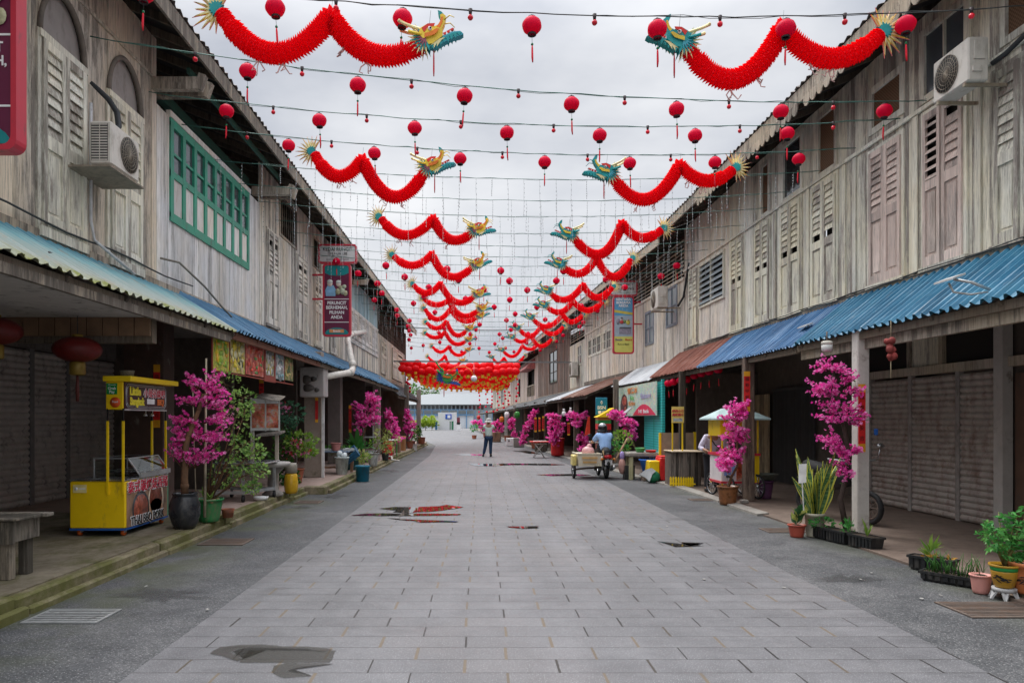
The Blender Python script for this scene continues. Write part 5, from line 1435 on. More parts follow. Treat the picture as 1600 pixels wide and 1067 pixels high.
# stickers on the end of the sign box
yb = y0-.022
MB().box((px0-.01,yb-.003,1.955),(px0+.125,yb,2.095)).build('payment_sticker', plain('sticker_green',(.0,.25,.05),.4,var=.03), t)
for s_, z_, h_ in (('Grab',2.03,.050),('Pay',1.985,.050)): text(s_, (px0+.06,yb-.004,z_), (1,0,0), (0,0,1), h_, M_txw, t, bold=.015, th=.001)
text('We accept', (px0+.06,yb-.004,2.075), (1,0,0), (0,0,1), .022, M_txw, t, th=.001)
mb = MB(); mb.lathe((px0+.10,yb,1.855), [(.001,0),(.066,0),(.066,.003),(.001,.003)], 24, ax=Matrix(((1,0,0),(0,0,-1),(0,1,0)))); rs = mb.build('round_sticker', plain('sticker_orange',(.75,.10,.02),.4,var=.03), t)
text('Food', (px0+.10,yb-.004,1.862), (1,0,0), (0,0,1), .035, M_txw, rs, bold=.02, th=.001)
# glass display case
mb = MB(); gy0, gy1, gx0, gx1 = y0+.35, y1-.01, x0+.12, x1+.01
for p, q in (((gx0,gy0,.886),(gx0,gy0,1.13)),((gx0,gy1,.886),(gx0,gy1,1.13)),((gx0,gy0,1.13),(gx0,gy1,1.13)),((gx0,gy0,1.13),(gx1-.15,gy0,1.13)),((gx0,gy1,1.13),(gx1-.15,gy1,1.13)),((gx1-.15,gy0,1.13),(gx1-.15,gy1,1.13)),((gx1-.15,gy0,1.13),(gx1,gy0,.92)),((gx1-.15,gy1,1.13),(gx1,gy1,.92))): mb.beam(p, q, .014, .014)
mb.beam((gx1+.012,y0+.35,.915),(gx1+.012,y1,.915),.03,.06); mb.build('case_frame', M_alu, t)
mb = MB(); mb.box((gx0,gy0,1.135),(gx1-.15,gy1,1.139)); mb.hexa([(gx1-.15,gy0,1.13),(gx1-.145,gy0,1.13),(gx1-.145,gy1,1.13),(gx1-.15,gy1,1.13),(gx1-.004,gy0,.92),(gx1,gy0,.92),(gx1,gy1,.92),(gx1-.004,gy1,.92)]); mb.box((gx0,gy0-.002,.89),(gx1-.15,gy0+.002,1.13)); mb.build('case_glass', M_cl, t)
MB().box((gx0+.03,gy0+.03,.95),(gx1-.12,gy1-.03,.96)).build('case_shelf', M_silver, t)
for y in (9.75,9.95):
    mb = MB(); mb.tube([(px1-.06,y,1.765),(px1-.06,y-.01,1.72)],.006,5); mb.lathe((px1-.06,y-.02,1.69),[(.012,.03),(.03,0),(.028,-.004),(.001,.0)],10); mb.build('spot_lamp', M_alu, t)
# small basket on the cart roof
mb = MB(); mb.lathe((-4.62,9.35,2.186), [(.075,0),(.09,.07),(.094,.09),(.086,.09),(.07,.01),(.001,.01)], 16, lobes=8, amp=.03)
tag(mb.build('basket', plain('wicker',(.22,.20,.15),.8,var=.5,scale=60), None, (-4.62,9.35,2.186)), 'small grey wicker basket standing on the roof of the yellow cart', 'basket')

# ---- black jar with the cherry tree
jx, jy = -4.02, 9.72
t = thing('blossom_tree', 'magenta artificial cherry tree growing from the big black glazed jar', 'blossom tree', (jx,jy,.17), 'artificial cherry trees along the street')
mb = MB(); mb.lathe((jx,jy,.17), [(.13,0),(.165,.06),(.205,.2),(.20,.32),(.165,.42),(.15,.445),(.168,.46),(.168,.475),(.14,.475),(.13,.44),(.001,.43)], 24); mb.build('jar', plain('black_glaze',(.022,.024,.028),.28,var=.3,dirt=.25,dcol=(.10,.09,.085)), t)
tr = [V((jx,jy,.6)), V((jx-.005,jy,.85)), P(291,692,9.7), P(300,665,9.7), P(311,640,9.75), P(318,615,9.75)]
blossom(t, tr, [(297,593,10,14),(332,590,20,15),(292,622,20,14),(330,620,26,18),(348,655,18,14),(290,655,20,14),(285,690,22,16),(315,680,26,18),(300,708,28,12),(330,705,20,14),(352,640,14,16),(275,660,12,12),(345,685,16,10),(275,700,12,8),(345,612,14,10)], 9.72, 10, 14, .042, None, .055, .2)
# ---- green pot with leafy shrub and canes
gx, gy = -3.93, 10.35
t = thing('potted_shrub', 'leafy bougainvillea shrub with canes in a dented green plastic pot by the black jar', 'potted plant', (gx,gy,.17))
pot(t, (gx,gy,.17), .135, .19, .33, plain('green_plastic',(.02,.21,.06),.4,var=.2,dirt=.35,dcol=(.20,.17,.10)), .016)
st = MB(); fo = MB(); fl = MB()
for px_ in ((352,600,26,18),(380,622,18,12),(366,655,24,18),(385,692,20,14),(360,700,26,22),(385,720,30,20),(350,740,22,20),(384,640,8,10),(400,705,14,10),(380,745,20,12),(405,735,14,10),(395,762,10,8)):
    c = P(px_[0], px_[1], 10.5); k = 10.5/F
    bush(fo, c, (px_[2]*k,.22,px_[3]*k), 85, .062, .62, 0, .15)
    s = V((gx+R.uniform(-.06,.06),gy,.46)); st.tube([s, s.lerp(c,.5)+V((R.uniform(-.1,.1),0,.12)), c], [.014,.009,.004], 5)
    for q in range(7): st.tube([c, c+V((R.uniform(-1,1)*px_[2]*k,R.uniform(-.2,.2),R.uniform(-1,1)*px_[3]*k))], [.004,.002], 4)
for i in range(26):
    p = P(R.uniform(345,372), R.uniform(632,668), 10.35); flower(fl, p, rv(), .05)
for i in range(10): leaf_add(fo, V((gx+R.uniform(-.1,.1),gy-.08,.47)), V((R.uniform(-.6,.6),-.3,.6)), R.uniform(.15,.28), .22)
for i in range(10): fl.ball((gx+R.uniform(-.14,.14),gy+R.uniform(-.14,.05),.47), .035, 6, 5, 1)
st.build('branch', M_bark, t); fo.build('foliage', leafmat('leaf_bougain',(.05,.17,.03),(.40,.58,.14)), t); fl.build('flowers', [M_petp, plain('husk_brown',(.32,.20,.11),.8)], t)
mb = MB(); mb.tube([P(320,808,10.1), P(321,700,10.1), P(322,560,10.1)], [.02,.018,.014], 7); mb.tube([P(306,772,10.0), P(303,690,10.1), P(301,600,10.3)], .008, 5)
mb.build('cane', M_bamb, t)
tag(MB().lathe((-3.80,10.75,.17), [(.07,0),(.09,.10),(.10,.13),(.09,.13),(.08,.02),(.001,.02)], 14).build('flower_pot', M_terra, None, (-3.80,10.75,.17)), 'small empty terracotta pot behind the green plastic pot', 'flower pot')

# ---- board of fruit posters hanging under the blue awning
t = thing('poster_board', 'row of six food posters hung under the blue awning edge', 'poster board', (-3.98,12.9,2.7))
ks = ['fruit','rice','berry','noodle','bowl','herb']; yy = [10.62,11.35,12.1,13.15,13.85,14.5,15.2]
for i in range(6):
    a, b = yy[i]+.02, yy[i+1]-.02
    po = MB().box((-4.0,a,2.38+.012*i),(-3.985,b,2.93)).build('poster', lap(ks[i]), t)
    pr_ = MB(); cols = {0:((.80,.62,.02),(.30,.50,.04),(.85,.45,.05),(.75,.72,.5)),1:((.85,.68,.05),(.82,.78,.45),(.12,.14,.08),(.7,.5,.08)),2:((.80,.10,.06),(.85,.25,.15),(.10,.30,.08),(.80,.75,.70)),3:((.80,.82,.80),(.55,.45,.12),(.30,.34,.30),(.75,.70,.55)),4:((.80,.84,.86),(.25,.45,.50),(.85,.80,.75),(.45,.20,.18)),5:((.15,.30,.08),(.65,.50,.18),(.75,.62,.35),(.10,.16,.06))}[i]
    for k in range(34):
        ry, rz = R.uniform(.025,.10), R.uniform(.02,.085); cy_, cz = R.uniform(a+ry+.01,b-ry-.01), R.uniform(2.40+.012*i+rz,2.915-rz); q0 = R.uniform(0,3)
        pr_.lathe((-3.984+.00018*k,cy_,cz), [(.001,0),(1,0),(1,.00008),(.001,.00008)], 9, R.choice((0,0,1,1,2,3)), ax=Matrix(((0,0,1),(ry,0,0),(0,rz,0))), lobes=R.choice((2,3)), amp=.15)
    pr_.build('food_print', [plain('print_%d_%d' % (i,k), c, .4, var=.4, scale=18) for k, c in enumerate(cols)], po)
    mb = MB()
    if i == 3: mb.box((-4.0,a-.03,2.34),(-3.975,a+.06,2.95)); mb.box((-4.0,b-.06,2.34),(-3.975,b+.03,2.95)); mb.box((-4.0,a+.06,2.34),(-3.975,b-.06,2.46))
    else: mb.box((-4.0,a-.02,2.36),(-3.98,a,2.95)); mb.box((-4.0,a,2.36),(-3.98,b,2.38))
    mb.build('poster_frame', plain('poster_red_frame',(.30,.06,.04),.6), t)
mb = MB(); mb.lathe((-3.983,14.2,2.6), [(.001,0),(.21,0),(.21,.002),(.001,.002)], 24, ax=Matrix(((0,0,1),(1,0,0),(0,1,0)))); mb.build('dish_print', plain('dish_pale',(.55,.64,.66),.4,var=.3,dirt=.6,dcol=(.10,.14,.13)), t)

# ---- prep table on wheels, stone-topped round table, picture stand, jar, bowl
M_gtim = wood('grey_timber', (.30,.275,.245), (.12,.105,.09), .02)
t = thing('prep_trolley', 'grey metal prep trolley on casters under the leafy shrub', 'trolley', (-4.3,13.0,.17))
MB().bbox((-4.75,12.55,.84),(-3.82,13.6,.87),.006).build('trolley_top', M_silver, t)
for x, y in ((-4.22,12.7),(-4.7,12.7),(-3.9,13.5),(-4.7,13.5)):
    mb = MB(); mb.beam((x,y,.30),(x,y,.84),.045,.045); mb.build('leg', M_steel, t)
    mb = MB(); mb.cyl((x-.018,y,.225),(x+.018,y,.225),.055,n=12); mb.box((x-.02,y-.02,.24),(x+.02,y+.02,.30)); mb.build('caster', M_rub, t)
mb = MB()
for p, q in (((-4.22,12.7,.34),(-3.9,13.5,.34)),((-4.7,12.7,.34),(-4.22,12.7,.34)),((-4.7,13.5,.34),(-3.9,13.5,.34))): mb.beam(p, q, .05, .05)
mb.build('frame_rail', M_steel, t)
mb = MB(); mb.box((-4.7,12.6,.72),(-4.0,13.4,.735)); mb.box((-4.6,12.7,.76),(-4.1,13.3,.80)); mb.build('shelf', M_gtim, t)
t = thing('round_table', 'low round stone topped table beside the prep trolley', 'table', (-3.9,13.9,.17))
mb = MB(); mb.lathe((-4.0,13.75,.17), [(.02,.56),(.28,.56),(.33,.60),(.33,.645),(.31,.65),(.001,.65)], 22); mb.build('table_top', M_concw, t); mb = MB(); mb.lathe((-4.0,13.75,.17), [(.2,0),(.2,.05),(.1,.12),(.09,.4),(.24,.56),(.001,.56)], 16); mb.build('pedestal', M_conc, t)
t = thing('storage_jar', 'glass jar with yellow contents and band on the walkway by the round table', 'jar', (-3.78,14.25,.17))
mb = MB(); mb.lathe((-3.78,14.25,.17), [(.10,0),(.13,.05),(.14,.2),(.12,.36),(.10,.40)], 16); mb.build('jar_body', plain('yellow_pickle',(.62,.36,.02),.2,var=.3), t); MB().lathe((-3.78,14.25,.57), [(.095,0),(.12,.01),(.12,.16),(.10,.2),(.001,.2)], 16).build('lid', plain('jar_lid',(.28,.25,.20),.4), t)
MB().lathe((-3.98,12.95,.17), [(.07,0),(.12,.03),(.135,.075),(.12,.075),(.06,.02),(.001,.018)], 18).build('bowl', plain('white_enamel',(.62,.62,.60),.35), None, (-3.98,12.95,.17)); tag(bpy.data.objects['bowl'], 'white enamel bowl on the walkway by the trolley caster', 'bowl')
t = thing('picture_stand', 'stall stand with two crab dish pictures under a small tilted roof', 'stall sign', (-4.5,14.2,.17))
a, b = P(391,671,13.9), P(436,671,14.0); zt = P(391,621,13.9).z
def pbox(mb, p, q, z0, z1, th, m=0):
    u = (q-p); u.z = 0; n = V((u.y,-u.x,0)).normalized()*th
    return mb.hexa([(p.x,p.y,z0),(q.x,q.y,z0),(q.x-n.x,q.y-n.y,z0),(p.x-n.x,p.y-n.y,z0),(p.x,p.y,z1),(q.x,q.y,z1),(q.x-n.x,q.y-n.y,z1),(p.x-n.x,p.y-n.y,z1)], m)
for u0, u1, k in ((.06,.50,'crab'),(.56,.97,'crab')):
    mb = MB(); pbox(mb, a.lerp(b,u0), a.lerp(b,u1), a.z+.03, zt-.12, .02); mb.build('dish_picture', lap(k), t)
    mb = MB(); pbox(mb, a.lerp(b,u0), a.lerp(b,u1), zt-.115, zt-.02, .02); mb.build('title_strip', M_wht, t)
mb = MB()
for u in (.0,.505,.98): pbox(mb, a.lerp(b,u), a.lerp(b,u+.045), a.z-.03, zt, .05)
pbox(mb, a.lerp(b,.045), a.lerp(b,.98), a.z-.02, a.z+.028, .06); mb.build('stand_frame', plain('pale_frame',(.55,.56,.52),.5,dirt=.2), t)
mb = MB(); c0, c1 = a.lerp(b,.3), a.lerp(b,1.12); mb.hexa([(c0.x,c0.y-.25,zt-.02),(c1.x,c1.y-.25,zt-.08),(c1.x,c1.y+.2,zt+.02),(c0.x,c0.y+.2,zt+.08),(c0.x,c0.y-.25,zt),(c1.x,c1.y-.25,zt-.06),(c1.x,c1.y+.2,zt+.04),(c0.x,c0.y+.2,zt+.10)]); mb.hexa([(c0.x,c0.y-.2,a.z-.14),(c1.x,c1.y-.2,a.z-.10),(c1.x,c1.y+.2,a.z-.06),(c0.x,c0.y+.2,a.z-.10),(c0.x,c0.y-.2,a.z-.10),(c1.x,c1.y-.2,a.z-.06),(c1.x,c1.y+.2,a.z-.02),(c0.x,c0.y+.2,a.z-.06)]); mb.build('stand_roof', M_gtim, t)
for u in (.05,.9):
    p = a.lerp(b,u); mb = MB(); mb.beam((p.x,p.y+.05,.17),(p.x,p.y+.05,a.z),.06,.06); mb.build('leg', M_gtim, t)

# ---- flowering climber before the stained pillar
t = thing('climbing_shrub', 'climbing shrub with pink flowers spilling before the stained pillar', 'shrub', (-4.1,16.4,.17))
fo = MB(); fl = MB(); st = MB(); base = V((-4.35,16.5,.17))
for (x, y, rx, ry, m) in ((452,645,22,16,2),(440,665,20,16,2),(447,690,18,20,0),(470,690,26,14,1),(440,715,18,14,0),(478,702,18,10,1),(448,740,16,10,0),(455,755,10,10,0)):
    c = P(x, y, 16.2); k = 16.2/F; bush(fo, c, (rx*k,.3,ry*k), 175, .095, .65, m, .15); st.tube([base, base.lerp(c,.5)+rv(.08), c], [.016,.01,.005], 5)
for i in range(70):
    x, y = R.choice(((440,632),(462,690),(447,705),(455,712),(448,640),(470,698),(478,705))); flower(fl, P(x+R.uniform(-8,8), y+R.uniform(-6,6), 16.0), rv(), .065, R.choice((0,0,1)))
st.build('stem', M_bark, t); fo.build('foliage', [M_leaf, M_leafl, M_leafb], t); fl.build('flowers', [M_petp, M_petr], t)
pot(t, (-4.3,16.5,.17), .16, .22, .34, M_terra)
# ---- wall box on the pillar and the white drain pipe
t = thing('wall_box', 'large pale metal box with painted shadow patches hung on the left pillar', 'box', (-4.15,17.9,2.4))
p, q = P(468,620,17.6), P(506,620,17.6); zt = P(468,573,17.6).z
MB().bbox((p.x,17.6,p.z),(q.x,18.1,zt),.02).build('box_body', plain('pale_metal',(.38,.35,.335),.5,var=.12,dirt=.1), t)
mb = MB()
for (x, y, rx, ry) in ((480,593,8,7),(490,592,5,4),(482,606,9,6),(495,609,4,3.5)):
    c = P(x, y, 17.59); k = 17.6/F; mb.lathe(c, [(.001,0),(1,0),(1,.002),(.001,.002)], 14, ax=Matrix(((rx*k,0,0),(0,0,-1),(0,ry*k,0))), lobes=3, amp=.12)
mb.build('box_shade', plain('shade_brown',(.11,.095,.085),.7), t)  # shadow patches on the box front, painted as flat brown discs
tag(MB().box((-4.02,18.05,.17),(-3.96,18.11,2.2)).build('pole', plain('pole_white',(.62,.61,.59),.5,dirt=.2), None, (-4,18.08,.17)), 'thin whitewashed pole against the stained left pillar', 'pole')
t = thing('drain_pipe', 'fat cream drain pipe bending down past the blue awning to the wall box', 'drain pipe', P(548,560,22.5))
a1 = [V((-4.62,28.5,P(578,518,28.5).z)), P(550,522,21.6), P(544,526,20.9), P(543,531,20.4), P(545,542,20.1), P(551,570,19.8), P(551,577,19.7), P(547,582,19.4), P(510,588,18.1), P(500,590,17.85)]
MB().tube(a1, .085, 12).build('pipe', plain('cream_pvc',(.60,.56,.50),.45,dirt=.2), t)
mb = MB()
for i in (1,5,7): d_ = (a1[i+1]-a1[i-1]).normalized(); mb.cyl(a1[i]-d_*.09, a1[i]+d_*.09, .1, n=12)
mb.build('pipe_collar', plain('cream_pvc',(.60,.56,.50),.45), t)
# ---- table with pots, buckets, crate
M_brn = wood('brown_table_wood', (.20,.12,.08), (.08,.05,.035), .05)
t = thing('potting_table', 'brown legged table cluttered with trays behind the stained pillar', 'table', (-3.95,19.6,.17))
MB().bbox((-4.55,19.2,.74),(-3.55,20.1,.78),.008).build('table_top', plain('blue_cloth_top',(.12,.17,.24),.6,var=.4), t)
for x, y in ((-4.28,19.25),(-3.75,19.4),(-4.5,20.0),(-3.62,20.0)): MB().beam((x,y,.17),(x+.03,y,.74),.07,.07).build('leg', M_brn, t)
MB().beam((-4.28,19.25,.34),(-3.75,19.4,.34),.04,.05).build('stretcher', M_brn, t)
t = thing('flower_pot', 'dusky pink flower pot standing on the potting table', 'flower pot', (-3.9,19.35,.78)); pot(t, (-3.92,19.35,.78), .10, .135, .22, plain('dusky_pink',(.42,.17,.15),.6))
t = thing('seed_tray', 'pale seed trays with seedlings on the potting table', 'tray', (-4.2,19.6,.78)); mb = MB(); mb.box((-4.5,19.25,.781),(-4.05,19.8,.83)); mb.box((-3.75,19.4,.781),(-3.45,19.9,.84)); mb.build('tray', plain('tray_pale',(.46,.47,.46),.5), t)
fo = MB(); [leaf_add(fo, V((R.uniform(-4.3,-3.5),R.uniform(19.3,19.9),.83)), V((R.uniform(-.5,.5),R.uniform(-.5,.5),1)), .12, .5) for i in range(50)]; fo.build('seedlings', M_leaf, t)
def bucket(label, c, r0, r1, h, mat, hdl=True):
    t = thing('bucket', label, 'bucket', c, 'buckets by the left kerb'); mb = MB()
    mb.lathe(c, [(r0*.92,0),(r0,.01),(r1*.985,h*.9),(r1,h*.9),(r1+.012,h*.93),(r1+.012,h),(r1-.01,h),(r0-.01,.02),(.001,.02)], 22); mb.build('bucket_body', mat, t)
    h_ = MB(); c = V(c); h_.tube([c+V((r1*math.cos(q),r1*.2,h*.93-math.sin(q)*-.03-.10*abs(math.sin(q)))) for q in [PI*i/10 for i in range(11)]], .006, 4); h_.build('handle', M_steel, t)
    return t
b0 = G(534,741,.17); bk = bucket('grey white bucket heaped with plastic bags on the walkway', (b0.x,b0.y,.17), .14, .185, .47, plain('grey_white_plastic',(.42,.47,.45),.45,dirt=.2))
mb = MB()
for i in range(7): mb.ball(b0+V((R.uniform(-.08,.08),R.uniform(-.08,.08),.47+R.uniform(0,.10))), R.uniform(.06,.10), 7, 5)
tag(mb.build('plastic_bag', plain('bag_white',(.66,.72,.73),.3), None, b0), 'crumpled white plastic bags heaped in the grey bucket', 'plastic bag')
b1 = G(566.5,752,-.006); bucket('teal blue bucket standing on the road below the left kerb', (b1.x,b1.y,-.004), .165, .19, .42, plain('teal_plastic',(.015,.17,.26),.4,dirt=.15))
t = thing('plastic_crate', 'blue plastic crate tilted against plant pots above the teal bucket', 'crate', P(547,712,19.6)); Mx = Matrix.Translation(P(547,712,19.6)) @ Matrix.Rotation(-.65,4,'Y') @ Matrix.Rotation(.5,4,'X')
mb = MB(Mx); w_, d_, h_ = .24, .17, .10
mb.box((-w_,-d_,-h_),(w_,d_,-h_+.012))
for s in (-1,1):
    for z in (-.06,0,.06): mb.box((-w_,s*d_-.006,z-.02),(w_,s*d_+.006,z+.02)); mb.box((s*w_-.006,-d_,z-.02),(s*w_+.006,d_,z+.02))
    mb.box((-w_-.012,s*d_-.012,.085),(w_+.012,s*d_+.012,.11)); mb.box((s*w_-.012,-d_,.085),(s*w_+.012,d_,.11))
mb.build('crate_body', plain('crate_blue',(.03,.13,.24),.45,dirt=.1), t)
bucket('dark green tub under the tilted blue crate', (G(548,735,.17).x,G(548,735,.17).y+.3,.17), .16, .19, .3, plain('dark_teal_plastic',(.02,.10,.11),.5))
# ---- plants of the middle left
def potted(label, base, r0, r1, h, pmat, blobs, d, leaf=.1, n=70, w=.4, mats=None, flw=0, name='potted_plant', blade=0, up=.3):
    t = thing(name, label, 'potted plant', base); base = V(base)
    if h: pot(t, base, r0, r1, h, pmat)
    fo = MB(); st = MB(); top = base+V((0,0,h*.86)); fl = MB()
    for (x, y, rx, ry, m) in blobs:
        c = P(x, y, d); k = d/F; bush(fo, c, (rx*k,.25,ry*k), n, leaf, w, m, up); st.tube([top, top.lerp(c,.5)+rv(.03), c], [.012,.008,.004], 5)
        for i in range(flw): flower(fl, c+V((R.uniform(-1,1)*rx*k,-.15,R.uniform(-1,1)*ry*k)), rv(), .07)
    for i in range(blade):
        a = R.uniform(0,6.28); L = R.uniform(.5,1)*leaf*7; dx, dy = math.cos(a)*R.uniform(.25,.75), math.sin(a)*R.uniform(.25,.6); bw = leaf*.45; pts = []
        for q in range(6):
            u = q/5; pts.append(top+V((dx*L*u, dy*L*u, L*(u*1.05-.75*u*u*abs(dx)*1.4))))
        s = V((-math.sin(a),math.cos(a),0)); tn = R.random(); vs = []
        for q, p in enumerate(pts): ww = bw*(.35+1.1*math.sin(PI*min(q/5*.85+.1,1))); vs += [p-s*ww, p+V((0,0,-.3*ww)), p+s*ww]
        fs = []
        for q in range(5): fs += [(3*q,3*q+1,3*q+4,3*q+3),(3*q+1,3*q+2,3*q+5,3*q+4)]
        fo.add(vs, fs, 0, tn)
    st.build('stem', M_bark, t); fo.build('foliage', mats or [M_leaf, M_leafl, M_leafy], t)
    if flw: fl.build('flowers', M_petp, t)
    return t
b = G(572,727,.165); M_wpot = plain('white_pot',(.55,.55,.53),.5,dirt=.3)
potted('glossy green strap leaved plant in a pot behind the blue crate', (b.x-.35,b.y+.4,.165), .15, .2, .34, M_terra, [(570,700,14,8,0)], 21.6, .13, 30, .3, [M_leafv, M_leafl, M_leafy], blade=46)
potted('yellowish fern in a squat pot between the crate and the white pot', (b.x-.2,b.y-.2,.165), .15, .19, .26, plain('olive_pot',(.28,.26,.14),.6), [(560,710,14,7,2),(568,714,10,5,1)], 20.6, .12, 90, .3)
potted('pale variegated shrub in a tall white pot by the left kerb', (G(583,728,.165).x,G(583,728,.165).y,.165), .13, .16, .42, M_wpot, [(598,678,12,8,2),(612,686,12,7,2),(592,692,14,8,1),(604,699,10,8,2)], 22.2, .10, 75, .45)
t = thing('oil_drum', 'red painted urn leaning by the left kerb', 'urn', (-3.55,27.0,.165)); mb = MB(); c = G(605,717,.165); mb.lathe((c.x,c.y,.165), [(.14,0),(.19,.12),(.2,.4),(.16,.62),(.17,.66),(.001,.66)], 16); mb.build('urn_body', M_red, t)
t = thing('potted_plant', 'small dark leafy plant beside the red urn', 'potted plant', (-3.7,25.6,.165)); fo = MB(); bush(fo, P(602,703,25.4), (.14,.15,.16), 80, .09, .5); fo.build('foliage', M_leafd, t); pot(t, (P(602,703,25.4).x,25.4,.165), .1,.13,.25, M_blackp)
t = thing('display_rack', 'grey metal rack with shelves on the left walkway beyond the white pot', 'rack', (-3.9,24.8,.165)); mb = MB()
for x, y in ((-4.2,24.2),(-3.65,24.2),(-4.2,25.6),(-3.65,25.6)): mb.beam((x,y,.165),(x,y,1.5),.03,.03)
mb.build('rack_post', M_steel, t); mb = MB(); [mb.box((-4.2,24.2,z),(-3.65,25.6,z+.02)) for z in (.5,1.0,1.48)]; mb.build('rack_shelf', M_steel, t)
for i, (x0_, x1_, yb_, d_, mt) in enumerate(((617,624,703,31,M_brn),(625,632,700,33,wood('orange_box_wood',(.42,.20,.08),(.22,.10,.04),.05)))):
    p = P(x0_,yb_,d_); q = P(x1_,yb_,d_); t = thing('wooden_box', ('dark brown' if i == 0 else 'orange brown')+' wooden planter box on the left walkway under the blossom', 'box', (p.x,d_,.165), 'wooden boxes by the left kerb')
    MB().bbox((p.x,d_,.165),(q.x,d_+.6,.165+.62),.015).build('box_body', mt, t); mb = MB(); mb.bbox((p.x-.02,d_-.02,.785),(q.x+.02,d_+.62,.83),.01); mb.build('lid', mt, t)
mb = MB(); mb.bbox((P(606,694,28.5).x,28.3,.78),(P(622,694,28.5).x,29,.82),.01); t = thing('side_table', 'low pale topped side table by the left wooden boxes', 'table', (P(614,700,28.5).x,28.6,.165)); mb.build('table_top', M_wht, t)
for x in (608,620): mb = MB(); mb.beam((P(x,700,28.5).x,28.5,.165),(P(x,700,28.5).x,28.5,.78),.04,.04); mb.build('leg', M_grn, t)
def cherry(label, base, trunk, blobs, d, n_tw=12, per=8, size=.075, pr=(.14,.2,.35), pm=None, r=.03, mats=None):
    t = thing('blossom_tree', label, 'blossom tree', base, 'artificial cherry trees along the street')
    if pr: pot(t, base, pr[0], pr[1], pr[2], pm or M_terra)
    blossom(t, trunk, blobs, d, n_tw, per, size, mats, r, .35)
    return t
M_glz = plain('brown_glaze', (.22,.085,.03), .3, var=.5, scale=14)
def up_trunk(b, pts, d): return [V(b)+V((0,0,.25))]+[P(x, y, d) for x, y in pts]
b = V((-4.0,23.2,.165)); cherry('magenta cherry tree fanning up to the awning beside the grey column', b, up_trunk(b,[(565,690),(572,665),(576,640)],23.3), [(580,618,10,12),(590,628,8,10),(575,640,18,14),(588,650,12,10),(558,640,8,14),(560,665,10,12),(575,660,14,10)], 23.2, 16, 9, .085)
b = V((-3.75,29.5,.165)); cherry('drooping magenta cherry tree left of the last wooden pillar', b, up_trunk(b,[(612,680),(612,655)],29.8), [(606,645,7,8),(612,655,9,10),(618,668,9,10),(624,680,8,8),(620,687,8,5),(608,665,6,8)], 29.6, 16, 9, .10)
b = V((-3.6,36.0,.165)); cherry('magenta cherry tree with red blooms under the grey awning at the left row end', b, up_trunk(b,[(636,672),(636,655)],35.8), [(634,645,6,7),(638,655,8,9),(636,668,7,8),(640,677,7,6),(646,662,5,8)], 35.6, 16, 9, .11)
mb = MB()
for i in range(60): flower(mb, P(642+R.uniform(-4,4),654+R.uniform(-6,6),35.2), rv(), .11)
potted('leafy green plant with pink flowers at the left kerb end', (P(643,684,37).x,37,.165), .16, .2, .35, plain('dark_red_pot',(.20,.05,.04),.6), [(646,672,6,5,1),(650,680,6,6,0),(643,682,5,6,1)], 36.8, .14, 60, .5, None, 5)
potted('dark leaved plant in a pot at the far left corner', (-3.5,42,.165), .18, .22, .4, M_terra, [(652,672,4,5,0),(655,676,3,4,0)], 41, .14, 60, .5)
t = thing('jerrycan', 'pale round pot on the road edge by the last left kerb stones', 'pot', (G(646,705).x,G(646,705).y,-.006)); pot(t, (G(646,705).x,G(646,705).y,-.006), .17,.19,.36, plain('pale_pot',(.55,.52,.50),.5))
mb = MB(); mb.tube([P(602,712,26),P(612,713.5,26),P(612.5,718,25.5),P(624,720,25.8)], .035, 6); tag(mb.build('waste_pipe', plain('cream_pvc',(.60,.56,.50),.45), None, P(610,713,26)), 'thin white waste pipe leaving the left kerb below the rack', 'pipe')
# red couplets on the left pillars
def cpx(x0, y0, x1, y1, d, label):
    a, b = P(x0,y1,d), P(x1,y0,d); return couplet((a.x+b.x)/2, d, a.z, b.z, b.x-a.x, label)
cpx(240,569.5,250,668,11.02,'red couplet with yellow ends behind the yellow cart')
cpx(405,593,412,640,14.6,'red couplet strip above the crab picture stand')
cpx(492.5,621,497,660,18.0,'red couplet strip under the pale wall box')
cpx(545,633,549,676,23.5,'red couplet strip on the edge of the grey column')
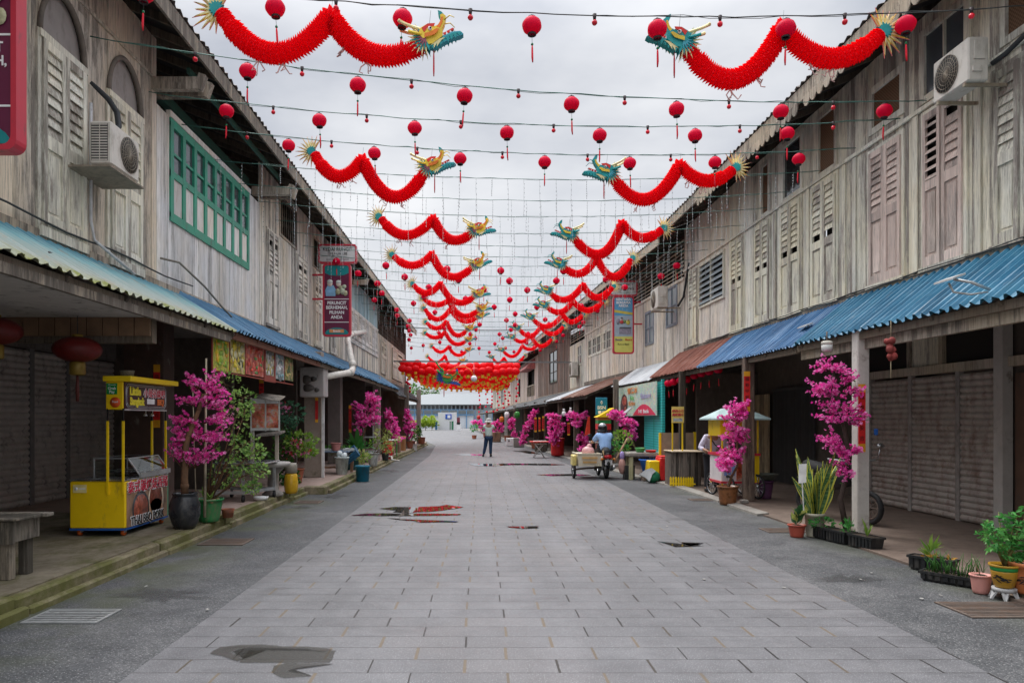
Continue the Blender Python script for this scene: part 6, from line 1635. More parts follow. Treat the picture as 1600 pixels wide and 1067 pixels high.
# air conditioner, hoses and pipe on the near left wall
def aircon(label, x0, x1, y0, y1, z0, z1, face, brk, loc=None):
    """outdoor unit; face = 'px' fan grille towards +X or 'nx' towards -X"""
    t = thing('air_conditioner', label, 'air conditioner', ((x0+x1)/2,(y0+y1)/2,z0), 'air conditioner units on the walls')
    MB().bbox((x0,y0,z0),(x1,y1,z1),.015).build('casing', M_acw, t)
    xf = x1 if face == 'px' else x0; sg = 1 if face == 'px' else -1
    cy_ = y0+(y1-y0)*(.62 if face == 'px' else .60); cz = (z0+z1)/2; r = min((z1-z0)*.42,(y1-y0)*.36); mb = MB()
    mb.lathe((xf+sg*.001,cy_,cz), [(.001,0),(r,0),(r,.004),(.001,.004)], 26, ax=Matrix(((0,0,sg),(1,0,0),(0,1,0)))); mb.build('fan_opening', plain('fan_dark',(.045,.042,.04),.6), t)
    mb = MB()
    for k in range(1,6): mb.tube([(xf+sg*.012,cy_+r*k/5*math.cos(q),cz+r*k/5*math.sin(q)) for q in [2*PI*i/22 for i in range(23)]], .0032, 4, cap=False)
    for k in range(12): q = PI*k/12; mb.tube([(xf+sg*.013,cy_-r*math.cos(q),cz-r*math.sin(q)),(xf+sg*.013,cy_+r*math.cos(q),cz+r*math.sin(q))], .0028, 4)
    mb.build('fan_grille', plain('grille_tan',(.30,.26,.20),.6), t)
    mb = MB(); n = 14
    if face == 'px':
        for i in range(n): z = z0+.05+(z1-z0-.09)*i/(n-1); mb.box((x0+.025,y0-.004,z-.007),(x1-.045,y0+.004,z+.007))
        d_ = MB(); d_.box((x0+.02,y0-.002,z0+.04),(x1-.04,y0+.001,z1-.03)); d_.build('side_opening', plain('fan_dark',(.045,.042,.04),.6), t)
        mb.box(((x0+x1)/2-.012,y0-.006,z0+.04),((x0+x1)/2-.004,y0-.003,z1-.03))
    else:
        mb.bbox((x0+.06,y0-.012,z0+(z1-z0)*.48),(x1-.05,y0-.001,z1-.05),.004); mb.bbox((x0+.04,y0-.02,z0+.10),(x1-.09,y0-.001,z0+.17),.004)
    mb.build('side_grille', M_acw, t)
    mb = MB()
    for y in (y0+.08,y1-.08):
        xs = sorted((brk, xf)); mb.beam((xs[0],y,z0-.02),(xs[1],y,z0-.02),.04,.035); mb.beam((brk,y,z0-.28),(brk,y,z0),.035,.035) if False else None
    mb.build('bracket', plain('bracket_tan',(.34,.29,.21),.6,dirt=.4,dcol=(.14,.07,.04)), t)
    return t
M_acw = plain('aircon_ivory', (.60,.57,.51), .45, var=.1, dirt=.25, dcol=(.30,.26,.2))
aircon('ivory air conditioner unit on the near left wall between the arched shutters', -4.45, -4.20, 8.14, 8.80, 4.54, 5.03, 'px', -4.68)
mb = MB(); mb.box((-4.68,8.05,4.48),(-4.16,8.85,4.50)); tag(mb.build('drip_shelf', plain('shelf_old',(.30,.25,.19),.7,dirt=.5), None, (-4.4,8.4,4.49)), 'old stained shelf board under the left air conditioner', 'shelf')
mb = MB(); mb.tube([V((-4.66,8.55,5.66)),V((-4.6,8.6,5.60)),V((-4.50,8.66,5.50)),V((-4.42,8.70,5.36)),V((-4.38,8.66,5.18)),V((-4.36,8.5,5.02))], [.022,.03,.035,.036,.036,.034], 8)
tag(mb.build('insulated_hose', plain('hose_black',(.03,.033,.036),.7), None, (-4.5,8.6,5.4)), 'black insulated hose bending into the left air conditioner', 'hose')
mb = MB(); mb.tube([V((-4.64,8.52,5.4)),V((-4.64,8.52,4.0)),V((-4.62,8.56,3.78)),V((-4.35,9.0,3.46))], .018, 7); tag(mb.build('drain_tube', plain('pvc_white',(.55,.55,.56),.5,dirt=.2), None, (-4.64,8.52,4.5)), 'thin pale drain tube running down the near left boards to the teal awning', 'pipe')
mb = MB(); mb.tube([V((-4.66,10.42,3.98)),V((-4.55,10.8,4.0)),V((-4.4,11.4,3.75)),V((-4.3,11.9,3.5)),V((-4.25,12.2,3.38))], .016, 6); tag(mb.build('cable', plain('cable_tan',(.22,.20,.16),.7), None, (-4.5,11,3.9)), 'tan cable looping from the wall corner to the blue awning', 'cable')
mb = MB(); mb.tube([V((-4.63,5.0+i*.5,3.74-.02*math.sin(i*1.3)+.012*i*.1)) for i in range(14)], .012, 5); tag(mb.build('wall_cable', M_wire, None, (-4.63,8,3.74)), 'black cable running along the foot of the brown boards', 'cable')
tag(MB().bbox((P(176,487,11).x,11.0,P(176,520,11).z),(P(189,487,11).x,11.1,P(176,494,11).z),.01).build('meter_box', plain('ivory_box',(.42,.40,.34),.5), None, P(180,505,11)), 'small ivory meter box under the teal awning corner', 'box')

# ---- hanging retail signs on the left wall
M_sred = plain('sign_frame_red', (.52,.03,.055), .35, var=.08, dirt=.1); M_smar = plain('sign_maroon', (.125,.015,.05), .35, var=.06); M_steel2 = plain('sign_teal', (.01,.23,.24), .35, var=.08); M_swht = plain('sign_grey_white', (.55,.55,.54), .4, var=.06, dirt=.12)
def rrect(w, h, r, n=4):
    out = []
    for (cx_, cz, a0) in ((w-r,r,-90),(w-r,h-r,0),(r,h-r,90),(r,r,180)):
        for i in range(n+1): q = math.radians(a0+90*i/n); out.append((cx_+r*math.cos(q), cz+r*math.sin(q)))
    return out
def ring_frame(mb, o, w, h, r, b, th):
    a = rrect(w,h,r); c = [(b+(w-2*b)*(x/w), b+(h-2*b)*(z/h)) for x, z in a]; n = len(a); o = V(o)
    for i in range(n):
        j = (i+1) % n; q = [a[i],a[j],c[j],c[i]]
        mb.hexa([o+V((x,-th,z)) for x, z in q]+[o+V((x,th,z)) for x, z in q])
def sign_left(label, xr, y, zb, w=.78, full=True):
    t = thing('hanging_sign', label, 'hanging sign', (xr-w/2,y,zb), 'hanging shop signs'); x0 = xr-w; Hh = 2.02
    fr = MB(); ring_frame(fr, (x0,y,zb), w, Hh, .09, .05, .075); fr.build('sign_frame', M_sred, t)
    MB().box((x0+.04,y-.055,zb+.04),(xr-.04,y+.055,zb+Hh-.04)).build('sign_panel', M_smar, t)
    yf = y-.057; mb = MB()
    mb.prism([(-.33,0)]+[(.33*math.cos(PI*i/12), .19*math.sin(PI*i/12)) for i in range(13)][0:13], (x0+w/2,yf,zb+.06), (1,0,0), (0,0,1), .006); mb.build('teal_band', M_steel2, t); mb = MB()
    mb.prism([(-.33,.0),(.33,.0),(.33,-.2),(.2,-.26),(0,-.28),(-.2,-.26),(-.33,-.2)], (x0+w/2,yf,zb+Hh-.06), (1,0,0), (0,0,1), .006); mb.build('teal_band', M_steel2, t)
    mb = MB()
    for z in (.39,1.03): mb.box((x0+.05,yf-.004,zb+z),(xr-.05,yf,zb+z+.018))
    mb.build('white_line', M_txw, t)
    for s, z in (('PERUNCIT',.925),('BERHEMAH,',.80),('PILIHAN',.665),('ANDA',.535)): text(s, (x0+w/2,yf-.002,zb+z), (1,0,0), (0,0,1), .125, M_txw, t, bold=.022, th=.002, sx=.9)
    mb = MB(); mb.box((x0+w/2-.2,yf-.008,zb+.11),(x0+w/2+.2,yf-.003,zb+.20)); lg = mb.build('logo_plate', plain('logo_orange',(.72,.28,.10),.4), t); text('Bazzie', (x0+w/2,yf-.010,zb+.152), (1,0,0), (0,0,1), .08, M_txw, lg, th=.001, bold=.02)
    # the drawing: a plain shopkeeper in a light blue shirt behind piled goods
    d_ = MB(); q = lambda a, b: V((x0+a,yf-.005,zb+b))
    def blob(a, b, rx, rz, m): d_.lathe(q(a,b)-V((0,.002*m,0)), [(.001,0),(1,0),(1,.001),(.001,.001)], 12, m, ax=Matrix(((rx,0,0),(0,0,-1),(0,rz,0))))
    d_.prism([(-.13,0),(.13,0),(.15,.16),(.08,.3),(-.08,.3),(-.15,.16)], q(.22,1.12), (1,0,0), (0,0,1), .004, 0)
    for a, b, rx, rz, m in ((.20,1.47,.075,.09,1),(.20,1.52,.08,.06,2),(.44,1.46,.07,.08,1),(.44,1.51,.075,.05,2),(.42,1.24,.07,.09,3),(.55,1.26,.07,.10,4),(.63,1.2,.06,.08,3),(.5,1.36,.06,.05,3),(.6,1.38,.06,.06,4)): blob(a*w/.78, b, rx, rz, m)
    d_.build('printed_picture', [plain('pic_blue',(.22,.42,.62),.4), plain('pic_skin',(.70,.58,.50),.4), plain('pic_grey',(.55,.56,.53),.4), plain('pic_khaki',(.38,.36,.22),.4,var=.4,scale=20), plain('pic_sage',(.42,.46,.34),.4,var=.4,scale=20)], t)
    hd = MB(); xh0, xh1 = x0-.12, xr+.16; MB().bbox((xh0+.03,y-.055,zb+Hh+.035),(xh1-.03,y+.055,zb+Hh+.50),.02).build('header_panel', M_swht, t)
    ring_frame(hd, (xh0,y,zb+Hh+.005), xh1-xh0, .53, .07, .04, .07); hd.build('header_frame', M_sred, t)
    text('KEDAI RUNCIT', ((xh0+xh1)/2,y-.058,zb+Hh+.39), (1,0,0), (0,0,1), .135, M_txk, t, bold=.012, th=.002, sx=.9); text('LIM HUA LEE', ((xh0+xh1)/2,y-.058,zb+Hh+.27), (1,0,0), (0,0,1), .095, M_txk, t, th=.002)
    mb = MB(); mb.box((xh0+.22,y-.062,zb+Hh+.10),(xh1-.22,y-.057,zb+Hh+.125)); mb.build('small_print', plain('print_grey',(.25,.22,.25),.5), t)
    br = MB()
    for z in (1.05,1.72): br.beam((-4.69,y+.02,zb+z),(x0,y+.02,zb+z),.04,.05)
    br.build('bracket', M_sred, t)
    return t
sign_left('tall maroon hanging sign with white header board among the left grey boards', -3.61, 19.9, 3.92)
sign_left('tall maroon hanging sign in red frame cut by the left picture edge', -4.17, 6.5, 4.06)

def sign_right(label, x0, x1, y, zb, zt):
    t = thing('hanging_sign', label, 'hanging sign', ((x0+x1)/2,y,zb), 'hanging shop signs'); w, h = x1-x0, zt-zb; xm = (x0+x1)/2; yf = y-.057
    fr = MB(); ring_frame(fr, (x0,y,zb), w, h, .09, .05, .075); fr.build('sign_frame', M_sred, t)
    MB().box((x0+.04,y-.055,zb+.04),(x1-.04,y+.055,zb+h*.30)).build('yellow_panel', plain('sign_yellow',(.62,.60,.14),.4,var=.08), t)
    MB().box((x0+.04,y-.055,zb+h*.30),(x1-.04,y+.055,zb+h*.66)).build('pale_panel', plain('sign_pale_blue',(.38,.47,.54),.4,var=.12), t)
    MB().box((x0+.04,y-.055,zb+h*.66),(x1-.04,y+.055,zt-.04)).build('blue_panel', plain('sign_sky_blue',(.12,.36,.58),.4,var=.1), t)
    mb = MB(); mb.prism([(-w/2+.05,.04),(w/2-.05,-.06),(w/2-.05,.03),(-w/2+.05,.13)], (xm,yf,zb+h*.70), (1,0,0), (0,0,1), .006); mb.build('yellow_ribbon', plain('ribbon_yellow',(.66,.55,.10),.4), t)
    for s, z in (('SENTIASA',.94),('BERSAMA',.885),('ANDA',.83)): text(s, (xm,yf-.003,zb+h*z), (1,0,0), (0,0,1), .125, M_txw, t, bold=.03, th=.002, sx=.95)
    d_ = MB(); q = lambda a, b: V((x0+a*w,yf-.005,zb+b*h))
    for a, b, rx, rz, m in ((.42,.55,.06,.05,0),(.42,.60,.035,.035,1),(.42,.615,.035,.02,2),(.72,.545,.06,.07,3),(.72,.585,.03,.03,1),(.25,.56,.05,.09,4),(.55,.56,.04,.05,5)): d_.lathe(q(a,b), [(.001,0),(1,0),(1,.001),(.001,.001)], 12, m, ax=Matrix(((rx*1.3,0,0),(0,0,-1),(0,rz*1.3,0))))
    d_.box((x0+w*.30,yf-.01,zb+h*.34),(x1-w*.14,yf-.004,zb+h*.46),4); d_.box((x0+w*.33,yf-.014,zb+h*.435),(x1-w*.14,yf-.010,zb+h*.462),2)
    d_.build('printed_picture', [plain('pic_red',(.50,.06,.06),.4), plain('pic_skin',(.70,.58,.50),.4), plain('pic_dark',(.10,.10,.12),.4), plain('pic_yellow',(.60,.52,.10),.4), plain('pic_lilac',(.36,.34,.42),.4,var=.4,scale=20), plain('pic_green',(.20,.32,.12),.4)], t)
    text('Bazzie', (xm-.16,yf-.003,zb+h*.245), (1,0,0), (0,0,1), .10, plain('print_navy',(.10,.08,.20),.4), t, bold=.02, th=.002); text('Mesra', (xm+.18,yf-.003,zb+h*.245), (1,0,0), (0,0,1), .10, plain('print_scarlet',(.60,.10,.04),.4), t, bold=.02, th=.002); text('Runcit Bijak', (xm,yf-.003,zb+h*.165), (1,0,0), (0,0,1), .085, M_txk, t, th=.002)
    hx0, hx1 = x0-.10, x1+.12; MB().bbox((hx0+.03,y-.055,zt+.035),(hx1-.03,y+.055,zt+.50),.02).build('header_panel', M_swht, t)
    hd = MB(); ring_frame(hd, (hx0,y,zt+.005), hx1-hx0, .53, .07, .04, .07); hd.build('header_frame', M_sred, t)
    text('KEDAI RUNCIT', ((hx0+hx1)/2,y-.058,zt+.40), (1,0,0), (0,0,1), .10, M_txk, t, bold=.01, th=.002); text('SEN CHONG', ((hx0+hx1)/2,y-.058,zt+.26), (1,0,0), (0,0,1), .125, M_txk, t, bold=.02, th=.002)
    br = MB()
    for z in (.52,.90): br.beam((x1,y+.02,zb+h*z),(x1+.45,y+.02,zb+h*z),.045,.05)
    br.build('bracket', M_sred, t)
sign_right('tall yellow and blue hanging sign in red frame on the right row', 4.65, 5.40, 25.4, 3.94, 5.98)
# ================================================================ RIGHT SIDE
# pots at the right frame edge
t = thing('potted_plant', 'bushy maple leaved shrub in a yellow and green painted pot on a white stand', 'potted plant', (4.80,6.58,0))
c = V((4.80,6.58,.105)); mb = MB(); prof = [(.066,0),(.078,.012),(.098,.085),(.105,.14),(.105,.155)]
mb.lathe(c, prof, 24, 0); mb.lathe(c+V((0,0,.155)), [(.106,0),(.110,.022),(.110,.034)], 24, 1); mb.lathe(c+V((0,0,.189)), [(.111,0),(.123,.008),(.123,.024),(.105,.022),(.10,.0),(.001,0)], 24, 0)
M_py = plain('pot_yellow', (.48,.26,.025), .35, var=.15, dirt=.15); mb.build('pot', [M_py, M_grn], t)
def sprig(mb, c, r, zc, a0, dirn=1):
    """painted bamboo sprig round a pot"""
    for i in range(9):
        a = a0+i*.11; p = V((c[0]+r*math.cos(a), c[1]+r*math.sin(a), zc+R.uniform(-.02,.02))); tn = V((-math.sin(a),math.cos(a),R.uniform(-.8,.8))).normalized(); up = V((0,0,1)); n = V((math.cos(a),math.sin(a),0))
        s = n.cross(tn); L = .028
        mb.add([p+n*.002-tn*L, p+n*.002+s*.006, p+n*.002+tn*L, p+n*.002-s*.006], [(0,1,2,3)])
mb = MB(); sprig(mb, c, .1025, c.z+.10, -PI*.95); sprig(mb, c, .100, c.z+.085, -PI*.85); mb.build('painted_sprig', M_blk, t)
mb = MB(); b = V((4.80,6.58,0)); 
for i in range(6):
    a = i*PI/3; mb.beam(b+V((.118*math.cos(a),.118*math.sin(a),0)), b+V((.082*math.cos(a+.25),.082*math.sin(a+.25),.075)), .024,.016); mb.beam(b+V((.118*math.cos(a),.118*math.sin(a),0)), b+V((.082*math.cos(a-.25),.082*math.sin(a-.25),.075)), .024,.016)
mb.lathe(b+V((0,0,.07)), [(.07,0),(.098,0),(.098,.033),(.07,.033)], 20); mb.build('pot_stand', plain('stand_white',(.38,.375,.37),.5,dirt=.15), t)
fo = MB(); st = MB(); top = c+V((0,0,.19))
def maple(p, d, s, m=0):
    d = d.normalized(); sd = d.cross(UP); sd = sd.normalized() if sd.length > .05 else V((1,0,0))
    for a, l in ((0,1),(.75,.8),(-.75,.8),(1.5,.5),(-1.5,.5)):
        v = d*math.cos(a)+sd*math.sin(a); leaf_add(fo, p, v+V((0,0,-.15)), s*l, .34, .15, m)
tips = [(1545,815),(1560,800),(1575,835),(1590,805),(1605,830),(1600,860),(1550,845),(1585,870),(1620,810),(1568,860),(1612,790),(1590,840),(1536,826)]
for x, y in tips:
    e = P(x, y, 6.55+R.uniform(-.15,.15)); m_ = top.lerp(e,.55)+V((0,0,.05)); st.tube([top, m_, e], [.009,.006,.003], 5)
    for q in range(15):
        p = m_.lerp(e, R.uniform(.1,1.05))+rv(.075); maple(p, rv()+V((0,-.5,-.1)), R.uniform(.06,.095), R.choice((0,0,1)))
st.build('stem', plain('stem_olive',(.22,.20,.07),.7), t); fo.build('foliage', [M_leafv, leafmat('leaf_fresh',(.06,.25,.05),(.18,.45,.10))], t)
t = thing('flower_pot', 'orange terracotta pot with a painted bamboo sprig at the right frame edge', 'flower pot', (5.03,6.62,.08)); c = V((4.99,6.55,.06)); M_oter = plain('orange_terracotta',(.52,.17,.055),.5,var=.15)
mb = MB(); mb.lathe(c, [(.09,0),(.105,.02),(.135,.16),(.145,.24),(.165,.25),(.168,.285),(.15,.285),(.14,.25),(.001,.25)], 24); mb.build('pot', M_oter, t)
mb = MB(); sprig(mb, c, .135, c.z+.14, -PI*.95); sprig(mb, c, .134, c.z+.12, -PI*.85); mb.build('painted_sprig', M_blk, t); MB().lathe(c+V((0,0,.25)), [(.14,0),(.14,.004),(.001,.01)],14).build('soil', M_soil, t)
mb = MB(); mb.bbox((4.93,6.52,.0),(5.25,6.75,.06),.01); tag(mb.build('brick_block', plain('mossy_block',(.13,.11,.07),.9,var=.4), None, (5.05,6.6,0)), 'mossy brick block under the orange terracotta pot', 'block')
t = thing('flower_pot', 'faded pink plastic flower pot beside the painted pots', 'flower pot', (4.74,6.80,0)); pot(t, (4.74,6.80,0), .068, .088, .175, plain('pink_plastic',(.60,.27,.23),.5,var=.12), .010); mb = MB(); mb.tube([V((4.74,6.8,.15)),V((4.69,6.8,.27)),V((4.66,6.8,.33))], .005,4); mb.build('twig', M_bamb, t)
def trough(label, c, L, W, Hh, ang, cells=0):
    t = thing('planter_box', label, 'planter', c, 'black planter boxes on the right'); Mx = Matrix.Translation(c) @ Matrix.Rotation(ang,4,'Z'); mb = MB(Mx)
    z0, e = 0, .02
    mb.hexa([(-L/2+e,-W/2+e,z0),(L/2-e,-W/2+e,z0),(L/2-e,W/2-e,z0),(-L/2+e,W/2-e,z0),(-L/2,-W/2,Hh),(L/2,-W/2,Hh),(L/2,W/2,Hh),(-L/2,W/2,Hh)])
    for a, b_ in (((-L/2-.012,-W/2-.012),(L/2+.012,-W/2+.006)),((-L/2-.012,W/2-.006),(L/2+.012,W/2+.012)),((-L/2-.012,-W/2),(-L/2+.006,W/2)),((L/2-.006,-W/2),(L/2+.012,W/2))): mb.box((a[0],a[1],Hh-.015),(b_[0],b_[1],Hh+.012))
    n = cells or 7
    for i in range(n): x = -L/2+L*(i+.5)/n; mb.box((x-L/n*.32,-W/2-.006,.02),(x+L/n*.32,-W/2+.012,Hh-.02))
    mb.build('box_body', M_blackp, t); s = MB(Mx); s.box((-L/2+.01,-W/2+.01,Hh-.03),(L/2-.01,W/2-.01,Hh+.003)); s.build('soil', M_soil, t)
    return t, Mx
t, Mx = trough('black planter trough with a small palm seedling before the roller shutters', V((4.90,7.78,0)), .44, .15, .14, -.95)
fo = MB(); top = Mx @ V((-.02,0,.14))
for i in range(15): a = -1.2+2.4*i/14; leaf_add(fo, top+V((0,0,.02+.004*i)), V((math.sin(a),R.uniform(-.25,.25),math.cos(a)*.8+.15)), R.uniform(.14,.23), .14)
fo.build('palm_frond', M_leafl, t); fo = MB(); [leaf_add(fo, Mx @ V((R.uniform(-.1,.2),R.uniform(-.05,.05),.14)), rv()+V((0,0,.3)), .08, .35) for i in range(26)]; fo.build('dry_leaf', plain('dry_leaf',(.40,.20,.03),.7,var=.4), t)
t, Mx = trough('black seedling tray with rounded cells and spring onions', V((4.75,7.16,0)), .62, .17, .085, -.95, 9)
fo = MB()
for i in range(75):
    p = Mx @ V((R.choice((-.24,-.17,-.1,-.05,.02,.1,.2))+R.uniform(-.035,.035),R.uniform(-.05,.05),.08)); d_ = V((R.uniform(-.35,.35),R.uniform(-.2,.2),1)); L = R.uniform(.1,.28); fo.tube([p, p+d_*L*.6, p+d_*L+V((d_.x*.1,0,-.02))], [.004,.0035,.001], 4)
fo.build('onion_leaf', leafmat('onion_green',(.03,.15,.03),(.14,.36,.08)), t)
# trays, bucket and pot at the white post
for i, (x, y) in enumerate(((4.72,9.92),(4.80,9.56),(4.90,9.13))):
    t, Mx = trough(('black planter box by the cream bucket with fresh leafy seedlings','black planter box in the middle of three holding the cherry trunk','black planter box in front of the white post with a single seedling')[i], V((x,y,0)), .40 if i == 2 else .34, .19, .155, -1.32)
    fo = MB()
    if i == 0: bush(fo, Mx @ V((0,0,.20)), (.16,.12,.07), 150, .05, .55, 0, .3); fo.build('foliage', M_leafv, t)
    if i == 1:
        bush(fo, Mx @ V((.1,0,.20)), (.08,.1,.09), 60, .05, .5, 0, .4)
        for k in range(6): leaf_add(fo, Mx @ V((.12,R.uniform(-.05,.05),.15)), V((R.uniform(-.3,.3),0,1)), .22, .2)
        fo.build('foliage', M_leafv, t)
    if i == 2:
        for k in range(7): leaf_add(fo, Mx @ V((.02,0,.15)), V((R.uniform(-.4,.5),R.uniform(-.2,.2),1)), R.uniform(.12,.26), .2)
        fo.build('foliage', M_leafl, t)
t = thing('potted_plant', 'tall variegated snake plant in a mossy cream paint bucket', 'potted plant', (4.68,10.06,0)); c = V((4.68,10.06,0))
mb = MB(); mb.lathe(c, [(.11,0),(.115,.02),(.13,.29),(.138,.29),(.138,.33),(.125,.33),(.115,.29),(.001,.29)], 22); mb.build('bucket', mk_conc('mossy_cream_bucket',(.30,.28,.20),(.62,.58,.47),.5,(.16,.15,.05),4), t)
a = NT('snake_leaf'); s = a.coord((1,1,1)); w = a.noise(a.coord((2,2,16)), 2.2, 3); tn = a.tint(); cc = a.mix(a.mr(w,.45,.55), (.035,.12,.045), (.15,.27,.10)); cc = a.mix(a.ma('GREATER_THAN', tn, .62), cc, (.70,.66,.10)); M_snake = a.out(cc, .4, 0, .4)
fo = MB()
for i in range(54):
    a_ = R.uniform(0,6.28); rr = R.uniform(.01,.09); p = c+V((rr*math.cos(a_),rr*math.sin(a_),.29)); lean = R.uniform(.03,.42)*(1 if i > 3 else 1.5); L = R.uniform(.4,.98); dx = V((math.cos(a_)*lean, math.sin(a_)*lean*.7, 1)).normalized(); s = dx.cross(V((math.sin(a_+1),math.cos(a_+1),.1))).normalized(); n = s.cross(dx)
    vs = []; K = 6
    for q in range(K+1):
        u = q/K; ww = .031*(.7+.5*math.sin(PI*min(1,u*.9+.1)))*(1 if u < .75 else (1-(u-.75)/.25*.95)); cpt = p+dx*L*u+V((dx.x,dx.y,0))*.25*u*u*L+n*.01*math.sin(u*5+i)
        vs += [cpt-s*ww*1.25, cpt-s*ww*.85+n*.004, cpt+n*.010, cpt+s*ww*.85+n*.004, cpt+s*ww*1.25]
    for q in range(K):
        for k in range(4): fo.add([vs[5*q+k],vs[5*q+k+1],vs[5*q+5+k+1],vs[5*q+5+k]], [(0,1,2,3)], 0, .9 if k in (0,3) else .2)
fo.build('foliage', M_snake, t)
mb = MB(); p = P(1254,740,9.75); mb.hexa([p+V(v) for v in ((-.055,0,-.13),(.05,.0,-.12),(.05,.004,-.12),(-.055,.004,-.13),(-.04,.02,.13),(.065,.02,.135),(.065,.024,.135),(-.04,.024,.13))]); mb.beam(p+V((0,.01,-.13)), p+V((.03,.03,-.5)), .012,.012); tag(mb.build('plant_tag', plain('paper_white',(.68,.67,.64),.7), None, p), 'blank white card stuck among the snake plant leaves', 'card')
t = thing('potted_plant', 'broad leaved yellow striped plant in a red plastic pot by the kerb', 'potted plant', (4.42,10.04,0)); c = V((4.42,10.04,-.005)); pot(t, c, .085, .115, .175, plain('brick_red_plastic',(.40,.075,.045),.45,var=.15), .012)
fo = MB()
for i in range(20):
    a_ = R.uniform(0,6.28); leaf_add(fo, c+V((0,0,.16+.008*i)), V((math.cos(a_)*.8,math.sin(a_)*.6,R.uniform(.5,1.4))), R.uniform(.14,.25), .42, .3, R.choice((0,0,1)))
fo.build('foliage', [M_leafy, M_leafd], t)
b = V((4.92,9.75,.02)); t = thing('blossom_tree', 'tall magenta cherry tree climbing the whitewashed concrete post', 'blossom tree', b, 'artificial cherry trees along the street')
tr = [V((4.95,9.7,.1)), P(1313,780,9.75), P(1322,745,9.75), P(1328,715,9.8), P(1318,665,9.8), P(1310,620,9.85), P(1302,585,9.85)]
blossom(t, tr, [(1285,570,16,14),(1305,575,12,12),(1280,595,20,12),(1300,605,18,14),(1290,625,20,14),(1310,640,16,16),(1295,655,22,14),(1285,680,20,12),(1305,690,18,14),(1318,715,14,14),(1310,705,10,10),(1335,640,14,12),(1345,655,10,8),(1340,615,12,10),(1330,585,10,8),(1345,700,10,5),(1318,738,9,8),(1275,610,10,10)], 9.72, 10, 12, .042, None, .04, .22, M_barkd)
couplet(5.34, 10.06, P(1331,706,10.05).z, P(1331,600,10.05).z, .10, 'red couplet with yellow ends on the whitewashed post behind blossoms')
tag(MB().bbox((5.50,10.02,1.42),(5.55,10.05,1.51),.005).build('small_label', M_blue, None, (5.5,10,1.45)), 'small blue sticker plate on the right face of the whitewashed post', 'plate')
# motorcycle parked in shadow behind the post (front wheel shows)
def wheel(t, c, r, w, ax, name='wheel', spokes=10, rim=None):
    c = V(c); axv = V(ax).normalized(); a = axv.cross(UP).normalized(); rim_p = [(c+(a*math.cos(q)+UP*math.sin(q))*(r-w*.5)) for q in [2*PI*i/24 for i in range(25)]]
    mb = MB(); mb.tube(rim_p, w*.55, 8, cap=False); ty = mb.build('tyre', M_rub, t)
    m2 = MB(); m2.tube([(c+(a*math.cos(q)+UP*math.sin(q))*(r-w*1.25)) for q in [2*PI*i/24 for i in range(25)]], w*.22, 6, cap=False); m2.cyl(c-axv*w*.6, c+axv*w*.6, r*.14, n=10)
    for i in range(spokes): q = 2*PI*i/spokes; m2.cyl(c, c+(a*math.cos(q)+UP*math.sin(q))*(r-w*1.2), .006, n=4)
    m2.build('rim', rim or M_silver, t)
c = V((5.92,10.95,.29)); t = thing('motorcycle', 'motorcycle parked in the dark behind the whitewashed post with only its wheel showing', 'motorcycle', (6.0,11.4,.03))
wheel(t, c, .26, .07, (1,.35,0), rim=M_iron); wheel(t, c+V((-.4,1.15,0)), .26, .075, (1,.35,0), rim=M_iron)
mb = MB(); mb.tube([c+V((.03,-.02,0)), c+V((-.08,.22,.42)), c+V((-.11,.3,.62))], [.03,.028,.025], 8); mb.tube([c+V((-.05,-.02,0)), c+V((-.14,.2,.42))], .026, 8); mb.build('fork', M_silver, t)
mb = MB(); mb.tube([c+V((-.11,.3,.45)), c+V((-.2,.6,.35)), c+V((-.32,1.0,.45))], [.14,.16,.12], 10); mb.ball(c+V((-.11,.28,.58)), .13, 10, 7); mb.build('body', M_blk, t); mb = MB(); mb.tube([c+V((-.24,.65,.50)), c+V((-.4,1.2,.56))], [.11,.12], 8); mb.build('seat', M_rub, t)
mb = MB(); mb.tube([c+V((.22,.2,.72)), c+V((-.1,.32,.68)), c+V((-.42,.44,.72))], .016, 6); mb.build('handlebar', M_steel, t)
mb = MB(); mb.tube([c+V((.23,.18,.72)),c+V((.26,.15,.9))], .008,5); mb.ball(c+V((.26,.14,.94)), .06, 8, 6, sc3=(1,.4,.7)); mb.build('mirror', M_silver, t)
# hanging dried bundle & small fittings under the near right awning
p = P(1392,548,8.6); t = thing('hanging_ornament', 'faded red ornament with tassel hanging before the dark transom', 'ornament', p)
mb = MB(); [mb.ball(p+V((R.uniform(-.04,.04),R.uniform(-.03,.03),R.uniform(-.12,.12))), R.uniform(.03,.05), 6, 5) for i in range(12)]; mb.build('ornament_body', plain('faded_red',(.24,.04,.035),.8,var=.4), t); mb = MB(); mb.cyl(p+V((0,0,.1)), p+V((0,0,.36)), .004, n=4); mb.cyl(p-V((0,0,.1)), p-V((0,0,.33)), .006, n=4); mb.build('cord', plain('cord_tan',(.35,.28,.18),.8), t)
for i, (x, y, d, lab) in enumerate(((1583,488,9.9,'brown and cream round lamp on the right edge pillar'),(1292,541,9.8,'white cylindrical lamp under the blue awning by the tall cherry tree'))):
    p = P(x, y, d); t = thing('porch_lamp', lab, 'lamp', p); mb = MB(); r = .11 if i == 0 else .07
    mb.lathe(p, [(r*.75,-.07),(r,-.05),(r,.02)], 16, 0); mb.lathe(p+V((0,0,.02)), [(r*1.02,0),(r*1.02,.04),(r*.8,.05),(.001,.05)], 16, 1); mb.build('lamp_shade', [plain('lamp_brown',(.25,.15,.09),.5) if i == 0 else plain('lamp_white',(.55,.55,.53),.4), plain('lamp_cream',(.55,.52,.45),.4)], t); MB().cyl(p+V((0,0,.06)), p+V((.0,0,.2)), .01, n=5).build('lamp_bracket', M_iron, t)
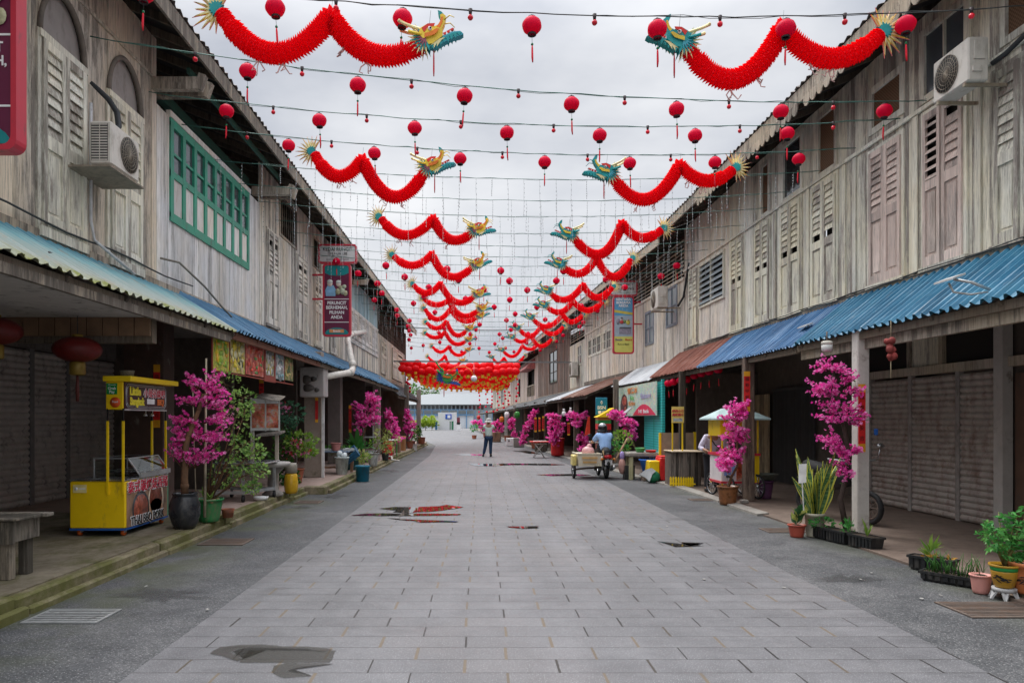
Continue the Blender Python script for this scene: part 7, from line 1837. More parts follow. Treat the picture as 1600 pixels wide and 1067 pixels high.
# solar lamps on arms above the awnings
def solar(label, x, y, d, L):
    p = P(x, y, d); t = thing('solar_lamp', label, 'solar lamp', p, 'solar street lamps on the awnings')
    mb = MB(); mb.hexa([p+V(v) for v in ((-.11,-.16,.0),(.02,-.16,.05),(.02,.16,.05),(-.11,.16,.0),(-.11,-.16,.02),(.02,-.16,.07),(.02,.16,.07),(-.11,.16,.02))]); mb.build('panel', plain('panel_grey',(.42,.43,.43),.4), t)
    mb = MB(); mb.tube([p+V((0,0,.03)), p+V((.12,-.1,-.02)), p+V((.3,-.12,-.10))], .016, 6); mb.tube([p+V((-.02,.05,0)), p+V((.02,.03,-.10)), p+V((.18,0,-.13)), p+V((.3,-.1,-.12))], .012, 6); mb.build('arm', plain('arm_grey',(.50,.51,.51),.4,.4), t)
solar('grey solar lamp on a bent arm above the teal blue awning', 1490, 441, 7.6, 1); solar('small grey solar lamp on a bent arm above the deep blue awning', 1262, 512, 12.3, 1)
aircon('ivory air conditioner unit high on the near right wall over the pink shutters', 5.66, 5.90, 8.33, 8.98, 5.58, 6.09, 'nx', 6.16)
aircon('cream air conditioner unit above the rust red awning by the grey windows', 5.22, 5.52, 21.2, 22.1, 4.95, 5.57, 'nx', 5.9)
aircon('small yellowed air conditioner unit far along the right wall over the white sheet', 4.62, 4.95, 36.6, 37.6, 3.85, 4.55, 'nx', 4.98)
mb = MB(); mb.tube([V((5.95,8.35,5.78)),V((6.0,8.2,5.82)),V((6.1,7.9,5.98)),V((6.17,7.3,6.15))], .03, 7); tag(mb.build('insulated_hose', plain('hose_black',(.03,.033,.036),.7), None, (6,8,5.9)), 'black insulated hose leading from the near right air conditioner', 'hose')
mb = MB(); mb.tube([FR.p(4.0+i*.6,3.70+.012*math.sin(i*2.1),.05) for i in range(26)], .013, 5); mb.tube([FR.p(4.0+i*.6,3.665+.015*math.sin(i*1.7+1),.07) for i in range(26)], .010, 5); tag(mb.build('wall_cable', M_wire, None, FR.p(9,3.7,.05)), 'bundle of black cables along the foot of the right upper wall', 'cable')
mb = MB(); mb.tube([V((5.85,21.3,5.0)),V((5.9,20.9,5.2)),V((5.93,20.6,5.9)),V((5.95,20.5,6.1))], .035, 6); tag(mb.build('insulated_hose', plain('hose_black',(.03,.033,.036),.7), None, (5.9,21,5.4)), 'black insulated hose beside the cream air conditioner', 'hose')

# ---- potted cherry and post 2, food cart 2
b = V((4.74,13.78,.0)); t = cherry('magenta cherry tree in a brown glazed pot before the pink food cart', b, [b+V((0,0,.3)), P(1143,745,13.8), P(1152,728,13.8), P(1152,690,13.8), P(1150,660,13.8)], [(1148,635,12,12),(1160,645,10,10),(1140,655,14,12),(1155,665,16,14),(1145,680,18,12),(1160,690,12,12),(1140,705,16,10),(1130,722,14,9),(1155,712,10,10),(1128,728,10,6),(1160,630,8,8)], 13.75, 14, 10, .06, (.15,.195,.36), M_glz, .03)
tag(MB().bbox((5.0,13.75,.02),(5.14,13.9,.09),.015).build('brick', M_conc, None, (5.07,13.8,.02)), 'loose concrete block on the ground between pot and wooden post', 'brick')
couplet(5.20, 14.03, P(1163,643,14).z, P(1163,580,14).z, .12, 'long red couplet with gold ends on the wooden post near the food cart')
t = thing('food_cart', 'pink and white push cart with pale roof and yellow sign board under the right awning', 'food cart', (5.25,14.9,.03)); M_cartw = plain('cart_white',(.66,.60,.60),.4,var=.15); M_cartr = plain('cart_red',(.60,.04,.06),.4)
x0, x1, y0, y1 = 4.86, 5.62, 14.5, 15.25
MB().bbox((x0,y0,.36),(x1,y1,.90),.015).build('cart_body', M_cartw, t)
mb = MB(); mb.box((x0-.03,y0-.03,.90),(x1+.02,y1+.03,.95)); mb.box((x0-.008,y0-.008,.34),(x1,y1,.385)); mb.build('red_trim', M_cartr, t)
mb = MB(); mb.box((x0+.30,y0-.006,.39),(x1-.02,y0-.001,.88)); mb.build('print_panel', lap('crab'), t)
mb = MB(); [mb.box((x0+.05+.08*i,y0-.008,.5+.02*(i%2)),(x0+.11+.08*i,y0-.001,.72)) for i in range(3)]; mb.build('blue_print', plain('print_blue',(.20,.30,.60),.4), t); mb = MB(); mb.box((x1-.14,y0-.012,.36),(x1,y0-.002,.9)); mb.build('yellow_edge', M_yelp, t)
for x, y, r in ((x0+.05,y1+.02,.24),(x0+.12,y0-.06,.24),(x1-.05,y0-.05,.25),(x1-.05,y1+.03,.25)): wheel(t, (x,y,.03+r), r, .035, (.35,1,0) if False else (1,.22,0), spokes=12)
mb = MB()
for x, y in ((x0+.02,y0+.02),(x1-.02,y0+.02),(x0+.02,y1-.02),(x1-.02,y1-.02)): mb.beam((x,y,.3),(x,y,1.64),.028,.028)
mb.build('cart_post', M_yelp, t); mb = MB(); mb.box((x0-.02,y0-.012,1.30),(x1-.1,y0,1.63)); mb.box((x0-.03,y0,1.30),(x0-.018,y1,1.63)); mb.build('sign_board', M_yelp, t)
mb = MB(); zc = 1.66; mb.add([(x0-.16,y0-.18,zc),(x1+.16,y0-.18,zc),(x1+.16,y1+.18,zc),(x0-.16,y1+.18,zc),(x0+.12,(y0+y1)/2,1.86),(x1-.12,(y0+y1)/2,1.86)], [(0,1,5,4),(2,3,4,5),(0,4,3),(1,2,5),(3,2,1,0)],0,.5); mb.box((x0-.165,y0-.185,1.625),(x1+.165,y1+.185,1.66)); mb.build('cart_roof', plain('pale_teal_roof',(.42,.55,.55),.4), t)
t = thing('charcoal_stove', 'dark basin on a purple pot behind the wooden post', 'stove', (5.75,14.6,.03)); mb = MB(); mb.lathe((5.78,14.6,.40), [(.14,0),(.26,.12),(.28,.13),(.26,.13),(.12,.03),(.001,.03)], 16); mb.build('basin', plain('basin_grey',(.16,.18,.15),.5), t); pot(t, (5.78,14.6,.03), .12,.16,.36, plain('purple_pot',(.13,.05,.12),.5), soil=False)
# ---- kiosk, coolers, banner, blind, table
t = thing('kiosk_counter', 'round fronted counter of dark timber slats with a yellow picket base', 'kiosk', (4.95,17.3,.02)); mb = MB(); n = 15; pts = []
for i in range(n+1):
    u = i/n; pts.append(V((4.60+.72*u, 17.35-.16*math.sin(PI*u), 0)))
for i, (p, q) in enumerate(zip(pts[:-1], pts[1:])):
    d_ = (q-p).normalized(); n_ = V((d_.y,-d_.x,0)); mb.hexa([p+d_*.004+V((0,0,.03)),q-d_*.004+V((0,0,.03)),q-d_*.004-n_*.03+V((0,0,.03)),p+d_*.004-n_*.03+V((0,0,.03)),p+d_*.004+V((0,0,.84)),q-d_*.004+V((0,0,.84)),q-d_*.004-n_*.03+V((0,0,.84)),p+d_*.004-n_*.03+V((0,0,.84))])
mb.build('slat_front', wood('slat_timber',(.125,.105,.09),(.03,.025,.02),.0), t)
mb = MB(); mb.box((4.60,17.40,.03),(4.63,17.95,.84)); mb.box((5.29,17.40,.03),(5.32,17.95,.84)); mb.build('slat_side', W_R3, t); mb = MB(); mb.bbox((4.57,17.15,.845),(5.35,17.98,.875),.01); mb.build('counter_top', plain('counter_tan',(.50,.40,.28),.5), t)
mb = MB()
for i in range(10): u = .0+.075*i; p = V((4.57+.72*u, 17.32-.16*math.sin(PI*u), 0)); mb.prism([(-.022,0),(.022,0),(.022,.19),(0,.235),(-.022,.19)], p+V((0,-.03,.03)), (1,0,0), (0,0,1), .012)
mb.beam((4.55,17.28,.09),(5.12,17.13,.09),.012,.03); mb.build('picket', M_yel2, t)
for x in (4.60,4.84):
    mb = MB(); mb.beam((x,17.25,.875),(x,17.25,1.57),.028,.028); mb.build('sign_post', M_yelp, t)
sg_ = MB(); sg_.box((4.58,17.225,1.55),(4.87,17.25,1.94)); sg_ = sg_.build('sign_card', plain('card_yellow',(.78,.58,.15),.5,var=.2), t); sg_['label'] = 'yellow picture card sign with red Chinese lettering'
text('经济小食', (4.725,17.222,1.83), (1,0,0), (0,0,1), .07, M_txr, sg_, bold=.03); text('美味面食', (4.725,17.222,1.74), (1,0,0), (0,0,1), .07, M_txr, sg_, bold=.03); mb = MB(); mb.box((4.62,17.22,1.585),(4.83,17.2245,1.66)); mb.build('photo_print', lap('bowl'), sg_)
t = thing('cooler_box', 'cooler chest half yellow half red beside the slatted kiosk', 'cooler', (4.5,18.8,.03)); mb = MB(); mb.bbox((4.35,18.55,.05),(4.62,19.05,.56),.02); mb.build('cooler_part', M_yelp, t); mb = MB(); mb.bbox((4.625,18.5,.05),(4.93,19.05,.64),.02); mb.build('cooler_part', M_red, t); mb = MB(); mb.bbox((4.64,18.52,.642),(4.92,19.03,.68),.012); mb.build('lid', M_red, t)
t = thing('notice_board', 'tan board in a yellow frame standing behind the coolers', 'board', (4.9,19.3,.03)); a_, b_ = P(1033,718,19.2), P(1084,718,19.2); z1 = P(1033,676,19.2).z
MB().box((a_.x,19.2,.5),(b_.x,19.24,z1)).build('board', plain('tan_board',(.34,.26,.18),.8,var=.25), t); mb = MB(); mb.box((a_.x-.05,19.18,.3),(a_.x,19.26,z1)); mb.box((b_.x,19.18,.3),(b_.x+.06,19.26,z1+.02)); mb.box((a_.x,19.185,.46),(b_.x,19.255,.5)); mb.build('board_frame', M_yel2, t)
t = thing('banner', 'wide pastel ice cream banner hung under the white awning', 'banner', (4.9,23.2,1.7)); A_, B_ = V((4.80,25.3,0)), V((5.00,20.45,0)); d_ = (B_-A_).normalized(); nb = V((-d_.y*-1,d_.x*-1,0)); nb = V((d_.y,-d_.x,0)); nb = nb if nb.x < 0 else -nb
zl, zh = 1.74, 2.72; mb = MB(); L = (B_-A_).length
mb.hexa([A_+V((0,0,zl)),B_+V((0,0,zl)),B_-nb*.02+V((0,0,zl)),A_-nb*.02+V((0,0,zl)),A_+V((0,0,zh)),B_+V((0,0,zh)),B_-nb*.02+V((0,0,zh)),A_-nb*.02+V((0,0,zh))]); bn = mb.build('cloth', lap('cream'), t)
bu, bw, bo = d_, UP, A_+nb*.006+V((0,0,zl))
def bl(name, poly, m, k): mb = MB(); mb.prism(poly, bo+nb*(.003*k), bu, bw, .003); return mb.build(name, m, bn)
bl('red_arch', [(2.2+2.6*i/14-.0, .02+.33*math.sin(PI*i/14)) for i in range(15)], plain('banner_red',(.72,.03,.10),.4,var=.05), 1); bl('red_corner', [(0,.0),(1.1,.0),(.7,.1),(.3,.2),(0,.33)], plain('banner_red',(.72,.03,.10),.4), 1)
bl('ice_cream_print', [(.55,.06),(1.45,.05),(1.5,.45),(1.35,.66),(1.05,.75),(.75,.66),(.52,.4)], plain('print_choc',(.12,.05,.05),.4,var=.6,scale=12), 2); bl('berry_print', [(.75,.45),(1.0,.34),(1.35,.4),(1.4,.58),(1.1,.66),(.85,.6)], plain('print_berry',(.70,.03,.10),.4), 3)
bl('berry_print', [(1.05,.16),(1.3,.14),(1.34,.28),(1.15,.32)], plain('print_berry',(.70,.03,.10),.4), 3)
for s_, u_, z_, h_, m_ in (('雪糕冰',2.15,.80,.21,plain('banner_orange',(.75,.25,.06),.4)),('Ais',2.1,.58,.20,plain('banner_green',(.15,.45,.12),.4)),('Krim',2.1,.40,.20,plain('banner_orange',(.75,.25,.06),.4)),('Batang',3.75,.60,.22,plain('banner_lilac',(.42,.40,.62),.4)),('141 Batik',3.5,.13,.16,M_txw)):
    text(s_, bo+bu*u_+UP*z_+nb*.01, bu, bw, h_, m_, bn, bold=.02, th=.002, sx=2.0)
t = thing('roller_blind', 'turquoise roller blind let down beside the pastel banner', 'blind', (5.1,21.4,.6)); M_tq = NT('turquoise_blind'); w = M_tq.n('ShaderNodeTexWave', {'bands_direction':'Z'}, Vector=M_tq.coord((0,0,1)), Scale=4.2).outputs[1]; M_tq = M_tq.out(M_tq.mix(M_tq.mr(w,.0,.3), (.015,.22,.22), (.03,.50,.48)), .5)
a_, b_ = V((5.17,22.75,0)), V((5.10,20.2,0)); mb = MB(); mb.hexa([a_+V((0,0,.66)),b_+V((0,0,.66)),b_+V((.02,0,.66)),a_+V((.02,0,.66)),a_+V((0,0,2.72)),b_+V((0,0,2.72)),b_+V((.02,0,2.72)),a_+V((.02,0,2.72))]); mb.build('blind_cloth', M_tq, t); mb = MB(); mb.tube([a_+V((-.01,0,.62)), b_+V((-.01,-.05,.62))], .05, 10); mb.build('roll', M_tq, t); mb = MB(); mb.cyl(b_+V((-.02,.9,.66)), b_+V((-.02,.9,2.72)), .006, n=4); mb.build('cord', M_grn, t)
mb = MB(); mb.box((5.06,20.05,.6),(5.14,20.18,2.75)); mb.build('edge_cloth', M_tq, t)
t = thing('market_table', 'grey stone topped table with goods in front of the turquoise blind', 'table', (4.35,19.6,0)); MB().bbox((3.95,19.3,.62),(4.85,20.1,.74),.03).build('table_top', M_conc, t)
for x, y in ((4.05,19.4),(4.7,19.45),(4.1,20.0),(4.75,20.0)): MB().beam((x,y,0),(x,y,.62),.10,.10).build('leg', wood('leg_mossy',(.28,.27,.17),(.12,.11,.06),.02), t)
t = thing('produce_heap', 'heap of leafy vegetables on the market table', 'vegetables', (4.1,20.2,.74)); fo = MB(); bush(fo, P(972,690,20.2), (.28,.25,.3), 190, .10, .6, 0, .3); bush(fo, P(968,700,20), (.2,.2,.2), 80, .10, .6, 1, .3); fo.build('leaves', [M_leafl, M_leafv], t); mb = MB(); mb.tube([P(960,722,19.8),P(972,700,19.9),P(980,685,20)], [.03,.03,.025],6); mb.build('stalk', plain('stalk_tan',(.48,.30,.18),.7), t)
t = thing('plastic_basket', 'green and red plastic baskets on the market table', 'basket', (4.45,19.5,.74)); mb = MB(); mb.lathe((4.32,19.5,.741), [(.10,0),(.14,.11),(.15,.12),(.13,.12),(.09,.02),(.001,.02)], 14); mb.build('basket_body', plain('basket_green',(.12,.50,.15),.4), t); mb = MB(); mb.lathe((4.6,19.45,.741), [(.12,0),(.16,.06),(.15,.06),(.11,.01),(.001,.01)], 14); mb.build('basket_body', M_red, t)
t = thing('plastic_crate', 'black plastic crate on edge on the road beside the market table', 'crate', (4.15,19.5,0)); mb = MB(); p, q = G(976.5,749), G(992,749); mb.bbox((p.x,p.y,.0),(q.x,p.y+.05,.385),.008)
for i in range(5): mb.box((p.x+.01,p.y-.006,.04+i*.07),(q.x-.01,p.y,.075+i*.07))
mb.box((p.x,p.y+.05,0),(p.x+.02,p.y+.3,.38)); mb.box((q.x-.02,p.y+.05,0),(q.x,p.y+.3,.38)); mb.build('crate_body', M_blackp, t)
t = thing('plastic_tub', 'wide blue plastic tub under the market table by the coolers', 'tub', (4.75,19.3,0)); c = V((4.50,19.15,.24)); mb = MB(); mb.lathe(c, [(.19,0),(.26,.28),(.29,.30),(.29,.33),(.26,.33),(.18,.02),(.001,.02)], 20); mb.build('tub_body', plain('tub_blue',(.02,.13,.50),.4), t); mb = MB(); mb.box((4.3,19.0,0),(4.72,19.3,.23)); mb.build('tub_stand', W_R3, t)
t = thing('sack', 'green round sack with white cloth thrown over it at the right kerb', 'sack', (4.55,18.6,0)); c = P(1014,742,18.55); mb = MB(); mb.ball((c.x+.10,18.55,.15), .20, 14, 9, sc3=(.95,.9,.82)); mb.build('sack_body', plain('sack_green',(.02,.20,.09),.6,var=.3), t); mb = MB(); mb.prism([(-.26,.1),(-.1,.02),(.0,-.08),(.08,.1),(.18,.18),(.08,.26),(-.08,.22)], (c.x-.04,18.36,.12), (1,0,0), (0,.25,1), .06); mb.build('white_cloth', plain('cloth_white',(.62,.64,.64),.8), t)
t = thing('plastic_bag', 'pink and lilac plastic bags hanging from the market table edge', 'plastic bag', P(971,725,19.7)); mb = MB(); mb.ball(P(972,728,19.6), .15, 9, 7, 0, sc3=(.7,.7,1.5)); mb.ball(P(972,712,19.6), .10, 8, 6, 1, sc3=(.7,.7,1.3)); mb.build('bag_body', [plain('bag_pinkish',(.52,.28,.24),.4), plain('bag_lilac',(.40,.30,.62),.4)], t)
# ---- bank sign, little stalls, posts and trees farther on
t = thing('hanging_sign', 'blue bank sign with white letters hung under the rusty brown awning', 'hanging sign', P(940,635,25), 'hanging shop signs'); a_, b_ = P(931,648,25), P(949,621,25)
MB().bbox((a_.x,25,a_.z),(b_.x,25.08,b_.z),.01).build('sign_panel', plain('bank_blue',(.01,.20,.34),.35,var=.05), t); text('BSN', ((a_.x+b_.x)/2,24.995,a_.z+.245), (1,0,0), (0,0,1), .165, M_txw, t, bold=.025)
mb = MB(); mb.box((a_.x+.08,24.99,a_.z+.04),(a_.x+.19,24.999,a_.z+.14)); mb.box((a_.x+.22,24.99,a_.z+.04),(a_.x+.34,24.999,a_.z+.14)); mb.build('icon_plate', M_wht, t); mb = MB(); mb.tube([((a_.x+b_.x)/2+.035*math.cos(q),24.994,a_.z+.43+.05*math.sin(q)) for q in [2*PI*i/10 for i in range(11)]], .008, 4); mb.cyl(((a_.x+b_.x)/2,24.994,a_.z+.36),((a_.x+b_.x)/2,24.994,a_.z+.5),.008,n=4); mb.build('emblem', M_txw, t)
t = thing('market_stall', 'small stall with yellow roof and green and red bands behind the rider', 'stall', (4.2,24.5,.02)); 
for nm, z0, z1, m in (('red_band',1.28,1.48,M_red),('green_band',1.48,1.60,plain('band_green',(.03,.30,.08),.5)),('orange_band',1.60,1.70,plain('band_orange',(.60,.20,.04),.5))): MB().box((3.98,24.4,z0),(4.42,25.0,z1)).build(nm, m, t)
mb = MB(); mb.add([(3.93,24.3,1.70),(4.5,24.3,1.70),(4.5,25.1,1.70),(3.93,25.1,1.70),(4.5,24.3,2.02),(4.5,25.1,2.02)], [(0,1,4),(3,5,2),(0,4,5,3),(1,2,5,4),(3,2,1,0)],0,.5); mb.build('stall_roof', M_yelp, t); mb = MB(); [mb.beam((x,24.45,.02),(x,24.45,1.3),.05,.05) for x in (4.0,4.4)]; mb.build('stall_post', M_beamd, t); mb = MB(); mb.box((3.98,24.5,.3),(4.42,25,1.25)); mb.build('stall_body', wood('dark_red_wood',(.16,.05,.04),(.07,.025,.02)), t)
mb = MB(); q = P(893-0+14,655,22.6); mb.hexa([P(880+18,0,1)*0+V(v) for v in ((4.30,22.4,1.62),(4.72,22.4,1.98),(4.72,22.9,1.98),(4.30,22.9,1.62),(4.30,22.4,1.65),(4.72,22.4,2.01),(4.72,22.9,2.01),(4.30,22.9,1.65))]); tag(mb.build('awning_flap', plain('flap_grey',(.35,.36,.37),.5), None, (4.5,22.6,1.8)), 'tilted grey sheet flap above the rider by the bank sign', 'sheet')
b = V((4.75,21.2,.02)); t = cherry('magenta cherry tree spreading under the banner beside the rider', b, up_trunk(b,[(985,680),(978,665),(968,652)],21.6), [(965,650,14,8),(975,660,12,9),(985,672,10,10),(988,682,8,8),(955,645,8,6),(990,660,8,8)], 21.6, 15, 9, .085, None)
b = V((3.95,27.4,.02)); t = cherry('magenta cherry tree in a white pot by the dark post near the bank sign', b, up_trunk(b,[(912,690),(905,668),(900,655)],27.4), [(893,650,9,8),(905,655,12,9),(915,650,8,7),(900,662,10,6),(910,682,9,7),(916,692,7,6),(908,700,5,4)], 27.2, 14, 9, .095, (.14,.2,.4), M_wht)
mb = MB(); p = P(917,666,26.6); mb.add([p+V((-.08,0,-.34)),p+V((.12,0,-.30)),p+V((.12,.03,.36)),p+V((.05,.03,.36)),p+V((-.08,.05,-.34)),p+V((.12,.05,-.30)),p+V((.12,.08,.36)),p+V((.05,.08,.36))], [(0,1,2,3),(7,6,5,4),(0,4,5,1),(1,5,6,2),(2,6,7,3),(3,7,4,0)],0,.5); tag(mb.build('pennant', plain('pennant_scarlet',(.75,.05,.02),.6), None, p), 'scarlet pennant hanging by the post near the bank sign', 'pennant')
b = V((3.35,31.5,.02)); t = cherry('magenta cherry tree rising out of a big red urn between two posts', b, up_trunk(b,[(866,690),(866,665),(866,650)],31.2), [(860,652,7,8),(870,655,8,9),(864,668,10,7),(874,676,8,9),(860,682,7,8),(868,690,9,6),(880,668,6,8)], 31.0, 14, 9, .10, (.28,.30,.78), M_red)
b = V((2.95,39,.02)); cherry('magenta cherry tree leaning along the fourth far post on the right', b, up_trunk(b,[(818,692),(822,670),(832,650)],39), [(836,645,7,7),(830,655,8,8),(824,667,8,8),(818,680,7,8),(816,690,6,5)], 38.8, 15, 9, .12, (.2,.25,.4))
b = V((2.4,45,.02)); cherry('magenta cherry tree by the white crate far down the right row', b, up_trunk(b,[(802,685),(800,665)],45), [(797,660,6,7),(801,668,7,8),(804,678,5,7),(800,655,5,4)], 44.8, 14, 8, .13, (.2,.25,.4))
b = V((1.9,52,.02)); cherry('low spread of magenta blossom right behind the walking person', b, up_trunk(b,[(780,680),(776,665)],52), [(776,660,9,6),(783,668,6,8),(770,668,6,8)], 51.5, 14, 8, .15, (.2,.25,.4))
b = V((.4,62,.02)); cherry('farthest magenta cherry tree at the right row left of the person', b, up_trunk(b,[(752,676),(748,664)],62), [(743,660,7,4),(752,662,6,6),(757,668,4,6)], 61.5, 14, 8, .17, (.2,.25,.4))
t = thing('potted_plant', 'green leafy bush in a pot left of the walking person', 'potted plant', (-.3,58,.02)); fo = MB(); bush(fo, P(741,668,58), (.28,.2,.26), 120, .16, .5); fo.build('foliage', M_leafv, t); pot(t, (P(741,675,58).x,58,.02), .16,.2,.3, M_terra)
for x0_, y0_, x1_, y1_, d, lab in ((886.5,660,890.5,680,28.4,'red couplet on the dark post left of the white lamp bulbs'),(835,652,838.5,675,35.8,'red couplet, left one of three on the far dark posts'),(841.5,652,844.5,674,35.4,'red couplet, middle one of three on the far dark posts'),(847,650,850.5,673,35.0,'red couplet, right one of three on the far dark posts')): cpx(x0_,y0_,x1_,y1_,d,lab)
for i, (x, y) in enumerate(((881,645),(891.5,643))):
    p = P(x, y, 28.0); t = thing('hanging_bulb', 'white hanging light bulb under the far rusty awning, %s of two' % ('left','right')[i], 'bulb', p, 'bulbs under the rusty awning'); mb = MB(); mb.ball(p-V((0,0,.03)), .085, 10, 7, sc3=(1,1,1.2)); mb.cyl(p+V((0,0,.06)), p+V((0,0,.16)), .04, n=8); mb.build('bulb_glass', plain('bulb_white',(.78,.78,.76),.3,var=.02), t); MB().cyl(p+V((0,0,.16)), p+V((0,0,.5)), .006, n=4).build('cord', M_wire, t)
# red topped folding table on the paving
t = thing('folding_table', 'red topped folding table with thin crossed legs on the paving', 'folding table', (2.42,30.3,0)); MB().bbox((2.05,30.0,.66),(2.84,30.7,.70),.01).build('table_top', plain('table_red',(.66,.06,.05),.45), t); mb = MB(); mb.box((2.2,30.1,.701),(2.75,30.6,.715)); mb.build('cloth', plain('cloth_pink_white',(.62,.52,.50),.7), t)
for y in (30.1,30.6):
    for s in (-1,1): MB().tube([V((2.44+.25*s,y,.66)),V((2.44-.05*s,y,.30)),V((2.44-.23*s,y,0))], .014, 6).build('leg', plain('leg_pale',(.52,.50,.46),.4,.5), t)
t = thing('white_crate', 'white box with marks standing by the far right kerb', 'box', (2.1,43,.0)); p, q = P(791,691,42.5), P(804,691,42.5); MB().bbox((p.x,42.5,.02),(q.x,42.9,.5),.02).build('box_body', M_wht, t); mb = MB(); mb.box((p.x+.12,42.49,.28),(p.x+.2,42.499,.38)); mb.build('mark', M_blk, t)
for i, (x, d, h, m, lab) in enumerate(((776,50,.7,M_brn,'brown wooden bench block beside the far right posts'),(811,41,.55,M_conc,'grey concrete planter beside the white box on the right'),(846,35.5,.4,M_beamd,'low dark bench below the three red couplets'))):
    p = P(x, 690, d); mb = MB(); mb.bbox((p.x-.3,d,.02),(p.x+.3,d+.5,h),.02); tag(mb.build('bench_block', m, None, (p.x,d,.02)), lab, 'bench')
for i, (x, y, d, m, lab) in enumerate(((784,655,48,M_oran,'orange lantern under the grey awning far right'),(792,648,45,M_wht,'white paper lantern under the grey awning far right'),(808,648,41,plain('green_lantern',(.05,.30,.05),.5),'green lantern under the dark awning far right'),(748,652,64,M_red,'red lantern under the last far awning on the right'))):
    p = P(x, y, d); mb = MB(); mb.lathe(p, [(.08,-.2),(.15,-.12),(.16,.1),(.08,.18)], 10); mb.cyl(p+V((0,0,.18)), p+V((0,0,.35)), .008, n=4); tag(mb.build('lantern', m, None, p), lab, 'lantern')
# ================================================================ people
def skin_mesh(joints, bones, sub=2):
    """joints {name: (pos, rx, ry)}; one continuous skinned surface"""
    names = list(joints); idx = {n: i for i, n in enumerate(names)}
    me = bpy.data.meshes.new('sk'); me.from_pydata([joints[n][0] for n in names], [(idx[a], idx[b]) for a, b in bones], [])
    ob = bpy.data.objects.new('sk', me); COL.objects.link(ob)
    ob.modifiers.new('s', 'SKIN'); sv = me.skin_vertices[0].data
    for n in names:
        j = joints[n]; sv[idx[n]].radius = (j[1], j[2] if len(j) > 2 else j[1]); sv[idx[n]].use_root = (n == names[0])
    m = ob.modifiers.new('u', 'SUBSURF'); m.levels = sub; m.render_levels = sub
    dg = bpy.context.evaluated_depsgraph_get(); dg.update(); ev = ob.evaluated_get(dg); r = bpy.data.meshes.new_from_object(ev)
    vs = [tuple(v.co) for v in r.vertices]; fs = [tuple(p.vertices) for p in r.polygons]
    bpy.data.objects.remove(ob); bpy.data.meshes.remove(me); bpy.data.meshes.remove(r); return vs, fs
def cloth(name, c, var=.12, rough=.85):
    a = NT(name); n = a.noise(a.coord((1,1,.6)), 9, 5, .65); w = a.noise(a.coord(), 160, 2)
    a.out(a.mix(1.0, c, a.mr(n, .3, .7, 1-var, 1+var), 'MULTIPLY'), rough, 0, .2); a.bump(a.ma('ADD', n, a.ma('MULTIPLY', w, .15)), .6, .03); return a.mat
M_skin = plain('skin_tan', (.36,.19,.12), .5, var=.08); M_hair = plain('hair_black', (.012,.010,.010), .5)
def hand(J, B, wrist, d, up, side, nm, curl=.35):
    """palm, four fingers of different lengths with a bend, thumb from the side of the palm"""
    wrist, d, up = V(wrist), V(d).normalized(), V(up).normalized(); s = d.cross(up).normalized()*side
    J[nm+'palm'] = (wrist+d*.055, .026, .016); B.append((nm, nm+'palm'))
    J[nm+'kn'] = (wrist+d*.09, .030, .014); B.append((nm+'palm', nm+'kn'))
    for i, (o, L) in enumerate(((-.030,.065),(-.010,.075),(.011,.070),(.030,.055))):
        a = wrist+d*.100+s*o; b = a+d*L*.5-up*L*.12; c = b+d*L*.42-up*L*curl
        for k, p in enumerate((a, b, c)): J['%sf%d%d' % (nm,i,k)] = (p, .0085-.001*k)
        B.append((nm+'kn', '%sf%d0' % (nm,i))); B.append(('%sf%d0' % (nm,i), '%sf%d1' % (nm,i))); B.append(('%sf%d1' % (nm,i), '%sf%d2' % (nm,i)))
    a = wrist+d*.05-s*.035; b = a+d*.035-s*.02-up*.01; J[nm+'t0'] = (a, .011); J[nm+'t1'] = (b, .009); B.append((nm+'palm', nm+'t0')); B.append((nm+'t0', nm+'t1'))
def head(t, c, fwd, r=.105, hair=True, skin=None):
    """head with eyes, nose, mouth and ears; returns its mesh builder parts"""
    c, f = V(c), V(fwd).normalized(); s = f.cross(UP).normalized(); u = s.cross(f); mb = MB(); rot = Matrix((s, f, u)).transposed()
    mb.ball(c, r, 18, 14, 0, sc3=(.78,.95,1.14), rot=rot); mb.ball(c+f*r*.35-u*r*.55, r*.62, 14, 10, 0, sc3=(.85,.9,.9), rot=rot)
    mb.tube([c+f*r*.90+u*r*.12, c+f*r*1.12-u*r*.20, c+f*r*.95-u*r*.28], [r*.08,r*.14,r*.10], 6, 0)
    for k in (-1,1):
        mb.ball(c+f*r*.84+s*k*r*.30+u*r*.10, r*.11, 8, 6, 1, sc3=(1.2,.6,.7), rot=rot); mb.ball(c+f*r*.91+s*k*r*.30+u*r*.10, r*.05, 6, 5, 2, rot=rot)
        mb.ball(c+s*k*r*.80-u*r*.02, r*.22, 8, 6, 0, sc3=(.35,.7,1.1), rot=rot)
    mb.ball(c+f*r*.88-u*r*.52, r*.2, 8, 6, 3, sc3=(1.2,.4,.3), rot=rot)
    return mb
SKM = [M_skin, M_wht, M_blk, plain('lip', (.30,.10,.08), .5)]
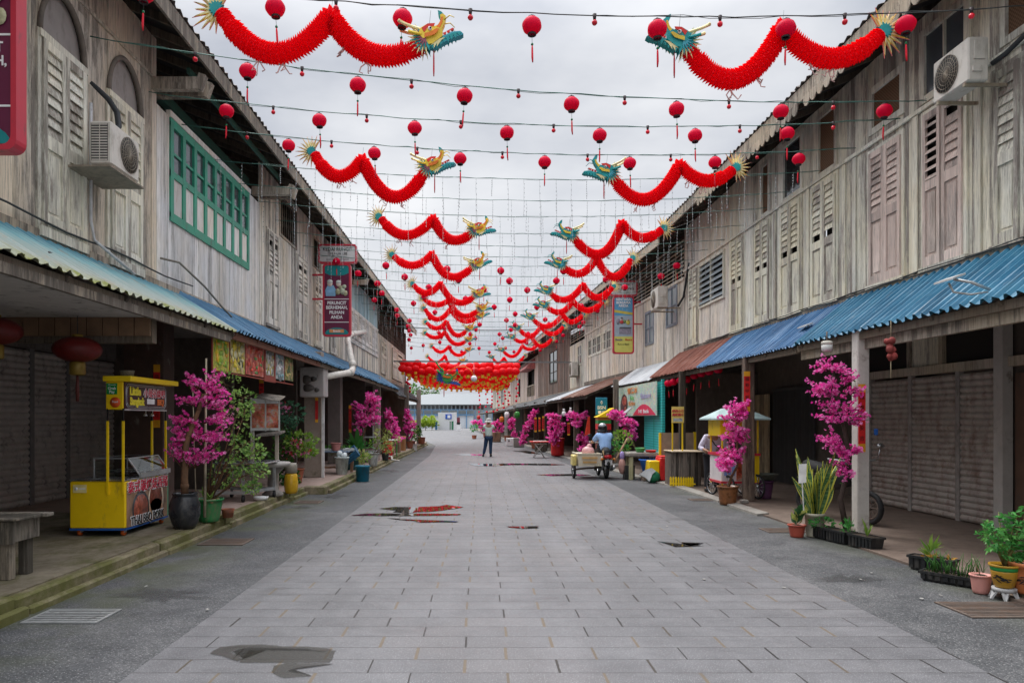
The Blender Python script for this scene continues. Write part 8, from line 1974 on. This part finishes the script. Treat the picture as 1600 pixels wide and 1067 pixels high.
# ---- standing person photographing the street, seen from behind
s = 31.2/F; g = V(((763.5-CX)*s, 31.2, 0)); X = g.x; Y0 = 31.2
t = thing('person', 'person in pale green T-shirt, jeans and sun hat standing mid street seen from behind', 'person', g)
J = {}; B = []
J['hip'] = (V((X,Y0,.90)),.13,.10); J['spine'] = (V((X,Y0+.01,1.08)),.135,.095); J['chest'] = (V((X,Y0-.01,1.27)),.15,.10); J['neck'] = (V((X,Y0+.01,1.39)),.052,.052); J['nk2'] = (V((X,Y0+.03,1.46)),.05,.05)
B += [('hip','spine'),('spine','chest'),('chest','neck'),('neck','nk2')]
for k, nm in ((-1,'l'),(1,'r')):
    J['sh'+nm] = (V((X+k*.175,Y0,1.33)),.06,.055); J['el'+nm] = (V((X+k*.285,Y0+.10,1.14)),.044,.042); J['wr'+nm] = (V((X+k*.12,Y0+.30,1.36)),.030,.028); B += [('chest','sh'+nm),('sh'+nm,'el'+nm),('el'+nm,'wr'+nm)]
    hand(J, B, J['wr'+nm][0], (-k*.3,.25,.6), (0,-1,.2), k, 'wr'+nm)
    fx = -.225 if k < 0 else .085; kx = -.13 if k < 0 else .075
    J['th'+nm] = (V((X+k*.09,Y0,.82)),.098,.095); J['kn'+nm] = (V((X+kx+.01*k,Y0+.02,.46)),.062,.062); J['an'+nm] = (V((X+fx,Y0-.02,.09)),.042,.045); J['ft'+nm] = (V((X+fx+.02*k,Y0+.12,.045)),.042,.035)
    B += [('hip','th'+nm),('th'+nm,'kn'+nm),('kn'+nm,'an'+nm),('an'+nm,'ft'+nm)]
vs, fs = skin_mesh(J, B, 2); mb = MB(); mb.add(vs, fs, 0, .5, True); hd = head(t, (X,Y0+.05,1.535), (0,1,.05), .10); o = len(mb.v); mb.v += hd.v; mb.f += [tuple(i+o for i in f) for f in hd.f]; mb.m += hd.m; mb.t += hd.t; mb.s += hd.s
mb.build('body', SKM, t)
def garment(name, keys, grow, bones, mat, t, J=J, extra=None):
    j2 = {k: (J[k][0], J[k][1]+grow, (J[k][2] if len(J[k]) > 2 else J[k][1])+grow) for k in keys}
    if extra: j2.update(extra)
    vs, fs = skin_mesh(j2, bones, 2); mb = MB(); mb.add(vs, fs, 0, .5, True); return mb.build(name, mat, t)
ex = {}
for k, nm in ((-1,'l'),(1,'r')): a, b = J['sh'+nm][0], J['el'+nm][0]; ex['sl'+nm] = (a.lerp(b,.62), .072, .070)
ex['hem'] = (V((X,Y0,.86)),.165,.13); ex['waist'] = (V((X,Y0,.98)),.165,.125); ex['mid'] = (V((X,Y0,1.12)),.168,.125)
garment('shirt', ['chest','shl','shr'], .024, [('chest','shl'),('chest','shr'),('shl','sll'),('shr','slr'),('chest','mid'),('mid','waist'),('waist','hem')], cloth('pale_green_cotton',(.52,.62,.56)), t, J, ex)
garment('jeans', ['hip','thl','thr','knl','knr','anl','anr'], .018, [('hip','thl'),('hip','thr'),('thl','knl'),('thr','knr'),('knl','anl'),('knr','anr')], cloth('blue_denim',(.022,.045,.095)), t)
for k, nm in ((-1,'l'),(1,'r')):
    f = J['an'+nm][0]; mb = MB(); mb.ball(f+V((.01*k,.06,-.035)), .06, 10, 7, sc3=(.9,2.3,.95)); mb.box((f.x-.05+.01*k,f.y-.07,.0),(f.x+.05+.01*k,f.y+.19,.03)); mb.build('shoe', M_blk, t)
mb = MB(); c = V((X,Y0+.045,1.55)); mb.lathe(c, [(.185,-.035),(.19,-.045),(.125,.015),(.118,.06),(.10,.105),(.06,.125),(.001,.128)], 22); h_ = mb.build('sun_hat', cloth('hat_grey',(.46,.45,.44)), t); mb = MB(); mb.lathe(c, [(.128,.012),(.127,.035),(.124,.035),(.125,.012)], 22); mb.build('hat_band', cloth('hat_band_grey',(.22,.22,.22)), h_)
mb = MB(); mb.box((X-.07,Y0+.34,1.42),(X+.07,Y0+.36,1.5)); mb.build('phone', M_blk, t)

# ---- motorcycle with sidecar and its rider
mx, my = 3.447, 19.5
t = thing('sidecar_motorcycle', 'motorcycle with a cream box sidecar parked on the right seen from behind', 'motorcycle', (3.1,19.9,0))
wheel(t, (mx,my+.28,.285), .285, .085, (1,0,0)); wheel(t, (mx-.02,my+1.48,.285), .285, .085, (1,0,0)); wheel(t, (2.56,my+.35,.24), .24, .07, (1,0,0))
M_mb = plain('bike_black', (.014,.014,.016), .3, var=.1); M_mbr = plain('bike_maroon', (.16,.02,.02), .3)
mb = MB(); mb.tube([V((mx,my+.02,.50)),V((mx,my+.12,.60)),V((mx,my+.45,.66)),V((mx,my+.9,.62)),V((mx,my+1.2,.60))], [.05,.10,.12,.11,.09], 10); mb.tube([V((mx,my+.02,.60)),V((mx,my-.05,.42)),V((mx,my-.02,.33))], [.085,.075,.05], 8); mb.build('body', M_mb, t)
mb = MB(); mb.tube([V((mx,my+.05,.71)),V((mx,my+.35,.75)),V((mx,my+.8,.74))], [.09,.125,.11], 10); mb.build('seat', M_rub, t)
mb = MB(); mb.ball((mx,my-.03,.615), .12, 12, 8, sc3=(.95,.5,.55)); mb.build('tail_lamp', plain('lamp_red',(.45,.012,.018),.15), t); mb = MB(); mb.tube([V((mx-.09,my-.04,.685)),V((mx,my-.06,.70)),V((mx+.09,my-.04,.685))], .02, 6); mb.build('tail_trim', M_mb, t)
mb = MB(); mb.box((mx-.095,my-.10,.40),(mx+.095,my-.09,.53)); pl = mb.build('number_plate', plain('plate_grey',(.50,.50,.51),.4,var=.05), t); text('QAA', (mx,my-.101,.495), (1,0,0), (0,0,1), .055, M_blk, pl, bold=.01, th=.001); text('5618', (mx,my-.101,.437), (1,0,0), (0,0,1), .055, M_blk, pl, bold=.01, th=.001)
for sx_ in (-1,1): mb = MB(); mb.ball((mx+sx_*.17,my-.02,.55), .035, 8, 6); mb.cyl((mx+sx_*.08,my,.55),(mx+sx_*.16,my-.01,.55),.01,n=5); mb.build('turn_signal', plain('signal_orange',(.60,.18,.02),.2), t)
mb = MB(); mb.tube([V((mx+.15,my+.8,.2)),V((mx+.16,my+.4,.24)),V((mx+.17,my+.0,.34))], [.035,.045,.05], 8); mb.build('exhaust', M_silver, t); mb = MB(); mb.tube([V((mx-.1,my+.28,.285)),V((mx-.12,my+.75,.36))], .025, 6); mb.tube([V((mx+.1,my+.28,.285)),V((mx+.12,my+.75,.36))], .025, 6); mb.tube([V((mx-.1,my+.2,.3)),V((mx-.11,my+.3,.62))], .028, 8); mb.tube([V((mx+.1,my+.2,.3)),V((mx+.11,my+.3,.62))], .028, 8); mb.build('swing_arm', M_steel, t)
mb = MB(); mb.bbox((mx-.14,my+.62,.2),(mx+.14,my+1.02,.48),.04); mb.build('engine', M_steel, t); mb = MB(); mb.tube([V((mx,my+1.48,.285)),V((mx,my+1.28,.75)),V((mx,my+1.22,.95))], .035, 8); mb.build('fork', M_mb, t)
mb = MB(); mb.tube([V((mx-.36,my+1.02,.99)),V((mx-.2,my+1.16,.97)),V((mx,my+1.2,.95)),V((mx+.2,my+1.16,.97)),V((mx+.36,my+1.02,.99))], .017, 7); mb.build('handlebar', M_steel, t)
for sx_ in (-1,1): mb = MB(); mb.tube([V((mx+sx_*.25,my+1.12,.98)),V((mx+sx_*.32,my+1.1,1.14))], .008, 5); mb.ball((mx+sx_*.33,my+1.1,1.17), .06, 8, 6, sc3=(1.1,.35,.7)); mb.build('mirror', M_mb, t)
M_cream2 = plain('sidecar_cream', (.66,.60,.46), .45, var=.08, dirt=.15); M_tan = plain('sidecar_tan', (.60,.36,.14), .5)
mb = MB(); y0, y1 = my+.02, my+1.25; mb.hexa([(2.66,y0,.36),(3.28,y0,.36),(3.28,y1,.36),(2.66,y1,.36),(2.63,y0-.03,.68),(3.27,y0-.03,.68),(3.27,y1,.68),(2.63,y1,.68)]); sb = mb.build('sidecar_box', M_cream2, t)
mb = MB(); mb.hexa([(2.76,y0-.034,.44),(3.14,y0-.034,.44),(3.14,y0-.02,.44),(2.76,y0-.02,.44),(2.76,y0-.037,.495),(3.14,y0-.037,.495),(3.14,y0-.02,.495),(2.76,y0-.02,.495)]); mb.hexa([(2.74,y0-.047,.555),(3.16,y0-.047,.555),(3.16,y0-.03,.555),(2.74,y0-.03,.555),(2.74,y0-.05,.61),(3.16,y0-.05,.61),(3.16,y0-.03,.61),(2.74,y0-.03,.61)]); mb.build('tan_stripe', M_tan, sb); mb = MB(); mb.box((2.62,y0-.05,.68),(3.28,y0,.71)); mb.box((2.62,y0,.68),(2.66,y1,.70)); mb.box((3.24,y0,.68),(3.28,y1,.70)); mb.build('rim', M_cream2, sb)
mb = MB(); mb.bbox((2.50,my+.12,.35),(2.61,my+.6,.66),.03); mb.build('sidecar_fender', plain('fender_yellow',(.72,.58,.20),.4), t)
mb = MB(); mb.tube([V((2.56,my+.35,.24)),V((2.9,my+.35,.28)),V((mx-.08,my+.4,.3))], .028, 7); mb.tube([V((2.66,my+1.1,.32)),V((mx-.05,my+1.1,.32))], .025, 7); mb.tube([V((3.2,my+.6,.34)),V((mx-.05,my+.7,.60))], .02, 6); mb.build('sidecar_frame', M_iron, t)
mb = MB(); mb.tube([V((3.3,my+.15,.45)),V((3.36,my+.12,.62)),V((3.33,my+.1,.78))], .02, 6); mb.build('carry_hook', plain('hook_tan',(.45,.30,.15),.5), t)
mb = MB(); c = V((2.98,my+.5,.74)); mb.ball(c, .18, 10, 8, sc3=(1.0,.9,.8)); mb.ball(c+V((.03,0,.14)), .07, 8, 6); tag(mb.build('plastic_bag', plain('bag_pink',(.66,.36,.36),.4,var=.2), None, c), 'tied pink plastic bag sitting in the sidecar box', 'plastic bag')
# rider
t = thing('person', 'rider in light blue shirt and black helmet sitting on the sidecar motorcycle', 'person', (mx,my+.55,.78))
X, Y0 = mx+.0, my+.52; J = {}; B = []
J['hip'] = (V((X,Y0,.84)),.14,.12); J['spine'] = (V((X+.01,Y0+.06,1.0)),.14,.105); J['chest'] = (V((X+.02,Y0+.12,1.14)),.15,.11); J['neck'] = (V((X,Y0+.17,1.235)),.055,.055); J['nk2'] = (V((X-.01,Y0+.2,1.29)),.052,.052); B += [('hip','spine'),('spine','chest'),('chest','neck'),('neck','nk2')]
for k, nm in ((-1,'l'),(1,'r')):
    J['sh'+nm] = (V((X+k*.17,Y0+.13,1.17)),.062,.06); J['el'+nm] = (V((X+k*.29,Y0+.32,.98)),.045,.043); J['wr'+nm] = (V((X+k*.29,Y0+.50,1.0)),.032,.03); B += [('chest','sh'+nm),('sh'+nm,'el'+nm),('el'+nm,'wr'+nm)]; hand(J, B, J['wr'+nm][0], (0,1,-.1), (0,0,1), k, 'wr'+nm, .8)
    J['th'+nm] = (V((X+k*.10,Y0+.05,.80)),.10,.10); J['kn'+nm] = (V((X+k*.20,Y0+.42,.66)),.07,.07); J['an'+nm] = (V((X+k*.19,Y0+.30,.27)),.045,.045); J['ft'+nm] = (V((X+k*.20,Y0+.45,.22)),.04,.035); B += [('hip','th'+nm),('th'+nm,'kn'+nm),('kn'+nm,'an'+nm),('an'+nm,'ft'+nm)]
vs, fs = skin_mesh(J, B, 2); mb = MB(); mb.add(vs, fs, 0, .5, True); hc = V((X-.02,Y0+.23,1.37)); hd = head(t, hc, (0,1,0), .10); o = len(mb.v); mb.v += hd.v; mb.f += [tuple(i+o for i in f) for f in hd.f]; mb.m += hd.m; mb.t += hd.t; mb.s += hd.s; mb.build('body', SKM, t)
ex = {'waist': (V((X+.01,Y0-.0,.86)),.185,.155), 'hem': (V((X+.01,Y0-.05,.72)),.18,.14), 'mid': (V((X+.02,Y0+.05,1.0)),.19,.145)}
for k, nm in ((-1,'l'),(1,'r')): a, b = J['sh'+nm][0], J['el'+nm][0]; ex['sl'+nm] = (a.lerp(b,.8), .072, .07)
garment('shirt', ['chest','shl','shr'], .038, [('chest','shl'),('chest','shr'),('shl','sll'),('shr','slr'),('chest','mid'),('mid','waist'),('waist','hem')], cloth('light_blue_cotton',(.27,.42,.68)), t, J, ex)
garment('trousers', ['hip','thl','thr','knl','knr','anl','anr'], .016, [('hip','thl'),('hip','thr'),('thl','knl'),('thr','knr'),('knl','anl'),('knr','anr')], cloth('dark_trousers',(.03,.028,.032)), t, J)
for k, nm in ((-1,'l'),(1,'r')): f = J['an'+nm][0]; mb = MB(); mb.ball(f+V((.01*k,.07,-.045)), .055, 10, 7, sc3=(.9,2.2,.9)); mb.build('shoe', M_blk, t)
mb = MB(); mb.ball(hc+V((0,0,.02)), .142, 18, 12, 0, sc3=(.95,1.08,1.0)); mb.tube([hc+V((.14*math.cos(q),.14*math.sin(q),-.07)) for q in [PI*i/12*1.0+PI for i in range(13)]], .028, 8, 0); hm = mb.build('helmet', plain('helmet_black',(.015,.016,.018),.15), t); mb = MB(); mb.ball(hc+V((-.01,-.035,.075)), .115, 14, 9, 0, sc3=(.95,1,.75)); mb.build('helmet_panel', plain('helmet_silver',(.42,.45,.48),.25,.3), hm)
# ---- vendor bending behind the pink cart
t = thing('person', 'vendor in white lilac shirt bending behind the pink food cart', 'person', (5.35,15.95,.03))
X, Y0 = 5.13, 15.95; J = {}; B = []
J['hip'] = (V((X,Y0,.86)),.13,.11); J['spine'] = (V((X-.01,Y0-.06,1.04)),.135,.10); J['chest'] = (V((X-.03,Y0-.16,1.20)),.15,.105); J['neck'] = (V((X-.01,Y0-.24,1.31)),.052,.052); J['nk2'] = (V((X+.0,Y0-.28,1.38)),.05,.05); B += [('hip','spine'),('spine','chest'),('chest','neck'),('neck','nk2')]
for k, nm in ((-1,'l'),(1,'r')):
    J['sh'+nm] = (V((X+k*.18,Y0-.17,1.24)),.062,.058); J['el'+nm] = (V((X+k*.30,Y0-.14,1.0)),.045,.043); J['wr'+nm] = (V((X+k*.26,Y0-.36,.97)),.031,.03); B += [('chest','sh'+nm),('sh'+nm,'el'+nm),('el'+nm,'wr'+nm)]; hand(J, B, J['wr'+nm][0], (-k*.3,-1,-.1), (0,0,1), k, 'wr'+nm, .6)
    J['th'+nm] = (V((X+k*.09,Y0+.02,.80)),.095,.095); J['kn'+nm] = (V((X+k*.10,Y0-.02,.45)),.062,.062); J['an'+nm] = (V((X+k*.11,Y0+.03,.11)),.042,.042); J['ft'+nm] = (V((X+k*.12,Y0-.10,.07)),.04,.034); B += [('hip','th'+nm),('th'+nm,'kn'+nm),('kn'+nm,'an'+nm),('an'+nm,'ft'+nm)]
vs, fs = skin_mesh(J, B, 2); mb = MB(); mb.add(vs, fs, 0, .5, True); hc = V((X+.0,Y0-.31,1.46)); hd = head(t, hc, (0,-1,-.4), .10); o = len(mb.v); mb.v += hd.v; mb.f += [tuple(i+o for i in f) for f in hd.f]; mb.m += hd.m; mb.t += hd.t; mb.s += hd.s; mb.build('body', SKM, t)
mb = MB(); mb.ball(hc+V((0,.025,.03)), .106, 14, 10, sc3=(.88,1,1.02)); mb.build('hair', M_hair, t)
ex = {'waist': (V((X,Y0-.02,.95)),.165,.13), 'hem': (V((X,Y0,.80)),.165,.13)}
for k, nm in ((-1,'l'),(1,'r')): a, b = J['el'+nm][0], J['wr'+nm][0]; ex['sl'+nm] = (a.lerp(b,.75), .048, .046)
garment('shirt', ['chest','spine','shl','shr','ell','elr'], .026, [('chest','shl'),('chest','shr'),('shl','ell'),('shr','elr'),('ell','sll'),('elr','slr'),('chest','spine'),('spine','waist'),('waist','hem')], cloth('white_lilac_cotton',(.62,.58,.70)), t, J, ex)
garment('trousers', ['hip','thl','thr','knl','knr','anl','anr'], .016, [('hip','thl'),('hip','thr'),('thl','knl'),('thr','knr'),('knl','anl'),('knr','anr')], cloth('dark_trousers2',(.03,.03,.035)), t, J)
mb = MB(); mb.tube([V((X-.14,Y0-.32,1.24)),V((X-.05,Y0-.33,1.1)),V((X+.10,Y0-.24,.98)),V((X+.17,Y0-.1,.92))], .014, 5); mb.build('bag_strap', M_blk, t)
for k, nm in ((-1,'l'),(1,'r')): f = J['an'+nm][0]; mb = MB(); mb.ball(f+V((.01*k,-.06,-.04)), .055, 10, 7, sc3=(.9,2.2,.9)); mb.build('shoe', M_blk, t)

# ================================================================ far end of the street
D = 125.0
M_hb = plain('hall_wall', (.36,.40,.41), .7, var=.12); M_hroof = plain('hall_roof', (.15,.17,.185), .5, var=.1, dirt=.1); M_hblue = plain('hall_blue', (.10,.24,.42), .5)
t = thing('hall_building', 'long pale hall with grey roof and blue posts across the street end', 'building', (-9,D,0)); fx = lambda x: P(x, 0, D).x
zE, zR, z0_ = P(0,632,D).z, P(0,614,D).z, 0
MB().box((fx(560),D,0),(fx(800),D+8,zE)).build('wall', M_hb, t)
mb = MB(); a_, b_ = fx(552), fx(806); mb.add([(a_,D-1,zE),(b_,D-1,zE),(b_,D+9,zE),(a_,D+9,zE),(fx(668),D+4,zR),(fx(760),D+4,zR)], [(0,1,5,4),(2,3,4,5),(1,2,5),(3,0,4),(3,2,1,0)],0,.5); mb.build('roof', M_hroof, t)
for i in range(30):
    xx = 566+i*6.4; p, q = P(xx,639.6,D-.05), P(xx+4.0,633.4,D-.05); MB().box((p.x,D-.06,p.z),(q.x,D-.01,q.z)).build('window', M_glassd, t)
mb = MB(); [mb.box((fx(568+i*13.4)-.05,D-.7,0),(fx(568+i*13.4)+.09,D-.55,P(0,641,D).z)) for i in range(17)]; z = P(0,648,D).z; mb.box((fx(560),D-.72,z-.08),(fx(740),D-.5,z+.10)); z = P(0,640.5,D).z; mb.box((fx(560),D-.72,z),(fx(740),D-.5,z+.12)); mb.build('veranda_frame', M_hblue, t)
mb = MB(); mb.box((fx(560),D-.45,0),(fx(740),D-.3,P(0,649,D).z)); mb.build('boundary_panel', plain('panel_white',(.60,.63,.66),.6,var=.1), t)
d = 105.0; t = thing('hoarding', 'white hoarding with a blue notice at the street end', 'hoarding', (P(698,665,d).x,d,0)); MB().box((P(684.5,0,d).x,d,0),(P(709.5,0,d).x,d+.3,P(0,644.2,d).z)).build('board', plain('hoard_white',(.68,.68,.70),.6,var=.06), t)
p, q = P(696,654.5,d-.06), P(705.5,647,d-.06); MB().box((p.x,d-.08,p.z),(q.x,d-.01,q.z)).build('notice', plain('notice_blue',(.03,.10,.45),.4), t); mb = MB(); mb.box((p.x+.3,d-.1,p.z+.15),(p.x+.72,d-.081,q.z-.15)); mb.build('notice_print', M_wht, t)
d = 100; mb = MB(); mb.box((P(709.8,0,d).x,d,0),(P(713.5,0,d).x,d+.35,P(0,644,d).z)); tag(mb.build('gate_post', M_wht, None, (P(711,0,d).x,d,0)), 'white square gate post right of the blue notice hoarding', 'post')
t = thing('food_stall', 'small dark fronted white stall right of the gate post at the street end', 'stall', (P(716,0,98).x,98,0)); d = 98; MB().bbox((P(713.6,0,d).x,d,0),(P(720.3,0,d).x,d+.6,P(0,662.5,d).z),.03).build('counter', M_wht, t); MB().box((P(713.4,0,d).x,d-.03,P(0,663,d).z),(P(719,0,d).x,d+.6,P(0,660,d).z)).build('dark_top', M_blk, t); mb = MB(); mb.box((P(713.8,0,d).x,d+.3,P(0,660,d).z),(P(718.5,0,d).x,d+.6,P(0,652,d).z)); mb.build('red_front', plain('stall_maroon',(.22,.04,.06),.6), t)
for i, (x, w, y1, col, lab) in enumerate(((681.5,3.4,658.5,(.03,.12,.22),'dark blue wheeled bin by the white hoarding'),(707,3,657.8,(.03,.16,.08),'green wheeled bin before the white hoarding'),(703.5,2.2,657.8,(.22,.30,.24),'grey green wheeled bin before the white hoarding'))):
    d = 103; p = P(x-w/2,0,d); q = P(x+w/2,y1,d); t = thing('wheeled_bin', lab, 'bin', ((p.x+q.x)/2,d,0)); MB().bbox((p.x,d,.05),(q.x,d+.4,q.z-.08),.03).build('bin_body', plain('bin_%d' % i, col, .5), t); MB().bbox((p.x-.03,d-.03,q.z-.08),(q.x+.03,d+.43,q.z),.02).build('lid', plain('bin_%d' % i, col, .5), t)
# greenery and trees behind the left row
t = MB(); 
for i in range(1500): leaf_add(t, P(R.uniform(640,683), R.uniform(659.5,666), 104+R.uniform(-1,1)), rv()+V((0,0,.7)), R.uniform(.3,.6), .4)
o = t.build('hedge', leafmat('hedge_lime',(.20,.34,.03),(.52,.62,.08)), None, P(660,668,104)); tag(o, 'low lime green hedge along the far end of the street', 'hedge')
for i, (x, y0, d, lab) in enumerate(((665,652,103.5,'taller lime green bush in the left part of the far hedge'),(675,651,103.2,'lime green bush beside the blue bin at the street end'))):
    t = thing('bush', lab, 'bush', P(x,667,d)); fo = MB(); bush(fo, P(x,(y0+667)/2,d), (.42,.4,.72), 220, .42, .35, 0, .6); fo.build('foliage', leafmat('hedge_lime',(.20,.34,.03),(.52,.62,.08)), t); mb = MB(); mb.tube([V((P(x,0,d).x,d,0)),P(x,(y0+667)/2,d)], .05, 5); mb.build('stem', M_bark, t)
def far_tree(label, x, y0, d, r, h):
    c = P(x, y0, d); t = thing('tree', label, 'tree', (c.x,d,0), 'trees beyond the street end'); tr = MB(); tr.tube([V((c.x,d,-.2)), V((c.x+.2,d,c.z*.4)), V((c.x,d,c.z*.75))], [.35,.26,.14], 7); fo = MB()
    for k in range(16):
        q = c+V((R.uniform(-1,1)*r, R.uniform(-.6,.6)*r, R.uniform(-.75,.55)*h)); bush(fo, q, (r*.42,r*.4,h*.3), 90, r*.16, .5, R.choice((0,0,1)), .2); tr.tube([V((c.x,d,c.z*.5)), q], [.10,.03], 5)
    tr.build('trunk', M_bark, t); fo.build('crown', [M_leaf, leafmat('leaf_mid',(.06,.14,.03),(.18,.30,.07))], t)
far_tree('rounded green tree behind the left row end beside the hall roof', 646, 622, 150, 4.2, 3.6); far_tree('green tree hidden mostly behind the left row corner', 628, 618, 158, 4.5, 4)
mb = MB(); Y1 = 420; n = 40; vs = []
for i in range(n+1): x = -260+520*i/n; vs += [(x,Y1,-2),(x,Y1,6+5*math.sin(i*.5)+4*math.sin(i*1.3+1)),(x,Y1+70,-2)]
fs = []
for i in range(n): k = 3*i; fs += [(k,k+3,k+4,k+1),(k+1,k+4,k+5,k+2)]
mb.add(vs, fs, 0, .5); tag(mb.build('hills', plain('hill_green',(.10,.15,.10),.9,var=.3,scale=.05)), kind='structure')
